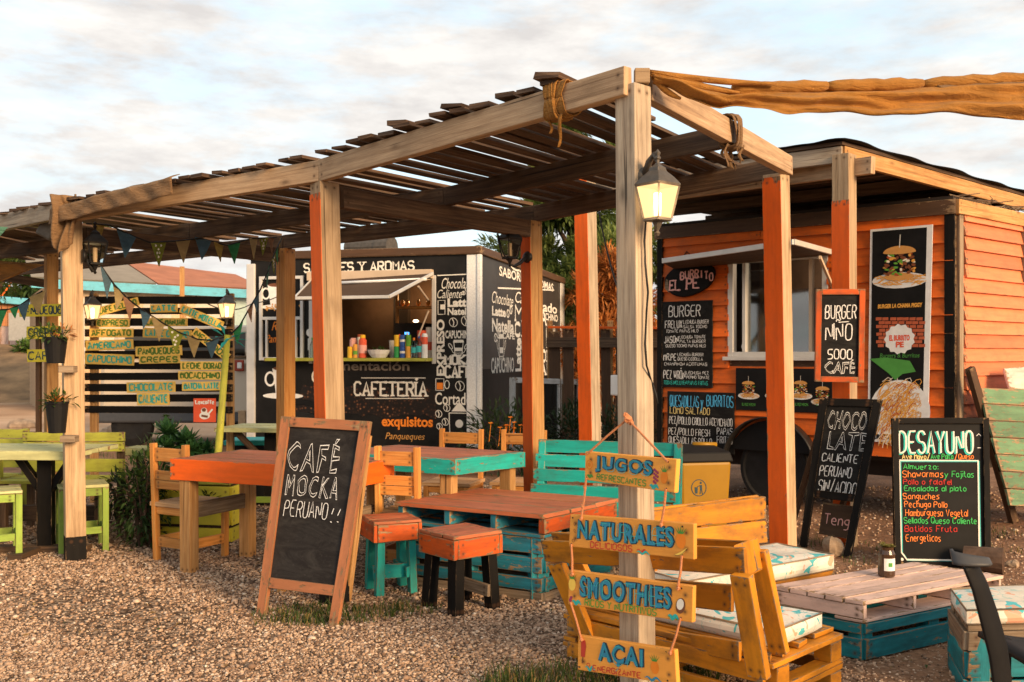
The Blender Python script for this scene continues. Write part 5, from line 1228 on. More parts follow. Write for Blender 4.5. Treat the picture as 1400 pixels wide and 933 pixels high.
for a in (("tilted yellow plank for iced coffee at the upper left of the slatted wall", 162, 420, 60, 11.5, 15, "CAFE HELADO", g_), ("small yellow plank reading only latte, at the top of the slatted wall", 225.5, 422, 37, 11.5, 1, "LATTE", b_), ("yellow plank sloping down to the right-hand lantern for hazelnut spread latte", 277, 434, 63, 12.5, -23, "LATTE NOTELLA", b_),
          ("yellow plank for espresso below the tilted iced coffee plank", 156, 442, 46, 12, 0, "EXPRESO", g_), ("yellow plank for caramel milk latte under the small latte plank", 228, 441, 59, 11, 0, "LATTE MANJAR", g_), ("yellow plank for affogato under the espresso plank", 154, 455.5, 60, 12, 0, "AFFOGATO", g_),
          ("yellow plank with teal letters directly above the two pancake planks", 230, 456.5, 66, 13, -3, "LATTE CUBANO", b_), ("steeply tilted yellow plank behind the bunting beside the green pole", 289.5, 471, 60, 12, -38, "NEVADOS", g_), ("yellow plank for americano coffee at the left of the slatted wall", 151.5, 472, 65, 13.5, 2, "AMERICANO", b_),
          ("wide yellow plank for pancakes in the middle of the slatted wall", 218.5, 480, 63, 13.5, 2, "PANQUEQUES", g_), ("yellow plank for crepes under the pancake plank", 219.5, 491.8, 56, 11, 1, "CREPES", g_), ("yellow plank for cappuccino, lowest of the left-hand column", 151.5, 491.5, 67, 14.5, -2, "CAPUCCHINO", b_),
          ("yellow plank for golden milk left of the green pole", 280.5, 500.5, 65, 12, 0, "LECHE DORADA", g_), ("yellow plank for mochaccino under the golden milk plank", 275, 513.5, 60, 12, 0, "MOCACCHINO", g_), ("yellow plank for matcha latte above the red poster", 277, 528, 53, 12, 1, "MATCHA LATTE", b_),
          ("yellow plank for chocolate, low on the slatted wall", 208, 529.5, 66, 14.5, 1, "CHOCOLATE", b_), ("short yellow plank reading hot, lowest on the slatted wall", 211, 545.5, 44, 17, 1, "CALIENTE", b_)): plank(*a)
x, y = f.px(281, 561); m = MB(f.T @ Matrix.Translation((x, y, .02)))
t = thing('cafe_poster', 'small red coffee poster at the lower right of the slatted wall', 'poster', f.P(x, y, .02)); m.hexa([((.105 if a & 1 else -.105), (.112 if a & 2 else -.112), (.006 if a & 4 else 0)) for a in range(8)]); m.build('sheet', M['poster_red'], t)
m = MB(f.T @ Matrix.Translation((x, y, .0275))); stroke(m, "Lexcaffe", -.085, .06, .085, .095, .010, z=0, jit=.1); m.disc(.0, -.05, .05, .035, .0005, 14); m.disc(-.005, -.005, .03, .03, .001, 14); m.line([(.04, -.03), (.065, 0), (.075, .01)], .016, .0012); m.build('lettering', M['white'], t)
m = MB(f.T @ Matrix.Translation((x, y, .030))); m.disc(-.005, .004, .02, .018, 0, 12); m.line([(-.03, -.05), (.03, -.06)], .02, .0003); m.build('dark_marks', M['coconut'], t)
lantern('lit lantern at the left end of the slatted menu wall', W(126.5, 427, DP-.10), f.P(.03, f.h-.05, 0), .80); lantern('lit lantern at the right end of the slatted menu wall', W(310, 425, DP-.10), f.P(f.w-.02, f.h-.04, 0), .80)
# three signs and their thin post, hanging pots on the left post
m = MB(); m.bar(W(53, 697, 8.92), W(53, 405, 8.92), .035, .05, up=(0, 1, 0)); t = thing('sign_post', 'thin dark red post carrying three lime planks left of the front post', 'post', G(53, 697)); m.build('post', M['trim'], t)
fl = Fr(W(0, 400, 8.80), W(100, 400, 8.80), W(0, 520, 8.80))
for a in (("lime plank for pancakes, topmost on the thin dark post", 58, 424.5, 58, 16, 1, "PANQUEQUE", 'ink'), ("lime plank for crepes behind the upper black pot", 62, 455, 47, 16, 1, "CREPES", 'ink'), ("lime plank reading coffee, lowest on the thin dark post", 58, 486.5, 38, 16, 1, "CAFE", 'ink')): plank(*a, grp='lime planks on the thin post', pl='sign_lime', fr=fl, z=0, st=.012)
def pot(label, px, py0, py1, d, r, plant):
    r *= .87; c = W(px, py1, d); h_ = (py1-py0)/FP*d; t = thing('hanging_pot', label, 'flower pot', c, 'black pots on the left post')
    m = MB(); m.lathe([(r*.72, 0), (r*.98, h_*.93), (r*1.04, h_*.93), (r*1.04, h_), (r*.92, h_), (r*.88, h_*.85)], c, 18); m.build('pot', M['black_plastic'], t, smooth=False)
    m = MB(); m.lathe([(r*.88, h_*.85), (.0, h_*.88)], c, 18); m.build('soil', M['soil'], t); m = MB(); plant(m, c+V((0, 0, h_*.9))); m.build('plant', [M['leaf'], M['brown_leaf']], t)
    m = MB(); e_ = W(px+17, py1+8, d-.02); m.box(e_, (.10, .07, .045)); m.build('wood_cleat', M['pallet_wood'], t, .003)
def pl1(m, c):
    bush(m, c+V((-.03, 0, .03)), (.12, .1, .06), 130, .05, .016, 3); m.m = 1; bush(m, c+V((.04, 0, .035)), (.07, .07, .05), 50, .05, .012, 4)
def pl2(m, c):
    bush(m, c+V((0, 0, .02)), (.10, .1, .06), 90, .06, .018, 5); m.m = 1
    for k in range(12): leaf_quad(m, c, (cos(k*2.4)*.8, sin(k*2.4)*.5, .6), .10, .02)
pot('black pot with a small scrubby plant, upper one on the left front post', 76, 461, 497, 6.64, .088, pl1); pot('black pot with a reddish succulent, lower one on the left front post', 78, 549, 592, 6.64, .085, pl2)
# green pole and bunting
m = MB(); a, b = W(311, 458, 7.45), W(288, 716, 7.45); m.tube([b-V((0, 0, .15)), a.lerp(b, .5)+V((.008, 0, 0)), a], [.030, .028, .024], 8)
m.build('green_pole', M['lime'], label='thin lime green pole holding up the bunting', cat='pole', smooth=True)
m = MB(); c = W(312, 462, 7.42); bush(m, c, (.12, .04, .03), 10, .12, .05, 8); m.build('green_ribbon', M['teal_paint'], label='green ribbon tied at the top of the lime pole', cat='ribbon')
FC = dict(b=(.10, .19, .26), g=(.05, .33, .13), l=(.30, .34, .05), c=(.50, .38, .18), y=(.55, .40, .10), p=(.40, .22, .13), t=(.16, .38, .27))
for k, c_ in FC.items(): M['flag_'+k] = mat_cloth('bunting_'+k, c_, rough=.85)
def bunting(label, pts, flags, s_=.16):
    t = thing('bunting', label, 'bunting', pts[len(pts)//2]); m = MB(); m.tube(pts, .006, 5); m.build('string', M['cable'], t, smooth=True)
    L = [0]
    for a, b in zip(pts[:-1], pts[1:]): L.append(L[-1]+(b-a).length)
    for i, (u, k, sc, tw) in enumerate(flags):
        q_ = u*L[-1]; j = next((n for n in range(len(L)-1) if L[n+1] >= q_), len(L)-2); p = pts[j].lerp(pts[j+1], (q_-L[j])/(L[j+1]-L[j])); d = (pts[j+1]-pts[j]).normalized(); d2 = (d+V((0, tw, 0))).normalized(); w_ = s_*.46*sc
        m = MB(); dn = V((.12*tw, .1*tw, -1)).normalized()
        m.grid(lambda x, y: p+d2*((x-.5)*2*w_*(1-y*.96))+dn*(s_*sc*1.1*y)+V((0, -.02*sin(pi*y)*tw, 0)), 6, 6); m.build('flag', M['flag_'+k], t, solid=.003)
        if k == 'l':
            m = MB()
            for x, y in ((.3, .15), (.7, .15), (.5, .3), (.36, .45), (.62, .45), (.5, .62)): c = p+d2*((x-.5)*2*w_*(1-y*.96))+dn*(s_*sc*1.1*y)+V((0, -.008-.02*sin(pi*y)*tw, 0)); m.lathe([(.009, 0), (.008, .002)], c, 8, Matrix.Rotation(pi/2, 3, 'X'))
            m.build('flag_dots', M['cream'], t)
def sag(a, b, dip, n=14): return [a.lerp(b, k/n)-V((0, 0, dip*4*(k/n)*(1-k/n))) for k in range(n+1)]
bunting('bunting sloping from the left lantern down to the lime pole', [W(x, y, d) for x, y, d in ((139, 365, 6.7), (155, 388, 6.8), (175, 409, 6.9), (195, 424, 7.0), (220, 440, 7.1), (245, 455, 7.2), (270, 464, 7.3), (290, 466, 7.4), (311, 460, 7.45))],
        [(.05, 'b', 1.1, .2), (.17, 'c', 1.0, -.5), (.27, 'p', .95, .4), (.40, 'b', .8, -.6), (.50, 'c', 1.0, .3), (.63, 'l', 1.1, .1), (.76, 'c', .95, .2), (.90, 'b', .85, -.3)], .14)
bunting('bunting hung under the roof between the left lantern and the back post', [W(x, y, d) for x, y, d in ((118, 306, 6.75), (150, 308, 6.9), (180, 322, 7.0), (205, 332, 7.1), (240, 330, 7.3), (275, 326, 7.5), (310, 336, 7.7), (345, 326, 7.9), (378, 325, 8.3))],
        [(.05, 'y', .8, .3), (.16, 'b', 1.1, -.3), (.30, 'l', 1.1, .1), (.42, 'c', 1.05, .1), (.52, 'b', 1.0, -.4), (.60, 'y', .9, .6), (.68, 'g', 1.0, .1), (.79, 'c', 1.05, .1), (.88, 'l', .9, -.4), (.95, 'p', .85, .4)], .145)
bunting('bunting rising from the lime pole to the coffee stand', [W(x, y, d) for x, y, d in ((313, 460, 7.45), (328, 445, 7.5), (342, 420, 7.6), (356, 396, 7.7), (366, 372, 7.8), (376, 345, 7.95), (385, 326, 8.3))],
        [(.08, 'g', .9, -.3), (.24, 'p', .8, .5), (.32, 'b', .8, .4), (.52, 't', .9, -.4), (.66, 'l', .95, .3), (.78, 'g', .9, .4), (.92, 'y', .85, -.5)], .135)
bunting('bunting at the left edge in front of the brown house', [W(x, y, 8.2) for x, y in ((-40, 428), (-5, 424), (12, 423), (28, 417), (45, 405), (58, 398))], [(.38, 'g', .9, .2), (.58, 'g', .6, .3), (.72, 'b', .95, .1), (.93, 'c', 1.1, .3)], .145)
m = MB(); c = W(2, 330, 7.2); m.add([W(-30, 308, 7.2), W(11, 311, 7.2), W(-8, 332, 7.25)], [(0, 1, 2)]); m.build('loose_pennant', M['flag_t'], solid=.004, label='mint pennant at the upper left edge under the beam', cat='pennant')
# ------------------------------------------------------------------ the black coffee stand
def cyl(m, c, r, h, n=14): m.lathe([(r*.9, 0), (r, h*.05), (r, h*.93), (r*.86, h)], c, n)
CC = V((-.40, 12.0, 0)); fd = V((-.969, .247, 0)).normalized(); sd = V((.247, .969, 0)).normalized(); ZT, ZB = 2.62, .27
fc = Fr(CC+fd*3.07+V((0, 0, ZT)), CC+V((0, 0, ZT)), CC+fd*3.07+V((0, 0, ZB))); fs = Fr(CC+V((0, 0, ZT)), CC+sd*5.2+V((0, 0, ZT)), CC+V((0, 0, ZB)))
caf = thing('coffee_stand', 'black coffee trailer with a raised serving hatch and chalk-style lettering', 'food stand', CC+fd*1.5)
def pl_(f, m, x0, y0, x1, y1, z0, z1): m.hexa([(x1 if k & 1 else x0, y1 if k & 2 else y0, z1 if k & 4 else z0) for k in range(8)])
X0, Y0, X1, Y1 = frame_rect(fc, 428, 384, 591, 492)
m = fc.mb()
for r_ in ((0, 0, X0, fc.h), (X1, 0, fc.w, fc.h), (X0, 0, X1, Y0), (X0, Y1, X1, fc.h)): pl_(fc, m, *r_, -.05, 0)
m.build('front_wall', M['truck_black'], caf)
m = fs.mb(); pl_(fs, m, 0.001, 0, fs.w, fs.h, -.05, 0); m.build('side_wall', M['truck_side'], caf)
m = fc.mb(); pl_(fc, m, 0, 0, .05, fc.h, -5.1, -.05); pl_(fc, m, .05, 0, fc.w-.06, fc.h, -5.1, -5.05); pl_(fc, m, .05, 0, fc.w-.06, .06, -5.05, -.06); pl_(fc, m, .05, fc.h-.06, fc.w-.06, fc.h-.01, -5.05, -.06); m.build('shell', M['truck_black'], caf)
m = fc.mb(); pl_(fc, m, X0-.6, Y0-.6, X1+.3, fc.h-.07, -1.5, -1.45); m.build('back_partition', M['interior'], caf)
m = fc.mb(); pl_(fc, m, -.03, fc.h, fc.w+.04, fc.h+.10, -5.2, .04); m.build('roof_trim', M['trim'], caf, .01)
m = fc.mb(); pl_(fc, m, fc.w-.02, 0, fc.w+.035, fc.h-.002, -.03, .035); pl_(fc, m, fc.w-.155, 0, fc.w-.02, fc.h-.002, -.0, .018); m.build('corner_column', M['alu'], caf, .012)
m = fc.mb(); pl_(fc, m, -.05, -.0, .07, fc.h-.05, -.02, .03); m.build('corner_column', M['white_metal'], caf, .01)
m = fs.mb(); pl_(fs, m, fs.w-.3, 0, fs.w+.02, fs.h-.002, -.0, .02); m.build('corner_column', M['white_metal'], caf, .01)
m = fc.mb()
for a, b, c, d in ((X0-.05, Y0-.05, X0, Y1+.05), (X1, Y0-.05, X1+.05, Y1+.05), (X0, Y1, X1, Y1+.05)): pl_(fc, m, a, b, c, d, -.06, .02)
m.build('hatch_frame', M['white_metal'], caf, .004)
# raised hatch
h0, h1, o0, o1 = W(424, 385, 12.45), W(592, 374, 12.0), W(402, 408, 11.25), W(532, 406, 10.95)
def slab3(m, a, b, c, d, th):
    n = (b-a).cross(d-a).normalized()*th; m.hexa([a, b, d, c, a+n, b+n, d+n, c+n])
m = MB(); slab3(m, h0, h1, o1, o0, .03); m.build('hatch_flap', M['flap'], caf, .003)
m = MB(); m.bar(o0, o1, .025, .035); m.bar(h1, o1, .025, .035); m.bar(h0, o0, .02, .025); m.build('hatch_edge', M['white_metal'], caf, .003)
m = fc.mb(); x0, y0, x1, y1 = frame_rect(fc, 424, 371, 593, 383); pl_(fc, m, x0, y0, x1, y1, .0, .10); m.build('fascia', M['flap_pale'], caf, .004)
m = MB(); m.tube([W(440, 388, 12.0), W(583, 382, 11.75)], .018, 8); m.build('tube_lamp', M['white'], caf, smooth=True)
m = MB(); m.tube([W(585, 410, 11.95), W(572, 392, 11.6)], .014, 6); m.tube([W(586, 425, 11.95), W(572, 460, 11.9)], .010, 6); m.build('hatch_strut', M['flap_pale'], caf)
x0, y0, x1, y1 = frame_rect(fc, 372, 489.5, 592, 494); m = fc.mb(); pl_(fc, m, x0, y0, x1, y1, -.02, .22); m.build('counter_shelf', M['lime'], caf, .004)
# inside
ip = lambda px, py, z: (lambda q: V((q[0], q[1], z)))(fc.px(px, py))
def ibox(px0, py0, px1, py1, z0, z1, nm, mat, bev=.004):
    x0, y0, x1, y1 = frame_rect(fc, px0, py0, px1, py1); m = fc.mb(); pl_(fc, m, x0, y0, x1, y1, z0, z1); return m.build(nm, mat, caf, bev)
ibox(513, 395, 516, 486, -.75, -.70, 'shelf_upright', M['chair']); ibox(514, 415, 566, 418.5, -.9, -.70, 'wall_shelf', M['chair']); ibox(490, 380, 512, 486, -1.3, -1.2, 'dark_door', M['dark'])
ibox(517, 440, 560, 488, -.9, -.55, 'coffee_machine', M['dark']); ibox(532, 453, 538.5, 456.5, -.55, -.545, 'machine_display', mat_emit('blue_display', (.08, .35, 1), 1.4))
ibox(572, 395, 590, 488, -.7, -.6, 'cabinet', M['interior'])
m = fc.mb()
for px in (520, 527, 543, 557): q_ = ip(px, 414, -.78); m.ball(q_+V((0, .035, 0)), (.03, .045, .03), 10, 7)
m.build('shelf_jars', mat_plain('amber_jar', (.75, .33, .06), .3), caf)
m = fc.mb(); q_ = ip(546, 437, -.6); m.ball(q_, (.04, .02, .02), 10, 6); m.build('hanging_bulb', mat_emit('soft_bulb', (1, .7, .4), 4), caf)
for (px, py, z, e_) in ((540, 400, -1.1, 5), (470, 405, -1.1, 3)):
    l = bpy.data.objects.new('stand_light', bpy.data.lights.new('stand_light', 'POINT')); C.objects.link(l); l.parent = caf; l.location = fc.T @ ip(px, py, z)-caf.location; l.data.energy = e_; l.data.color = (1, .58, .25); l.data.shadow_soft_size = .06
# left window
X, Y, x2, y2 = frame_rect(fc, 356, 378, 416, 493); m = fc.mb(); k = .04
for r_ in ((X, Y, X+k, y2), (x2-k, Y, x2, y2), (X+k, Y, x2-k, Y+k), (X+k, y2-k, x2-k, y2), (X+k, (Y+y2)/2-.02, x2-k, (Y+y2)/2+.02), (X+.09, Y+k, X+.115, (Y+y2)/2-.02), (x2-.115, Y+k, x2-.09, (Y+y2)/2-.02)): pl_(fc, m, *r_, 0, .04)
wnd = m.build('side_window', M['white_metal'], caf, .004)
m = fc.mb(); pl_(fc, m, X+k, Y+k, x2-k, (Y+y2)/2-.02, .001, .008); pl_(fc, m, X+k, (Y+y2)/2+.02, x2-k, y2-k, .001, .008); m.build('window_pane', M['print_black'], wnd)
def cup(m, cx, cy, s_, z, mats=(0, 1)):
    m.m = mats[0]; m.poly([(cx-s_*.5, cy+s_*.55), (cx-s_*.33, cy-s_*.5), (cx+s_*.33, cy-s_*.5), (cx+s_*.5, cy+s_*.55)], z); m.ring(cx-s_*.6, cy+s_*.1, s_*.22, s_*.28, s_*.09, z+.0004); m.disc(cx, cy-s_*.62, s_*.95, s_*.13, z+.0002); m.m = mats[1]; m.disc(cx, cy+s_*.55, s_*.46, s_*.10, z+.0008)
m = fc.mb(); cx, cy = fc.px(378, 404); cup(m, cx, cy, .24, .010); cx, cy = fc.px(407, 407); m.m = 2; m.ring(cx, cy-.02, .07, .10, .03, .010, a0=-1.2, a1=1.2); m.m = 2
for j in range(26): a = RN.uniform(0, 6.3); r_ = RN.random()**.5; qx, qy = fc.px(374, 421); m.disc(qx+.11*r_*cos(a), qy+.05*r_*sin(a), .014, .010, .0105+j*4e-5, 8, a)
m.build('window_picture', [M['white'], M['coconut'], M['bun']], wnd)
m = fc.mb(); pwrite(fc, m, "Panqueque", (364, 458, 408, 472), 'text', shear=.35, z=.011); pwrite(fc, m, "Rico", (372, 440, 396, 452), 'text', shear=.35, z=.011); m.build('window_lettering', M['brand_orange'], wnd)
m = fc.mb(); cx, cy = fc.px(423, 455); m.disc(cx, cy, .042, .05, .003); a, b, c, d = frame_rect(fc, 421, 463, 425.5, 479); m.poly([(a, b), (c, b), (c, d), (a, d)], .003); m.build('sticker', M['white'], caf)
# printed front
m = fc.mb()
for s_, b_, w_ in (("SABORES Y AROMAS", (416, 359, 566, 371), .022), ("CAFETERÍA", (485, 523, 583, 541), .03)): pwrite(fc, m, s_, b_, w=w_, z=.0045, serif=.028, jit=0)
for s_, b_, kw in (("Con", (426, 506, 452, 524), dict(bold=.03)),
    ("Chocolate", (604, 380, 645, 395), dict(shear=.35)), ("Caliente", (598, 396, 632, 408), dict(shear=.35)), ("Latte", (612, 408, 646, 420), dict(bold=.05)), ("Natella", (612, 421, 646, 431), dict(bold=.035)),
    ("CAPUCHINO", (609, 452, 645.5, 463), dict(bold=.03)), ("Cortado", (595, 537, 645, 554), dict(bold=.012))): pwrite(fc, m, s_, b_, 'text', z=.0045, **kw)
for s_, b_ in (("MOKA", (609, 486, 645, 498)), ("CAFE", (609, 501, 645, 516))): pwrite(fc, m, s_, b_, w=.028, z=.0045, serif=.025, jit=0)
pwrite(fc, m, "EXPRESO", (597, 437, 608, 514), 'text', z=.0045, rot=1, bold=.04)
def pln(f, m, pts, w_, z=.005): m.line([f.px(*p) for p in pts], w_, z)
pln(fc, m, [(598, 377), (644, 375)], .012); pln(fc, m, [(494, 517), (582, 517)], .010); pln(fc, m, [(500, 545), (580, 545)], .010)
for px, py, r_ in ((620, 441, .05), (637, 439, .055), (629, 528, .055), (600, 566, .04), (611, 558, .04), (609, 577, .04), (601, 583, .035), (639, 396, .025), (634, 401, .02)):
    cx, cy = fc.px(px, py); m.ring(cx, cy, r_, r_*1.1, .008, .005, rot=.5); m.line([(cx-r_*.3, cy+r_*.9), (cx+r_*.15, cy), (cx-r_*.05, cy-r_*.9)], .012, .0054)
def cupicon(f, px, py, s_, z=.005):
    cx, cy = f.px(px, py); m.line([(cx-s_*.5, cy+s_*.5), (cx-s_*.38, cy-s_*.6), (cx+s_*.38, cy-s_*.6), (cx+s_*.5, cy+s_*.5), (cx-s_*.5, cy+s_*.5)], s_*.09, z); m.poly([(cx-s_*.6, cy+s_*.5), (cx+s_*.6, cy+s_*.5), (cx+s_*.5, cy+s_*.75), (cx-s_*.5, cy+s_*.75)], z+.0004); m.poly([(cx-s_*.42, cy-.05*s_), (cx+s_*.42, cy-.05*s_), (cx+s_*.4, cy-s_*.4), (cx-s_*.4, cy-s_*.4)], z+.0005)
    for sx in (-1, 1): m.ring(cx+sx*s_*.85, cy+s_*.1, s_*.14, s_*.32, s_*.07, z, rot=-sx*.6); m.line([(cx+sx*s_*.2, cy-s_*.8), (cx+sx*s_*.6, cy-s_*.5), (cx+sx*s_*.8, cy-s_*.15)], s_*.06, z+.0003)
cupicon(fc, 627, 475, .12); cx, cy = fc.px(628, 574); m.line([(cx-.13, cy+.08), (cx-.12, cy-.16), (cx+.12, cy-.16), (cx+.13, cy+.08), (cx-.13, cy+.08)], .012, .005); m.poly([(cx-.10, cy+.10), (cx+.10, cy+.10), (cx+.02, cy+.2), (cx-.02, cy+.2)], .0052); m.disc(cx, cy-.05, .05, .05, .0052)
x0, y0, x1, y1 = frame_rect(fc, 610, 412, 611, 430)
for a, b, c, d in (((599, 411, 608.5, 430)),): x0, y0, x1, y1 = frame_rect(fc, a, b, c, d); m.line([(x0, y0), (x1, y0), (x1, y1), (x0, y1), (x0, y0)], .010, .005); m.poly([(x0+.03, y0+.06), (x1, y0+.06), (x1, y1-.05), (x0+.03, y1-.05)], .0052)
x0, y0, x1, y1 = frame_rect(fc, 596, 518, 607, 534); m.line([(x0, y1), (x0, y0), (x1, y0), (x1, y1), (x0, y1)], .010, .005); m.ring(x1+.04, (y0+y1)/2, .03, .05, .010, .005)
m.build('front_lettering', M['cream'], caf)
m = fc.mb(); pwrite(fc, m, "Alimentación", (436, 494, 560, 507), 'text', z=.0045, bold=.018); m.build('dim_lettering', mat_plain('taupe_print', (.20, .16, .13), .6), caf)
m = fc.mb(); pwrite(fc, m, "exquisitos", (522, 570, 592, 588), 'text', z=.0045, bold=.03); m.poly([(x0+.012, y0+.012), (x1-.012, y0+.012), (x1-.012, y1-.05), (x0+.012, y1-.05)], .0047); m.build('orange_lettering', M['brand_orange'], caf)
m = fc.mb(); pwrite(fc, m, "Panqueques", (527, 592, 581, 604), 'text', z=.0045, shear=.3); m.build('script_lettering', M['bun'], caf)
m = fc.mb(); x0, y0, x1, y1 = frame_rect(fc, 400, 524, 596, 571); n = 26
tp_ = [(x0+(x1-x0)*i/n, y1-.02-.10*abs(sin(i*.9))*RN.random()-(.12 if i < 2 else 0)) for i in range(n+1)]; m.poly([(x0, y0+.05)]+[(x0+(x1-x0)*i/n, y0+.06*RN.random()) for i in range(1, n)]+[(x1, y0)]+tp_[::-1], .0018); m.build('bean_picture', M['beans'], caf)
m = fc.mb(); cx, cy = fc.px(387, 527); cup(m, cx, cy+.05, .30, .0035); m.build('cup_picture', [M['white'], M['coconut']], caf)
# printed side
m = fs.mb()
for s_, b_, kw in (("CAFE", (697, 362, 738, 375), dict(bold=.02)), ("SABORES Y AROMAS", (682, 376, 756, 388), dict(bold=.02)), ("Chocolate", (672, 401, 701, 417), dict(shear=.3)), ("Caliente", (704, 402, 736, 417), dict(shear=.3)), ("Latte", (672, 420, 691, 433), dict(bold=.04)), ("Natella", (672, 437, 702, 455), dict(bold=.03)), ("Cortado", (712, 411, 761, 425), dict(bold=.02)),
    ("CAFÉ", (686, 453, 703, 464), dict(bold=.03)), ("CAPUCHINO", (671, 489, 702, 510), dict(bold=.02)), ("CAPUCHINO", (730, 428, 762, 438), dict(bold=.02))): pwrite(fs, m, s_, b_, 'text', z=.006, **kw)
for s_, b_ in (("MOKA", (704, 422, 746, 441)), ("MOKA", (730, 480, 761, 494)), ("CAFÉ", (730, 496, 761, 512)), ("CAFE", (704, 444, 735, 460)), ("CAFE", (713, 466, 735, 480))): pwrite(fs, m, s_, b_, w=.05, z=.006, serif=.05, jit=0)
pwrite(fs, m, "Latte", (704, 462, 712, 508), 'text', z=.006, rot=1, bold=.04); pln(fs, m, [(680, 394), (757, 397)], .02, .006)
cupicon(fs, 685, 474, .22); cx, cy = fs.px(750, 458); m.line([(cx-.2, cy+.13), (cx-.2, cy-.2), (cx+.2, cy-.2), (cx+.2, cy+.13), (cx-.2, cy+.13)], .03, .006)
for px, py in ((698, 424), (694, 429), (677, 462), (681, 457), (757, 460), (757, 470), (757, 450)): cx, cy = fs.px(px, py); m.ring(cx, cy, .07, .05, .02, .006); m.line([(cx-.03, cy+.03), (cx+.02, cy-.03)], .02, .0064)
m.build('side_lettering', M['cream'], caf)
m = fs.mb(); x0, y0, x1, y1 = frame_rect(fs, 666, 420, 773, 622)
pl_(fs, m, .0, .0, fs.w-.3, y1*.0+.95, .0, .003); m.build('lower_side_panel', M['print_black'], caf)
m = MB(); a = CC+fd*2.45+sd*.5; ax = V((-.247, -.969, 0))
for s_ in (2.35,): 
    c = CC+fd*s_-V((fc.n.x, fc.n.y, 0))*.10+V((0, 0, .34)); q_ = V((0, 0, 1)).rotation_difference(fc.n).to_matrix(); m.lathe([(.14, -.11), (.33, -.11), (.345, -.06), (.345, .06), (.33, .11), (.14, .11)], c, 26, q_)
m.build('wheel', M['rubber'], caf, smooth=False)
m = fc.mb(); cx = fc.w-2.35; m.line([(cx+.43*cos(pi*k/12), .10+.43*sin(pi*k/12)) for k in range(13)], .07, .012); m.build('wheel_arch', M['black_plastic'], caf)
# roof vent
m = MB(); a = W(478, 340, 12.9); b = W(536, 338, 12.6); m.tube([a, a.lerp(b, .7), a.lerp(b, .7), b], [.13, .13, .14, .14], 16); t_ = a.lerp(b, .5); m.lathe([(.09, ZT+.08), (.09, t_.z)], (t_.x, t_.y, 0), 10); m.build('roof_vent', M['bronze'], caf, smooth=False)
# goods on the counter
def good(name, label, px, py1, w_, h_, parts, z=.12, cat='drink', grp=None):
    q_ = ip(px, 489.4, z); q_.y = fc.px(px, 489.6)[1]+(0 if py1 is None else py1); c = fc.T @ q_; t = thing(name, label, cat, c, grp)
    for nm, prof, mat in parts:
        m = MB(); m.lathe([(r*w_, zz*h_) for r, zz in prof], c, 14); m.build(nm, M[mat], t, smooth=False)
    return t
BODY = [(.45, 0), (.5, .03), (.5, .95), (.42, 1)]; BOT = [(.45, 0), (.5, .02), (.5, .6), (.2, .82), (.18, .86)]; CAP = [(.2, .86), (.2, .98), (.0, 1)]; LAB = [(.515, .25), (.515, .52)]
M['clear'] = mat_glass('clear_bottle', (.75, .82, .80)); G1 = 'drinks on the coffee counter'
good('water_bottle', 'clear bottle with a green cap, leftmost on the coffee counter', 433, None, .07, .26, (('bottle', BOT, 'clear'), ('cap', CAP, 'bottle_green')), grp=G1)
good('water_bottle', 'clear bottle with a green cap next to the first orange post on the counter', 440.5, None, .08, .28, (('bottle', BOT, 'clear'), ('cap', CAP, 'bottle_green')), grp=G1)
good('juice_carton', 'pinkish carton standing at the counter\'s middle right of the orange post', 485.5, None, .10, .25, (('carton', [(.5, 0), (.5, .9), (.3, 1)], 'chalk_pink'),), .05, grp=G1)
good('drink_can', 'gold can left of the red juice bottle on the counter', 486, None, .065, .14, (('can', BODY, 'bright_yellow'),), .17, grp=G1)
good('drink_can', 'gold and green can touching the red juice bottle', 493, None, .055, .17, (('can', BODY, 'fries'), ('label', LAB, 'lettuce')), .17, grp=G1)
good('juice_bottle', 'red juice bottle with a yellow cap left of the white bowl', 501, None, .10, .29, (('bottle', BODY[:2]+[(.5, .75), (.3, .85)], 'juice'), ('cap', [(.34, .85), (.34, .98), (0, 1)], 'bright_yellow'), ('label', [(.515, .2), (.515, .55)], 'chalk_pink')), grp=G1)
t = good('salad_bowl', 'white bowl of greens in the middle of the coffee counter', 523, None, .29, .10, (('bowl', [(.28, 0), (.30, .04), (.42, .5), (.5, 1), (.47, 1), (.36, .5)], 'white'),), .12, 'bowl')
m = MB(); bush(m, world_loc(t)+V((0, 0, .09)), (.09, .09, .035), 60, .05, .035, 3); m.build('salad_leaves', [M['leaf']], t)
for px, cA, cB, lA, lB in ((547, 'bottle_green', 'bright_yellow', 'green can at the bottom of the stack nearest the bowl', 'yellow can on top of the green can beside the bowl'), (555, 'can_blue', 'can_blue', 'dark blue can under another blue one on the counter', 'dark blue can stacked on a blue can'), (563, 'fries', 'lettuce', 'gold can under a lime green can on the counter', 'lime green can standing on a gold can')):
    for k, (c_, l_) in enumerate(((cA, lA), (cB, lB))): good('drink_can', l_, px, k*.142, .066, .14, (('can', BODY, c_),)+((('label', [(.515, .4), (.515, .6)], 'white'),) if c_ == 'can_blue' else ()), grp=G1)
good('water_bottle', 'clear bottle with an orange cap and teal label right of the stacked cans', 570.5, None, .07, .25, (('bottle', BOT, 'clear'), ('cap', CAP, 'brand_orange'), ('label', LAB, 'label_teal')), grp=G1)
good('water_bottle', 'clear bottle with a blue cap and teal label near the counter\'s right end', 577.5, None, .075, .28, (('bottle', BOT, 'clear'), ('cap', CAP, 'can_blue'), ('label', LAB, 'label_teal')), grp=G1)
good('juice_carton', 'white and red carton at the right end of the coffee counter', 585, None, .075, .30, (('carton', [(.5, 0), (.5, .9), (.35, 1)], 'white'), ('label', [(.515, .55), (.515, .85)], 'juice')), grp=G1)
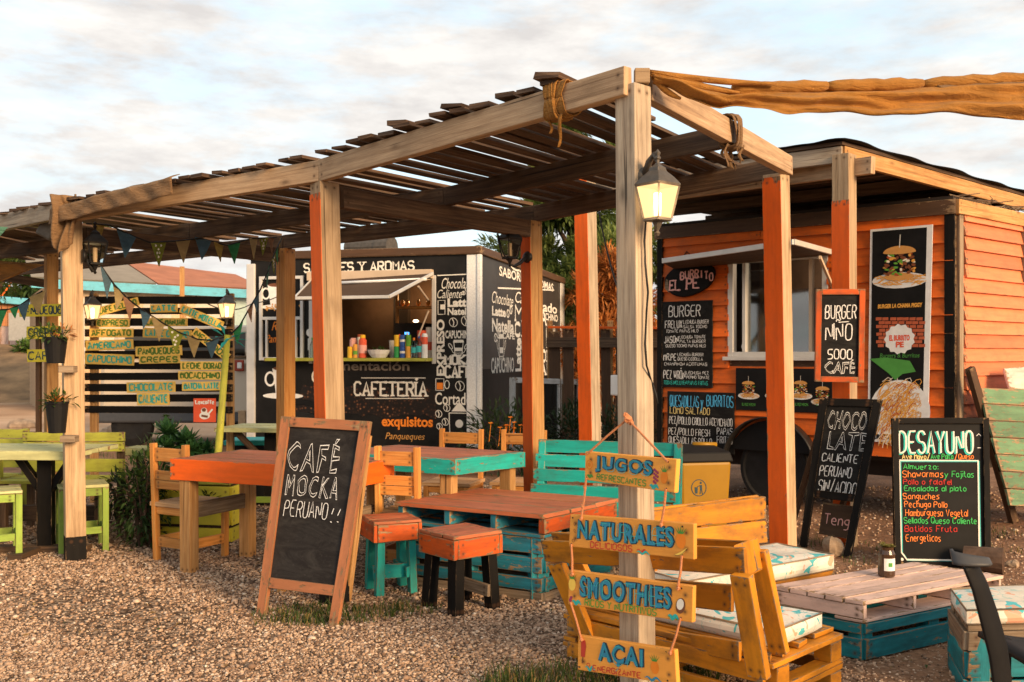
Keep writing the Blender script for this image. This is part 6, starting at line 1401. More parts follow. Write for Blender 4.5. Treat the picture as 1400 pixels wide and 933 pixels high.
for i, (nm, ct, px, z, w_, h_, parts, l_) in enumerate((
    ('paper_cup', 'cup', 512, -.10, .07, .11, (('cup', [(.38, 0), (.5, 1), (.45, 1)], 'white'),), 'white paper cup behind the red juice bottle'),
    ('paper_cup', 'cup', 531, -.12, .07, .22, (('cup', [(.38, 0), (.5, 1), (.45, 1)], 'cream'),), 'tall stack of cream paper cups behind the white bowl'),
    ('syrup_bottle', 'bottle', 540, -.15, .06, .30, (('bottle', BOT, 'coconut'), ('cap', CAP, 'poster_red')), 'brown syrup bottle with a red cap behind the green can'),
    ('syrup_bottle', 'bottle', 551, -.15, .06, .32, (('bottle', BOT, 'fries'), ('cap', CAP, 'white')), 'amber syrup bottle with a white cap behind the blue cans'),
    ('jar', 'jar', 489, -.10, .10, .27, (('jar', BODY[:3]+[(.4, .98)], 'cheese'), ('lid', [(.45, .98), (.45, 1.1), (0, 1.1)], 'rust_red')), 'pale jar with a rust red lid behind the gold cans'),
    ('snack_box', 'box', 574, -.08, .12, .34, (('box', [(.5, 0), (.5, 1), (.1, 1)], 'poster_red'),), 'tall red snack box behind the teal labelled bottles'),
    ('snack_box', 'box', 584, -.10, .10, .38, (('box', [(.5, 0), (.5, 1), (.1, 1)], 'cheese'), ('label', LAB, 'juice')), 'tall pale snack box in the counter corner'),
    ('water_bottle', 'drink', 446, .0, .07, .24, (('bottle', BOT, 'clear'), ('cap', CAP, 'bottle_green'), ('label', LAB, 'lettuce')), 'green labelled bottle beside the first orange post on the counter'))): good(nm, l_, px, None, w_, h_, parts, z, ct)
# window leaned against the stand
A, B = W(694, 625, 12.6), W(790, 625, 15.3); A.z = B.z = .02; fw_ = Fr(A+V((0, 0, 1.05)), B+V((0, 0, 1.02)), A)
fw_ = Fr(W(696, 516, 12.2), W(789, 519, 13.4), W(696, 617, 12.2)); t = thing('old_window', 'old white wooden window frame leaning by the side of the coffee stand', 'window', fw_.o); m = fw_.mb(); k = .07
for r_ in ((0, 0, k, fw_.h), (fw_.w-k, 0, fw_.w, fw_.h), (k, fw_.h-k, fw_.w-k, fw_.h), (k, 0, fw_.w-k, k), (fw_.w*.66, k, fw_.w*.66+k, fw_.h-k)): pl_(fw_, m, *r_, 0, .05)
m.build('frame', M['white_frame'], t, .004); m = fw_.mb(); pl_(fw_, m, k, k, fw_.w-k, fw_.h-k, .02, .026); m.build('pane', mat_plain('dark_pane', (.015, .016, .015), .12, 0, .3, 2, 0, .5), t)

# ------------------------------------------------------------------ the orange burger hut
HL, HR = V((1.50, 9.87, 0)), V((3.63, 8.10, 0)); HZT, HZB = 2.62, .53; fb = Fr(HL+V((0, 0, HZT)), HR+V((0, 0, HZT)), HL+V((0, 0, HZB)))
sdir = V((.764, .645, 0)); fh = Fr(HR+V((0, 0, HZT)), HR+sdir*3+V((0, 0, HZT)), HR+V((0, 0, HZB)))
hut = thing('burger_hut', 'orange clapboard burger trailer with a serving window under a flat canopy', 'food stand', HL.lerp(HR, .5))
wx0, wy0, wx1, wy1 = frame_rect(fb, 998, 350, 1132, 488)
m = fb.mb(); y = 0; rows = 14; rh = fb.h/rows
def clap(m, x0, x1, y0, hh, f, jit=.004):
    if x1-x0 < .02: return
    m.hexa([(x0, y0, .004), (x1, y0, .004), (x0, y0+hh+.012, .001), (x1, y0+hh+.012, .001), (x0, y0-.002, .040), (x1, y0-.002, .040), (x0, y0+hh+.012, .012), (x1, y0+hh+.012, .012)], jit*.3)
for r_ in range(rows):
    y0 = r_*rh; 
    xs = [(.0, fb.w)] if y0+rh <= wy0 or y0 >= wy1 else [(0, wx0), (wx1, fb.w)]
    for a, b in xs:
        if b-a > 1.6 and r_ % 2: c_ = a+(b-a)*RN.uniform(.3, .7); clap(m, a, c_-.003, y0, rh, fb); clap(m, c_+.003, b, y0, rh, fb)
        else: clap(m, a, b, y0, rh, fb)
m.build('front_clapboards', M['clap'], hut)
m = fb.mb()
for r_ in ((0, 0, wx0, fb.h), (wx1, 0, fb.w, fb.h), (wx0, 0, wx1, wy0), (wx0, wy1, wx1, fb.h)): pl_(fb, m, *r_, -.06, .0)
m.build('front_wall', M['trim'], hut)
m = fh.mb()
for r_ in range(18): hh = fh.h/18; e_ = RN.uniform(-.02, .025); clap(m, .12+e_, 2.95, r_*hh, hh, fh, .012)
m.build('side_clapboards', M['clap_sunlit'], hut); m = fh.mb(); pl_(fh, m, .01, 0, 3, fh.h, -.06, 0); m.build('side_wall', M['trim'], hut)
m = fh.mb(); pl_(fh, m, .03, -.05, .10, fh.h-.06, 0, .03); m.build('corner_board', M['pallet_wood'], hut, .003)
m = fb.mb(); pl_(fb, m, fb.w-.07, -.1, fb.w+.012, fb.h, .012, .040); m.build('corner_board', M['black_wood'], hut, .003); m = fb.mb(); pl_(fb, m, -.03, -.1, .03, fb.h, .012, .050); m.build('corner_board', M['black_wood'], hut, .003)
m = fb.mb(); pl_(fb, m, -.06, fb.h-.07, fb.w+.02, fb.h+.05, .0, .055); m.build('roof_trim', M['trim'], hut, .003)
m = fh.mb(); pl_(fh, m, -.02, fh.h-.07, 3, fh.h+.05, .0, .05); m.build('roof_trim', M['leg_wood'], hut, .003)
m = fb.mb(); pl_(fb, m, 0, -.02, fb.w, fb.h, -2.4, -2.35); pl_(fb, m, 0, fb.h+.05, fb.w, fb.h+.08, -2.35, .04); pl_(fb, m, 0, -.05, fb.w, -.01, -2.35, -.06); pl_(fb, m, 0, 0, .05, fb.h, -2.35, -.06); m.build('shell', M['dark'], hut)
# window and its content
def mirror_glass():
    m, nt = new_mat('reflecting_glass'); g = nd(nt, 'ShaderNodeBsdfGlossy', {'Roughness': .04}); t = nd(nt, 'ShaderNodeBsdfTransparent', {'Color': (.75, .78, .78, 1)})
    tcn = nd(nt, 'ShaderNodeTexCoord'); mx = nd(nt, 'ShaderNodeMixShader', {0: .16, 1: t.outputs[0], 2: g.outputs[0]}); o = nd(nt, 'ShaderNodeOutputMaterial'); nt.links.new(mx.outputs[0], o.inputs[0]); return m
M['mirror_glass'] = mirror_glass()
m = fb.mb(); k = .045
for r_ in ((wx0-.01, wy0, wx0+k, wy1), (wx1-k, wy0, wx1+.01, wy1), (wx0+k, wy1-k, wx1-k, wy1), (wx0+k, wy0, wx1-k, wy0+k), (wx0+.14, wy0+k, wx0+.175, wy1-k), (wx0+.46, wy0+k, wx0+.50, wy1-k)): pl_(fb, m, *r_, -.05, .03)
pl_(fb, m, wx0-.05, wy0-.035, wx1+.05, wy0, -.03, .06); hw = m.build('window', M['white_metal'], hut, .004)
m = fb.mb(); pl_(fb, m, wx0+.17, wy0+k, wx0+.48, wy1-k, -.03, -.024); m.build('window_pane', M['mirror_glass'], hw); m = fb.mb(); pl_(fb, m, wx0+.50, wy0+k, wx1-k, wy0+.62, -.045, -.04); m.build('window_pane', M['mirror_glass'], hw); m = fb.mb(); pl_(fb, m, wx0+.78, wy0+k, wx0+.81, wy1-k, -.05, .0); m.build('mullion', M['flap_pale'], hw)
m = fb.mb(); cx, cy = fb.px(1016, 474); m.disc(cx, cy, .028, .034, -.02); m.build('sticker', M['white'], hw)
m = fb.mb(); pl_(fb, m, wx0-.2, wy0-.3, wx1+.3, wy1+.2, -1.1, -1.05); m.build('back_partition', M['interior'], hut)
m = fb.mb(); [pl_(fb, m, wx0+.55, wy0+q_, wx1+.1, wy0+q_+.02, -1.05, -.8) for q_ in (.1, .33, .56)]; m.build('inner_shelf', M['pallet_wood'], hut)
rg = random.Random(8); grp = 'jars on the shelves inside the burger hut'
for k_, (q_, xx, c_, hh) in enumerate(((.12, .62, 'white', .13), (.12, .74, 'juice', .16), (.12, .86, 'plate', .12), (.12, .99, 'brand_orange', .15), (.35, .63, 'cream', .18), (.35, .76, 'bronze', .14), (.35, .88, 'fruit_red', .12), (.35, 1.0, 'white', .15))):
    c = fb.P(wx0+xx, wy0+q_, -.9); m = MB(); m.lathe([(.045, 0), (.05, .01), (.05, hh*.8), (.035, hh*.9), (.035, hh), (0, hh)], c, 12)
    m.build('storage_jar', M[c_], label='%s jar on the %s shelf seen through the hut window' % (('white', 'bright red', 'pale grey', 'orange', 'cream', 'bronze', 'dark red', 'tall white')[k_], ('lower', 'upper')[k_//4]), cat='jar', group=grp)
l = bpy.data.objects.new('hut_light', bpy.data.lights.new('hut_light', 'POINT')); C.objects.link(l); l.parent = hut; l.location = fb.P(wx0+.75, wy1-.05, -.6)-hut.location; l.data.energy = 5; l.data.color = (1, .75, .5); l.data.shadow_soft_size = .1  # added fill light that brightens the shelves behind the hut window
# flap above the window
a0, a1 = fb.P(fb.px(925, 366)[0], fb.px(925, 366)[1], .03), fb.P(*fb.px(1141, 346), .03); o1 = W(1085, 331, 7.95); o0 = W(906, 357, 9.15)
m = MB(); slab3(m, a0, a1, o1, o0, .02); m.build('window_flap', M['dark_beam'], hut); m = MB(); m.bar(o0, o1, .025, .045); m.bar(a1, o1, .025, .045); m.build('flap_edge', M['white_metal'], hut, .003)
m = MB(); m.bar(fb.P(*fb.px(1141, 395), .03), W(1121, 352, 8.15), .02, .03); m.build('flap_strut', M['flap_pale'], hut)
# wheel
c = fb.P(*fb.px(1058, 655), -.10); q_ = V((0, 0, 1)).rotation_difference(fb.n).to_matrix(); c.z = .345
wh = MB(); wh.lathe([(.19, -.11), (.33, -.115), (.35, -.07), (.35, .07), (.33, .115), (.30, .12), (.285, .10), (.20, .10)], c, 30, q_); wo = wh.build('wheel', M['rubber'], hut)
m = MB(); m.lathe([(.0, .02), (.10, .03), (.19, .07), (.20, .09), (.18, .09), (.10, .05)], c, 24, q_); m.build('rim', M['bronze'], wo)
m = fb.mb(); cx, cy = fb.px(1058, 655); cy = .345+.0-HZB; m.poly([(cx+.45*cos(pi*k/20), max(-.02, cy+.45*sin(pi*k/20))) for k in range(21)]+[(cx-.45, -.02), (cx+.45, -.02)][:0], .044, .052); m.build('wheel_well', M['black_plastic'], hut)
m = MB(); f2 = Fr(c+fb.ex*-.5+V((0, 0, .5)), c+fb.ex*.5+V((0, 0, .5)), c+fb.ex*-.5-V((0, 0, .5)))
def arch(u, v): a = pi*u; r_ = .45; return c+fb.ex*(r_*cos(a))+V((0, 0, r_*sin(a)+.03))+fb.n*(.13+.13*v)
m.grid(arch, 20, 3); m.build('mudguard', M['black_metal'], hut, smooth=True, solid=.012)
m = fb.mb(); pl_(fb, m, .1, -.20, fb.w-.1, -.06, -1.9, -.25); m.build('chassis', M['dark'], hut)
# prints and boards on the wall
def wallboard(label, name, cat, box, fr_=None, mat=None, wr=(), extra=None, th=.02, off=.028, rot=0):
    x0, y0, x1, y1 = frame_rect(fb, *box); t = thing(name, label, cat, fb.P((x0+x1)/2, y0, off)); m = fb.mb(); pl_(fb, m, x0, y0, x1, y1, off, off+th); m.build('panel', mat or M['slate'], t, .003)
    for mt, items in wr:
        m = fb.mb(); [pwrite(fb, m, s_, b_, **dict(dict(w=.0085, z=off+th+.002, jit=.2, seed=i), **kw)) for i, (s_, b_, kw) in enumerate(items)]; m.build('chalk_lettering', M[mt], t)
    return t
sm = dict(w=.0045, jit=.25)
wallboard('chalkboard of burgers on the orange wall below the oval sign', 'menu_board', 'chalkboard', (909, 412, 977, 530), wr=(('chalk', [("BURGER", (918, 418, 961, 433), dict(w=.010)), ("FRELUX", (913, 439, 936, 449), {}), ("LECHUGA BURGER", (938, 438, 972, 443), sm), ("SALSA TOCINO", (938, 445, 970, 449), sm), ("TOMATE PAPAS HILO", (914, 451, 958, 455), sm),
    ("JASON", (912, 460, 931, 469), {}), ("LECHUGA TOMATE", (933, 459, 968, 463), sm), ("PALTA BURGER", (933, 465, 968, 469), sm), ("QUESO TOCINO PAPAS HILO", (914, 471, 968, 475), sm), ("MR.PE", (911, 484, 928, 493), {}), ("LECHUGA BURGER", (930, 483, 965, 487), sm), ("QUESO CEBOLLA", (930, 489, 964, 493), sm), ("CHAMPINON ACEITUNAS", (912, 496, 970, 500), sm),
    ("PEZ WRÓN", (911, 507, 940, 518), {}), ("LECHUGA PEZ", (942, 508, 972, 512), sm), ("PEPINO TOMATE", (942, 514, 973, 518), sm)]), ('chalk_teal', [("TODAS INCLUYEN PAPAS FRITAS", (911, 521, 971, 526), sm)])))
wallboard('lower chalkboard of quesadillas and burritos on the orange wall', 'menu_board', 'chalkboard', (916, 536, 1007, 618), off=.032, wr=(('chalk_blue', [("QUESADILLAS y", (920, 541, 965, 556), dict(w=.0085)), ("BURRITOS", (970, 541, 1006, 556), dict(w=.0085))]), ('chalk_yellow', [("LOMO SALTADO", (920, 557, 974, 566), dict(w=.0068))]),
    ('chalk', [("PEZ/POLLO CRIOLLO ACEVICHADO", (919, 571, 1005, 581), dict(w=.0068)), ("PEZ/POLLO FRESH", (918, 586, 974, 595), dict(w=.0068)), ("PAPAS", (984, 585, 1005, 594), dict(w=.0068)), ("FRITAS", (984, 597, 1005, 606), dict(w=.0068)), ("QUESADILLAS POLLO", (918, 598, 977, 607), dict(w=.0068)), ])))
# oval sign
cx, cy = fb.px(947, 382); t = thing('oval_sign', 'dark oval slice of wood with carved letters hung left of the hut window', 'sign', fb.P(cx, cy-.17, .05)); m = fb.mb(); rx, ry = .275, .165
pts = [(cx+rx*cos(a)*(1+.03*sin(a*5)), cy+ry*sin(a)*(1+.05*sin(a*3+1))+.03*cos(a)) for a in [2*pi*k/30 for k in range(30)]]; m.poly(pts, .035, .075); m.build('wood_slice', M['black_wood'], t, .01)
m = fb.mb(); m.poly([(cx-rx*.98, cy-.08), (cx-rx*.80, cy-.13), (cx-rx*.84, cy-.0), (cx-rx*.93, cy+.01)], .0775); m.build('bare_edge', M['pallet_wood'], t)
m = fb.mb()
for s_, b_ in (("EL", (921, 384, 934, 397)), ("PE", (944, 381, 960, 395))): pwrite(fb, m, s_, b_, w=.018, z=.078, jit=.3, serif=.014)
for k, ch in enumerate("BURRITO"): bx = 936+k*6.6; by = 373-4*sin(pi*k/6)+k*.2; pwrite(fb, m, ch, (bx, by, bx+4.6, by+10), w=.015, z=.078, jit=.2)
m.build('lettering', M['chalk_pink'], t); m = MB(); m.tube([fb.P(cx-.16, cy+.12, .05), fb.P(cx-.05, cy+.27, .03), fb.P(cx+.10, cy+.15, .05)], .005, 5); m.build('hanger', M['cable'], t)
def burger(m, f, cx, cy, s_, z, plate=True):
    """a printed picture of a stacked burger on a plate"""
    rg = random.Random(int(cx*100)); b = [z]
    def zz(): b[0] += 6e-5; return b[0]
    m.m = 0
    if plate: m.disc(cx, cy-s_*.55, s_*.95, s_*.28, zz()); m.m = 3
    if plate:
        for k in range(80): x = cx+rg.uniform(-.8, .8)*s_; y = cy-s_*.50+rg.uniform(-.2, .12)*s_; a = rg.uniform(-.6, .6); m.line([(x-.12*s_*cos(a), y-.12*s_*sin(a)), (x+.12*s_*cos(a), y+.12*s_*sin(a))], s_*.022, zz())
    m.m = 1; m.disc(cx, cy-s_*.42, s_*.52, s_*.14, zz()); m.m = 2
    for k in range(70): m.m = rg.choice((2, 2, 2, 4, 5, 3, 6)); x = cx+rg.uniform(-.5, .5)*s_; y = cy+rg.uniform(-.36, .42)*s_; m.disc(x, y, s_*rg.uniform(.03, .12), s_*rg.uniform(.02, .06), zz(), 9, rg.uniform(-.5, .5))
    m.m = 1; m.disc(cx, cy+s_*.42, s_*.56, s_*.24, zz(), 20, 0, 0, pi); m.disc(cx, cy+s_*.43, s_*.56, s_*.06, zz()); m.m = 7; m.line([(cx, cy+s_*.6), (cx+.02*s_, cy+s_*1.05)], s_*.03, zz())
FOOD = ['plate', 'bun', 'meat', 'fries', 'cheese', 'lettuce', 'sauce', 'cream']
t = wallboard('long black panel with small burger pictures under the hut window', 'photo_panel', 'picture', (1009, 504, 1147, 563), mat=M['print_black']); m = fb.mb()
for px in (1027, 1064, 1098, 1128): cx, cy = fb.px(px, 532 if px < 1120 else 540); burger(m, fb, cx, cy, .115, .051)
m.build('burger_picture', [M[k] for k in FOOD], t); m = fb.mb()
for px in (1018, 1056, 1090, 1119): pwrite(fb, m, "EL PEZ WRON", (px, 551, px+18, 555), 'text', z=.052, bold=.02)
m.build('green_lettering', M['leaf_paint'], t)
# tall poster
f = Qd(fb.P(*fb.px(1193, 315), .05), fb.P(*fb.px(1278, 308), .05), fb.P(*fb.px(1271, 606), .05), fb.P(*fb.px(1189, 603), .05))
t = thing('tall_poster', 'tall printed banner of a burger and noodles on the orange wall', 'poster', f.BL); panel(f, 0, 0, f.w, f.h, -.004, .004, 'sheet', M['white'], t)
x0, y0, x1, y1 = f.rect(1196, 317, 1271, 596); panel(f, .02, .10, f.w-.045, f.h-.02, .004, .006, 'print', M['print_black'], t)
m = f.mb(); cx, cy = f.px(1231, 362); burger(m, f, cx, cy, .24, .007); m.build('burger_picture', [M[k] for k in FOOD], t)
m = f.mb(); pwrite(f, m, "BURGER LA CHAMA PIGGY", (1201, 415, 1262, 421), 'text', z=.008, bold=.05, shear=.1); m.build('orange_lettering', M['fries'], t)
m = f.mb(); pwrite(f, m, "Burgers & Burritos", (1204, 483, 1258, 491), 'text', z=.008, shear=.15); m.build('green_lettering', M['leaf_paint'], t)
m = f.mb(); rg = random.Random(2)
for r_ in range(8):
    for c_ in range(7):
        if c_ == 3 and 1 < r_ : continue
        px, py = 1200+c_*9.2+(r_ % 2)*3-rg.uniform(0, 2), 434+r_*5.2; a, b, c, d = f.rect(px, py, px+8.2, py+4.2); m.m = 0; m.poly([(a, b), (c, b), (c, d), (a, d)], .007+r_*1e-5)
m.m = 1; cx, cy = f.px(1231, 462); m.poly([(cx+.115*cos(2*pi*k/26)*(1+.13*(k % 2)), cy-.01+.115*sin(2*pi*k/26)*(1+.13*(k % 2))) for k in range(26)], .0075); m.build('brick_picture', [M['rust_red'], M['white']], t)
m = f.mb(); pwrite(f, m, "EL BURRITO", (1217, 458, 1245, 466), 'text', z=.0085, bold=.05); pwrite(f, m, "PE", (1226, 467, 1237, 475), 'text', z=.0085, bold=.05); m.build('red_lettering', M['poster_red'], t)
m = f.mb(); m.m = 0; cx, cy = f.px(1229, 560); m.disc(cx+.01, cy-.02, .255, .27, .0072, 30); rg = random.Random(5); z = .0078
for k in range(320):
    m.m = rg.choice((1, 1, 1, 2, 3, 4)); x = cx+.05+rg.uniform(-.15, .13); y = cy+rg.uniform(-.24, .22); a = rg.uniform(0, 3.1); z += 4e-6
    m.line([(x+.05*cos(a+q_*.5)*q_*.5, y+.05*sin(a+q_*.7)*q_*.5) for q_ in range(5)], .0055, z)
m.m = 5; cx, cy = f.px(1222, 505); m.poly([(cx-.20, cy+.09), (cx-.05, cy+.10), (cx+.14, cy+.07), (cx+.19, cy-.02), (cx+.08, cy-.04), (cx+.02, cy-.09), (cx-.04, cy-.03)], z+.0003); m.build('noodle_picture', [M[k] for k in ('plate', 'fries', 'bun', 'sauce', 'cheese', 'leaf_paint')], t)
m = f.mb(); pwrite(f, m, "BURRITO PEZ", (1193, 594, 1228, 601), 'text', z=.008, bold=.05); m.build('black_lettering', M['print_black'], t)
# canopy roof over the hut
fd2 = -fb.ex; K = W(1152, 203, 7.22); can = thing('canopy', 'flat timber canopy roof on a post in front of the orange hut', 'canopy', V((K.x, K.y, 0)))
Lc, Rc = 2.75, 3.6
def cp(a, b, z): p = K+fd2*a+sdir*b; return V((p.x, p.y, K.z+z-.018*b))
m = MB(); m.hexa([cp(-.02, -.04, .02), cp(Lc, -.04, .02), cp(-.02, Rc, .02), cp(Lc, Rc, .02), cp(-.02, -.04, .045), cp(Lc, -.04, .045), cp(-.02, Rc, .045), cp(Lc, Rc, .045)]); m.build('roof_deck', M['dark_beam'], can)
m = MB(); m.bar(cp(0, 0, -.045), cp(0, Rc, -.045), .04, .12); m.build('fascia', M['leg_wood'], can, .004)
m = MB(); m.bar(cp(.0, .0, -.045), cp(Lc, 0, -.045), .04, .12); m.build('fascia', M['grey_post'], can, .004)
for b in (.7, 1.5, 2.3, 3.1): m = MB(); m.bar(cp(.03, b, -.05), cp(Lc, b, -.05), .05, .10); m.build('rafter', M['dark_beam'], can)
m = MB()
m.grid(lambda u, v: cp(-.06+(Lc+.06)*u-.02*sin(v*31)*(u < .01), -.08+(Rc+.1)*v-.02*sin(u*37)*(v < .01), .052+.004*sin(u*29)*sin(v*23)+.004*sin(u*61+v*17)), 50, 60)
m.build('roofing_felt', M['black_wood'], can, smooth=True, solid=.008)
m = MB(); m.bar(W(1194, 226, 7.1), W(1040, 247, 7.95), .05, .125); m.bar(W(1041, 247, 7.94), W(880, 270, 8.9), .05, .12); m.build('support_beam', M['beam'], can, .004)
pc = W(1156, 500, 7.22); post('post', (pc.x+.0, pc.y), 2.86, .13, radians(46), M['post'], lean=(-.01, 0), orange=(.0, 2.52), parent=can)
m = MB(); m.bar(W(1010, 262, 8.9)+V((0, 0, .16)), W(1100, 256, 8.6)+V((0, 0, .16)), .06, .07); m.build('loose_offcut', M['leg_wood'], label='short pale timber offcut lying on top of the orange hut', cat='offcut')
m = MB(); rg = random.Random(3)
for k in range(60):
    p = fh.P(rg.uniform(0, 1.2), fh.h+.06, rg.uniform(-.15, .05)); m.tube([p, p+V((rg.uniform(-.1, .1), rg.uniform(-.1, .1), .03)), p+V((rg.uniform(-.2, .2), rg.uniform(-.2, .2), rg.uniform(-.02, .05)))], .004, 4, False)
m.build('dry_twigs', M['pallet_wood'], label='tangle of dry twigs on the hut roof edge', cat='twigs', kind='stuff')
# ------------------------------------------------------------------ things by the hut
t = thing('litter_bin', 'yellow bin with a black lid and yellow handle in front of the orange hut', 'bin', (1.32, 7.15, 0)); f0 = Matrix.Translation((1.335, 7.15, 0)) @ Rz(radians(12))
m = MB(f0); m.hexa([((.165+.028*(k >> 2))*(1 if k & 1 else -1), (.15+.03*(k >> 2))*(1 if k & 2 else -1), .04+.60*(k >> 2)) for k in range(8)]); m.build('body', M['yellow_plastic'], t, .02)
m = MB(f0); m.hexa([((.205-.02*(k >> 2))*(1 if k & 1 else -1), (.195-.02*(k >> 2))*(1 if k & 2 else -1), .64+.07*(k >> 2)+(.03 if k & 2 and k >> 2 else 0)) for k in range(8)]); m.build('lid', M['black_plastic'], t, .012)
m = MB(f0); m.tube([(.02, .12, .74), (.20, .10, .735)], .018, 8); m.build('handle', M['yellow_plastic'], t, smooth=True)
fbn = Fr(f0 @ V((-.19, -.176, .64)), f0 @ V((.19, -.176, .64)), f0 @ V((-.165, -.152, .04))); m = fbn.mb(); m.ring(.13, .42, .055, .058, .006, .004); m.disc(.145, .455, .008, .009, .004); m.line([(.145, .44), (.147, .40)], .016, .0042); m.line([(.150, .41), (.156, .375)], .006, .0045); m.line([(.143, .41), (.138, .375)], .006, .0046); m.line([(.14, .435), (.118, .43)], .005, .0047)
m.poly([(.098, .425), (.122, .425), (.119, .38), (.101, .38)], .004); stroke(m, "CLÚSTER" if False else "KLUSTER", .055, .285, .20, .315, .006, z=.004, jit=.1); m.build('printed_sign', M['ink'], t)
# leaning green pallet door
f = Qd(W(1336, 530, 8.05), W(1480, 536, 8.6), W(1500, 700, 8.3), W(1379, 692, 7.75)); t = thing('leaning_door', 'faded green boarded panel leaning against the side of the hut', 'panel', f.BL)
n = 7; m = f.mb()
for k in range(n): y0 = f.h*k/n; m.hexa([((f.w if a & 1 else RN.uniform(-.01, .01)), (y0+f.h/n-.006 if a & 2 else y0), (.02 if a & 4 else 0)) for a in range(8)], .002)
m.build('boards', M['green_door'], t, .003); m = MB(); m.bar(W(1326, 503, 7.98), W(1386, 714, 8.2), .05, .07); m.build('side_batten', M['trim'], t, .003)
m = MB(); m.bar(W(1338, 505, 8.0)+V((0, .12, 0)), W(1392, 712, 8.3)+V((0, .1, 0)), .04, .05); m.build('back_batten', M['pallet_wood'], t, .003)
f = Qd(W(1370, 505, 8.35), W(1440, 498, 8.7), W(1440, 535, 8.6), W(1378, 533, 8.2)); m = f.mb(); m.hexa([((f.w if a & 1 else 0), (f.h if a & 2 else 0), (.02 if a & 4 else 0)) for a in range(8)]); m.build('white_board', M['pink'], bevel=.003, label='pale board leaning above the green panel at the right edge', cat='board')
m = fh.mb(); x0, y0, x1, y1 = frame_rect(fh, 1393, 318, 1500, 392); m.hexa([((x1 if a & 1 else x0), (y1 if a & 2 else y0), (.05 if a & 4 else .01)) for a in range(8)]); hwn = m.build('side_window', M['pallet_wood'], hut, .004)
m = fh.mb(); m.hexa([((x1-.05 if a & 1 else x0+.05), (y1-.05 if a & 2 else y0+.05), (.055 if a & 4 else .03)) for a in range(8)]); m.build('window_pane', M['frost'], hwn)
# log, rock
m = MB(); a, b = W(1318, 768, 6.4), W(1372, 768, 6.28); a.z = b.z = .085; m.tube([a, b], [.075, .085], 14); t = m.build('log', M['bark'], label='short round log lying behind the breakfast board', cat='log')
m = MB(); d = (b-a).normalized(); q_ = V((0, 0, 1)).rotation_difference(d).to_matrix(); m.lathe([(.078, 0), (.05, .003), (0, .004)], b, 14, q_); m.build('cut_end', M['trim'], t)
def rock(label, c, r, seed, name='rock', grp=None, mat='stone'):
    rg = random.Random(seed); m = MB(); vs, nu, nv = [], 12, 8
    ph = [rg.uniform(0, 6) for _ in range(6)]
    def fn(u, v):
        a, t_ = 2*pi*u, pi*v; k = 1+.16*sin(3*a+ph[0])*sin(t_)+.13*sin(2*t_+ph[1])*cos(a+ph[2])+.08*sin(5*a+ph[3])*sin(3*t_)
        return V(c)+V((r[0]*k*sin(t_)*cos(a), r[1]*k*sin(t_)*sin(a), r[2]*k*cos(t_)))
    m.grid(fn, nu, nv); return m.build(name, M[mat], label=label, cat='rock', group=grp)
c = G(1141, 763); rock('tan rock beside the foot of the chocolate chalkboard', (c.x, c.y+.05, .06), (.075, .07, .075), 4)
for k, (px, py, r_) in enumerate(((1290, 752, .035), (1113, 770, .03), (1385, 775, .04), (1205, 752, .03))): c = G(px, py); rock(('small stone under the breakfast board\'s right foot', 'small stone at the foot of the far mustard sofa', 'small stone right of the round log', 'small stone left of the breakfast board')[k], (c.x, c.y, .015), (r_*1.2, r_, r_*.7), 20+k, 'stone')
for k, (px, py, s_) in enumerate(((30, 577, .28), (160, 584, .25), (228, 586, .2), (132, 592, .16))): c = G(px, py+8); rock(('largest rock by the road, under the three lime planks', 'tan rock by the road behind the slatted wall', 'low rock by the road behind the succulents', 'small rock by the road near the left post')[k], (c.x, c.y, s_*.1), (s_, s_*.7, s_*.5), 40+k, grp='rocks along the road', mat='stone')
# planters behind the chair
t = thing('pallet_planter', 'yellow pallet planter box behind the pine chair', 'planter', (-2.42, 7.62, 0)); q = [(-2.72, 7.45), (-2.10, 7.35), (-2.04, 7.75), (-2.68, 7.85)]
for (z, h_) in ((.055, .10), (.19, .13), (.345, .14), (.47, .09)):
    for i in range(4): m = MB(); a, b = q[i], q[(i+1) % 4]; m.bar(Z(L2(a, b, .02*(i % 2)), z), Z(L2(a, b, 1-.02*(i % 2)), z), .025, h_, jit=.006); m.build('board', M['lime'] if z > .4 else M['sign_lime'], t, .004)
m = MB(); slab(m, inset(q, .02), .0, .45); m.build('soil', M['soil'], t)
m = MB()
for k, (x, y, z, r_) in enumerate(((-2.50, 7.6, .80, .13), (-2.34, 7.55, .74, .12), (-2.22, 7.6, .66, .11), (-2.42, 7.72, .68, .12), (-2.62, 7.68, .60, .10), (-2.15, 7.5, .58, .10), (-2.3, 7.45, .58, .1), (-2.56, 7.5, .62, .09), (-2.47, 7.50, .70, .10), (-2.28, 7.48, .68, .09))):
    x -= .15; rosette(m, (x, y, z), r_*1.25, 38, tilt=V((.1*sin(k*2.1), -.75, .65)).normalized(), seed=k)
    rosette(m, (x+.02, y+.05, z-.05), r_*1.2, 30, tilt=V((.5*cos(k*1.7), .1, 1)).normalized(), seed=k+30); m.tube([(x, y+.02, z), (x*.7-2.38*.3, 7.6, .44)], .016, 6)
m.build('tree_succulent', M['succulent'], label='dark green tree succulents growing out of the yellow planter', cat='plant')
m = MB(); bush(m, (-2.25, 7.38, .30), (.10, .05, .07), 70, .07, .02, 12); m.build('trailing_plant', M['leaf_dark'], label='small dark plant trailing between the planter boards', cat='plant')
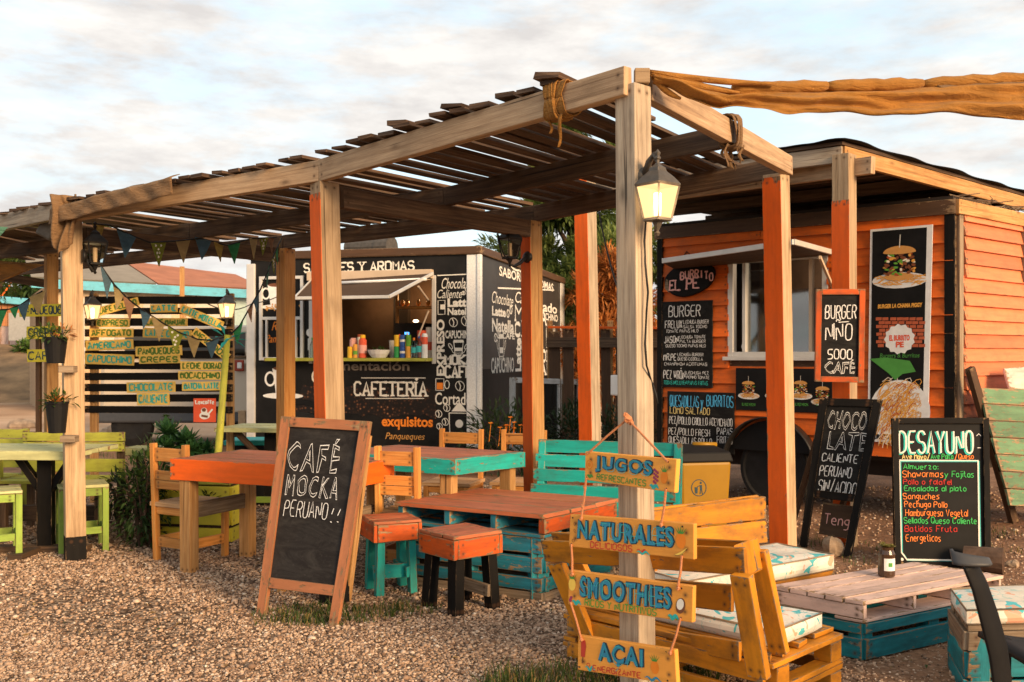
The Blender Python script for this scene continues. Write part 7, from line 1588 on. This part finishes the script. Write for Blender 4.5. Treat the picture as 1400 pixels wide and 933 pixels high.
def shrub(name, label, c, r, n, l, wd, seed, mat='leaf_dark', stems=7, zmin=-.9):
    t = thing(name, label, 'shrub', (c[0], c[1], 0)); m = MB(); rg = random.Random(seed)
    for k in range(stems): a = rg.uniform(0, 6.28); m.tube([(c[0]+.03*cos(a), c[1]+.03*sin(a), -.02), (c[0]+r[0]*.4*cos(a), c[1]+r[1]*.4*sin(a), c[2]), (c[0]+r[0]*.8*cos(a), c[1]+r[1]*.8*sin(a), c[2]+r[2]*rg.uniform(.2, .8))], [.010, .007, .002], 5)
    m.build('stem', M['bark'], t); m = MB(); bush(m, c, r, n, l, wd, seed, zmin); m.build('foliage', M[mat], t); return t
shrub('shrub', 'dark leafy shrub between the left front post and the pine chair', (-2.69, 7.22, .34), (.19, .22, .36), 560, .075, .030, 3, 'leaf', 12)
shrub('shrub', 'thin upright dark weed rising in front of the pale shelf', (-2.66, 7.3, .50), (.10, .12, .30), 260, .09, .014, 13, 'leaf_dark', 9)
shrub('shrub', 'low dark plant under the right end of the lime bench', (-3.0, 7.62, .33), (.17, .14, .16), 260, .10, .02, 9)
t = thing('shelf', 'pale narrow shelf behind the dark leafy shrub', 'shelf', (-2.95, 8.25, 0)); m = MB(); m.bar((-3.2, 8.25, .60), (-2.6, 8.2, .60), .28, .06, jit=.002); m.build('top', M['lime_top'], t, .004)
for x in (-3.1, -2.7): m = MB(); m.bar((x, 8.23, 0), (x, 8.23, .57), .05, .05, up=(1, 0, 0)); m.build('leg', M['dark_beam'], t, .003)
c = V((-2.88, 8.2, .63)); t = thing('flower_pot', 'small pale pot with a thin succulent on the shelf', 'flower pot', c); m = MB(); m.lathe([(.038, 0), (.055, .10), (.058, .11), (.05, .11)], c, 14); m.build('pot', M['cream'], t)
m = MB(); [rosette(m, c+V((.03*cos(k*2), .03*sin(k*2), .13+.03*k)), .055, 14, seed=k) for k in range(5)]; m.build('plant', M['leaf'], t)
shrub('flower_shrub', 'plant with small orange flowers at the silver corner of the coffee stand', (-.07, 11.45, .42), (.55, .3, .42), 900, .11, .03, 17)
m = MB(); rg = random.Random(9)
for (px, py) in ((671, 580), (684, 586), (691, 583), (693, 583), (698, 572), (703, 579), (712, 583), (703, 587)):
    c = W(px, py, 11.2); m.tube([c, c-V((.02, 0, .2))], .004, 4)
    for k in range(9): leaf_quad(m, c, (cos(k*.7), sin(k*.7)-.5, .35), .04, .034)
m.build('orange_flowers', M['petal'], label='small orange flowers above the chairs at the silver corner', cat='flowers', kind='stuff')
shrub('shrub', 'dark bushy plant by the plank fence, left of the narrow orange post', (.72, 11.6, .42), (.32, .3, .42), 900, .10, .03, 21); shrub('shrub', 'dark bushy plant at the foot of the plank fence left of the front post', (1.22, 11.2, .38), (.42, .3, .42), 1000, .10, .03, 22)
grass_patch('grass', [(-1.0, 5.30, .40, .22), (-.62, 5.38, .25, .15), (-1.1, 5.14, .25, .10)], 6500, .085, 'green and dry grass growing round the foot of the mocha chalkboard', 3)
grass_patch('grass', [(.28, 4.12, .30, .28), (.55, 3.85, .35, .18), (.0, 4.15, .18, .15), (.62, 4.25, .3, .2)], 8000, .14, 'grass growing round the foot of the front post and its signs', 4)
grass_patch('grass', [(3.5, 7.7, .5, .35), (2.35, 7.3, .3, .2), (2.75, 7.0, .3, .14), (3.4, 7.0, .5, .1), (2.2, 6.6, .2, .1)], 1300, .10, 'tufts of grass before the orange hut and the green panel', 5)
grass_patch('grass', [(-4.2, 12.5, 1.5, .5), (-6, 13.5, 1.5, .6), (-2.9, 12.2, .6, .3)], 420, .12, 'short grass along the dirt road', 6)

m = MB(); rg = random.Random(77)
for k in range(420):
    y = rg.uniform(3.9, 9.5); x = rg.uniform(-.5*y, .5*y); m.m = 0 if rg.random() < .8 else 1; a = rg.uniform(0, 6.28)
    leaf_quad(m, (x, y, .008+.006*rg.random()), (cos(a), sin(a), rg.uniform(-.05, .3)), rg.uniform(.018, .045), rg.uniform(.008, .02), bend=.3)
m.build('leaf_litter', [M['dry_grass'], M['leaf']], label='dry leaves and bits of straw scattered over the gravel', cat='leaf litter', kind='stuff')
# ------------------------------------------------------------------ fence, trees, houses, van
t = thing('plank_fence', 'dark plank fence with gaps between the coffee stand and the orange hut', 'fence', (1.5, 13, 0)); x = .5; m = MB(); k = 0
while x < 2.5:
    w_ = RN.uniform(.12, .15); m.bar((x+w_/2+RN.uniform(-.01, .01), 13, 0), (x+w_/2+.035*RN.uniform(-1, 1), 13, 1.70+RN.uniform(-.03, .05)), w_, .022, up=(0, 1, 0), jit=.004); x += w_+RN.uniform(.018, .04)
m.build('planks', M['trim'], t, .003)
m = MB(); m.bar((.45, 12.96, 1.76), (2.6, 12.96, 1.74), .05, .03); m.build('top_rail', M['orange'], t, .003); m = MB(); m.bar((.45, 12.95, 1.56), (2.6, 12.95, 1.55), .04, .13); m.build('rail', M['dark_beam'], t, .003)  # top rail's bright orange stands in for warm light falling along it
for x in (.5, 1.3, 2.1): m = MB(); m.bar((x, 13.08, 0), (x, 13.08, 1.85), .07, .07, up=(1, 0, 0)); m.build('post', M['leg_wood'], t, .003)
tree('conifer', 'dark green conifer behind the plank fence', (1.3, 19.5, 0), 6.2, [(-.9, 0, 1.9, 1.3), (.9, .2, 2.3, 1.4), (0, -.4, 2.9, 1.6), (-1.0, .1, 3.4, 1.2), (1.0, .2, 3.6, 1.3), (0, 0, 4.2, 1.3), (-.6, 0, 4.8, .9), (.6, 0, 5.2, .9), (2.0, 0, 3.0, 1.2), (-.35, 0, 5.8, .7), (-.5, -.8, 2.6, 1.1), (.5, -.9, 3.3, 1.1), (0, -.8, 1.6, 1.2), (-.6, -.6, 4.1, .9)], M['pine'], 3600, .19, .055, 3, 'trees behind the fence', needle=True)
tree('conifer', 'rusty brown dead conifer left of the front post behind the fence', (1.75, 17.0, 0), 3.2, [(-.1, -.2, 1.7, .85), (.3, 0, 2.3, .75), (-.35, -.1, 2.4, .6), (0, -.2, 2.85, .5), (-.3, -.2, 1.1, .85), (.7, 0, 1.5, .6), (-.7, 0, 1.5, .6)], M['brown_leaf'], 1900, .20, .034, 5, 'trees behind the fence', .12)
tree('tree', 'wind-bent green tree above the left end of the pergola', (-14.3, 27, -.9), 6.0, [(0, 0, 4.4, 1.1), (.9, 0, 4.9, .8), (-.9, 0, 4.8, .9), (.1, 0, 5.5, .55), (1.25, 0, 5.6, .4)], M['pine'], 1300, .20, .06, 12, 'trees on the left')
for k, (x, y, s_) in enumerate(((-24.2, 48, 1.5), (-21.5, 50, 1.7), (-29, 49, 1.9))): tree('tree', ('bushy dark tree behind the blue roofed shed', 'bushy dark tree right of the others behind the shed', 'bushy dark tree at the left edge behind the shed')[k], (x, y, 0), 5*s_, [(0, 0, 2.6*s_, 1.6), (1.2, 0, 3.2*s_, 1.3), (-1.2, 0, 3.1*s_, 1.3), (0, 0, 4.0*s_, 1.3), (.7, -.3, 4.5*s_, .8)], M['leaf'], 620, .45, .2, 40+k, 'trees on the left')
# shed with the blue edge at far left
t = thing('shed', 'orange brown boarded shed with a sky blue roof edge at the left edge', 'shed', (-11.5, 22, 0)); L_, R_ = W(-60, 480, 37), W(62, 480, 38.5)
m = MB(); fz = Fr(V((L_.x, L_.y, 3.55)), V((R_.x, R_.y, 3.35)), V((L_.x, L_.y, 1.2))); 
for k in range(14): a = fz.w*k/14; m2 = None; m.T = fz.T; m.hexa([((a+fz.w/14-.02 if q_ & 1 else a), (fz.h if q_ & 2 else 0), (.03 if q_ & 4 else 0)) for q_ in range(8)], .01)
m.build('wall', M['bg_orange'], t); m = fz.mb(); m.hexa([((fz.w if q_ & 1 else 0), (fz.h if q_ & 2 else 0), (-.01 if q_ & 4 else -3)) for q_ in range(8)]); m.build('shell', M['trim'], t)
m = fz.mb(); m.hexa([((fz.w+.3 if q_ & 1 else -.3), (fz.h+.16 if q_ & 2 else fz.h-.10), (.35 if q_ & 4 else -3)) for q_ in range(8)]); m.build('roof', M['sun_blue'], t, .02)
m = fz.mb()
for (x0, y0, x1, y1) in ((.9, .15, 1.2, .75), (1.2, .75, 1.5, .15), (1.5, .15, 1.9, .8), (.5, .15, 1.1, .55)): m.bar((x0, fz.h+y0, -.4), (x1, fz.h+y1, -.4), .05, .06)
m.build('roof_timber', M['orange'], t)
m = MB(); m.T = Matrix.Identity(4)
for k in range(16): x = -20.2+k*.32; m.bar((x, 36.2, 1.3), (x+.02, 36.2, 2.5+RN.uniform(-.06, .06)), .29, .03, up=(0, 1, 0), jit=.01)
m.build('pale_fence', M['pink'], label='pale plank fence in front of the orange brown shed', cat='fence')
m = MB(); c = W(34, 447, 35.6); m.box(c, (1.15, .05, 1.0)); m.build('grey_panel', M['grey_plastic'] if False else mat_plain('grey_sheet', (.34, .34, .33), .6), label='light grey sheet on the pale fence', cat='panel')
m = MB(); bush(m, W(48, 478, 34.5), (.75, .4, .30), 500, .22, .14, 51); m.build('leafy_shrub', mat_leaf('bright_leaf', (.06, .13, .02), (.16, .26, .05)), label='bright green low shrub before the pale fence', cat='shrub')
# long house with a blue fascia
hx = thing('long_house', 'low stone house with sky blue fascia and arched windows behind the slatted wall', 'house', (-9, 26, 0)); A, B = W(60, 485, 24), W(345, 485, 26.5); f = Fr(V((A.x, A.y, 3.05)), V((B.x, B.y, 2.95)), V((A.x, A.y, 0)))
m = f.mb(); m.hexa([((f.w if k & 1 else 0), (f.h if k & 2 else 0), (0 if k & 4 else -5)) for k in range(8)]); m.build('wall', M['plaster'], hx)
m = f.mb(); m.hexa([((f.w+.3 if k & 1 else -.3), (f.h+.16 if k & 2 else f.h-.06), (.4 if k & 4 else .36)) for k in range(8)]); m.build('fascia', M['sun_blue'], hx)
m = f.mb(); m.hexa([(-.3, f.h+.165, .36), (f.w*.50, f.h+.165, .36), (-.3, f.h+.95, -2.6), (f.w*.42, f.h+.95, -2.6), (-.3, f.h+.2, .40), (f.w*.50, f.h+.2, .40), (-.3, f.h+1.0, -2.6), (f.w*.42, f.h+1.0, -2.6)]); m.build('roof', M['roof_grey'], hx)
m = f.mb(); m.hexa([(f.w*.51, f.h+.165, .36), (f.w+.3, f.h+.165, .36), (f.w*.43, f.h+.95, -2.6), (f.w+.2, f.h+.75, -2.6), (f.w*.51, f.h+.2, .40), (f.w+.3, f.h+.2, .40), (f.w*.43, f.h+1.0, -2.6), (f.w+.2, f.h+.8, -2.6)]); m.build('roof', M['roof_rust'], hx)
for px in (105, 150, 215, 285, 330):
    cx, cy = f.px(px, 433); n = 12; a_ = [(cx+.46*cos(pi*k/n), cy+.2+.42*sin(pi*k/n)) for k in range(n+1)]
    m = f.mb(); m.line([(cx+.46, cy-1.2)]+a_+[(cx-.46, cy-1.2)], .22, .03); o = m.build('arch', M['arch_stone'], hx); m = f.mb(); m.poly([(cx+.38, cy-1.2)]+[(cx+.38*cos(pi*k/n), cy+.2+.34*sin(pi*k/n)) for k in range(n+1)]+[(cx-.38, cy-1.2)], .02); m.build('window', mat_plain('pale_teal_pane', (.36, .48, .46), .2) if px == 330 else M['frost'], hx)
m = MB(); p = W(249, 390, 24.0); m.bar((p.x, p.y, 0), (p.x, p.y, p.z+.45), .09, .09, up=(1, 0, 0)); m.build('pole', M['leg_wood'], label='short wooden pole before the grey and rust roof', cat='pole')
# van
vn = thing('parked_van', 'cream van parked behind the slatted menu wall', 'van', (-5.3, 15, 0)); VX0, VX1, VY = -6.3, -3.62, 15.0
def vs_(x0, x1, z0, z1, y0, y1, cut=0): return [(x0, y0, z0), (x1, y0, z0), (x0, y1, z0), (x1, y1, z0), (x0+cut, y0+.06, z1), (x1-cut, y0+.06, z1), (x0+cut, y1-.06, z1), (x1-cut, y1-.06, z1)]
m = MB(); m.hexa(vs_(VX0, VX1, .45, 1.35, VY, VY+1.7)); m.hexa(vs_(VX0+.03, VX1-.03, 1.352, 1.85, VY+.03, VY+1.67, .28)); m.build('body', M['van'], vn, .09)
for x0, x1 in ((VX0+.4, VX0+1.15), (VX0+1.25, VX1-.45)): m = MB(); m.hexa([(x0 if not k & 1 else x1, VY+.045+(.035 if k & 4 else 0)-(.012 if not k & 2 else -.0), 1.38+.36*(k >> 2)) for k in range(8)]); m.build('window', M['dark_glass'], vn)
m = MB(); m.hexa(vs_(VX0-.04, VX1+.04, .36, .56, VY-.04, VY+1.74)); m.build('bumper', M['grey_plastic'], vn, .04)
for x in (VX0+.5, VX1-.55):
    m = MB(); q_ = V((0, 0, 1)).rotation_difference(V((0, -1, 0))).to_matrix(); m.lathe([(.12, -.12), (.29, -.12), (.31, -.08), (.31, .06), (.2, .09), (.0, .07)], (x, VY+.10, .31), 22, q_); m.build('wheel', M['rubber'], vn)
c = W(327, 500, VY-.01); m = MB(); m.box(c+V((0, 0, 0)), (.15, .03, .17)); m.build('tail_lamp', M['tail'], vn, .02); m = MB(); m.box(c+V((.01, -.02, .0)), (.07, .02, .09)); m.build('lamp_lens', M['white'], vn, .01)
m = MB(); m.box((W(332, 590, 14).x, 14, .30), (.11, .1, .62)); m.build('marker_post', M['plaster'], bevel=.01, label='short pale post beside the van and the coffee stand', cat='post')
# fabric awning at the left edge
m = MB(); a, b, c_, d = W(-60, 352, 8.6), W(62, 362, 9.4), W(30, 372, 8.9), W(-60, 408, 8.0)
m.grid(lambda u, v: a.lerp(b, u).lerp(d.lerp(c_, u), v)+V((0, 0, -.06*sin(pi*u)*sin(pi*v))), 14, 10); m.build('fabric_awning', M['tarp'], smooth=True, solid=.004, label='ochre fabric awning sagging under the roof at the left edge', cat='awning')
t = thing('side_frame', 'dark timber rail frame below the ochre awning', 'frame', W(40, 690, 9.1)); m = MB(); m.bar(W(-40, 372, 9.3), W(62, 388, 9.3), .06, .08); m.build('rail', M['dark_beam'], t)
# small speaker box under the left beam
m = MB(); m.box(W(67, 315, 7.1), (.12, .10, .12), Matrix.Rotation(.5, 3, 'Y')); m.build('speaker', M['bronze'], bevel=.012, label='small tilted speaker box under the roof left of the front post', cat='speaker')
# wires
m = MB(); m.tube(sag(W(345, 415, 11), W(388, 402, 11.6), .02), .006, 5); m.tube(sag(W(268, 405, 9.3), W(345, 415, 11), .10), .006, 5); m.build('lamp_wire', M['cable'], label='thin black wire from the slatted wall to the coffee stand', cat='wire')
m = MB(); m.tube(sag(W(675, 292, 6.9), W(694, 356, 7.0), .06), .006, 5); m.tube(sag(W(818, 285, 7), W(850, 410, 4.2), .05), .005, 5); m.build('lamp_wire', M['cable'], label='black wires hanging from the roof near the back middle lantern', cat='wire')
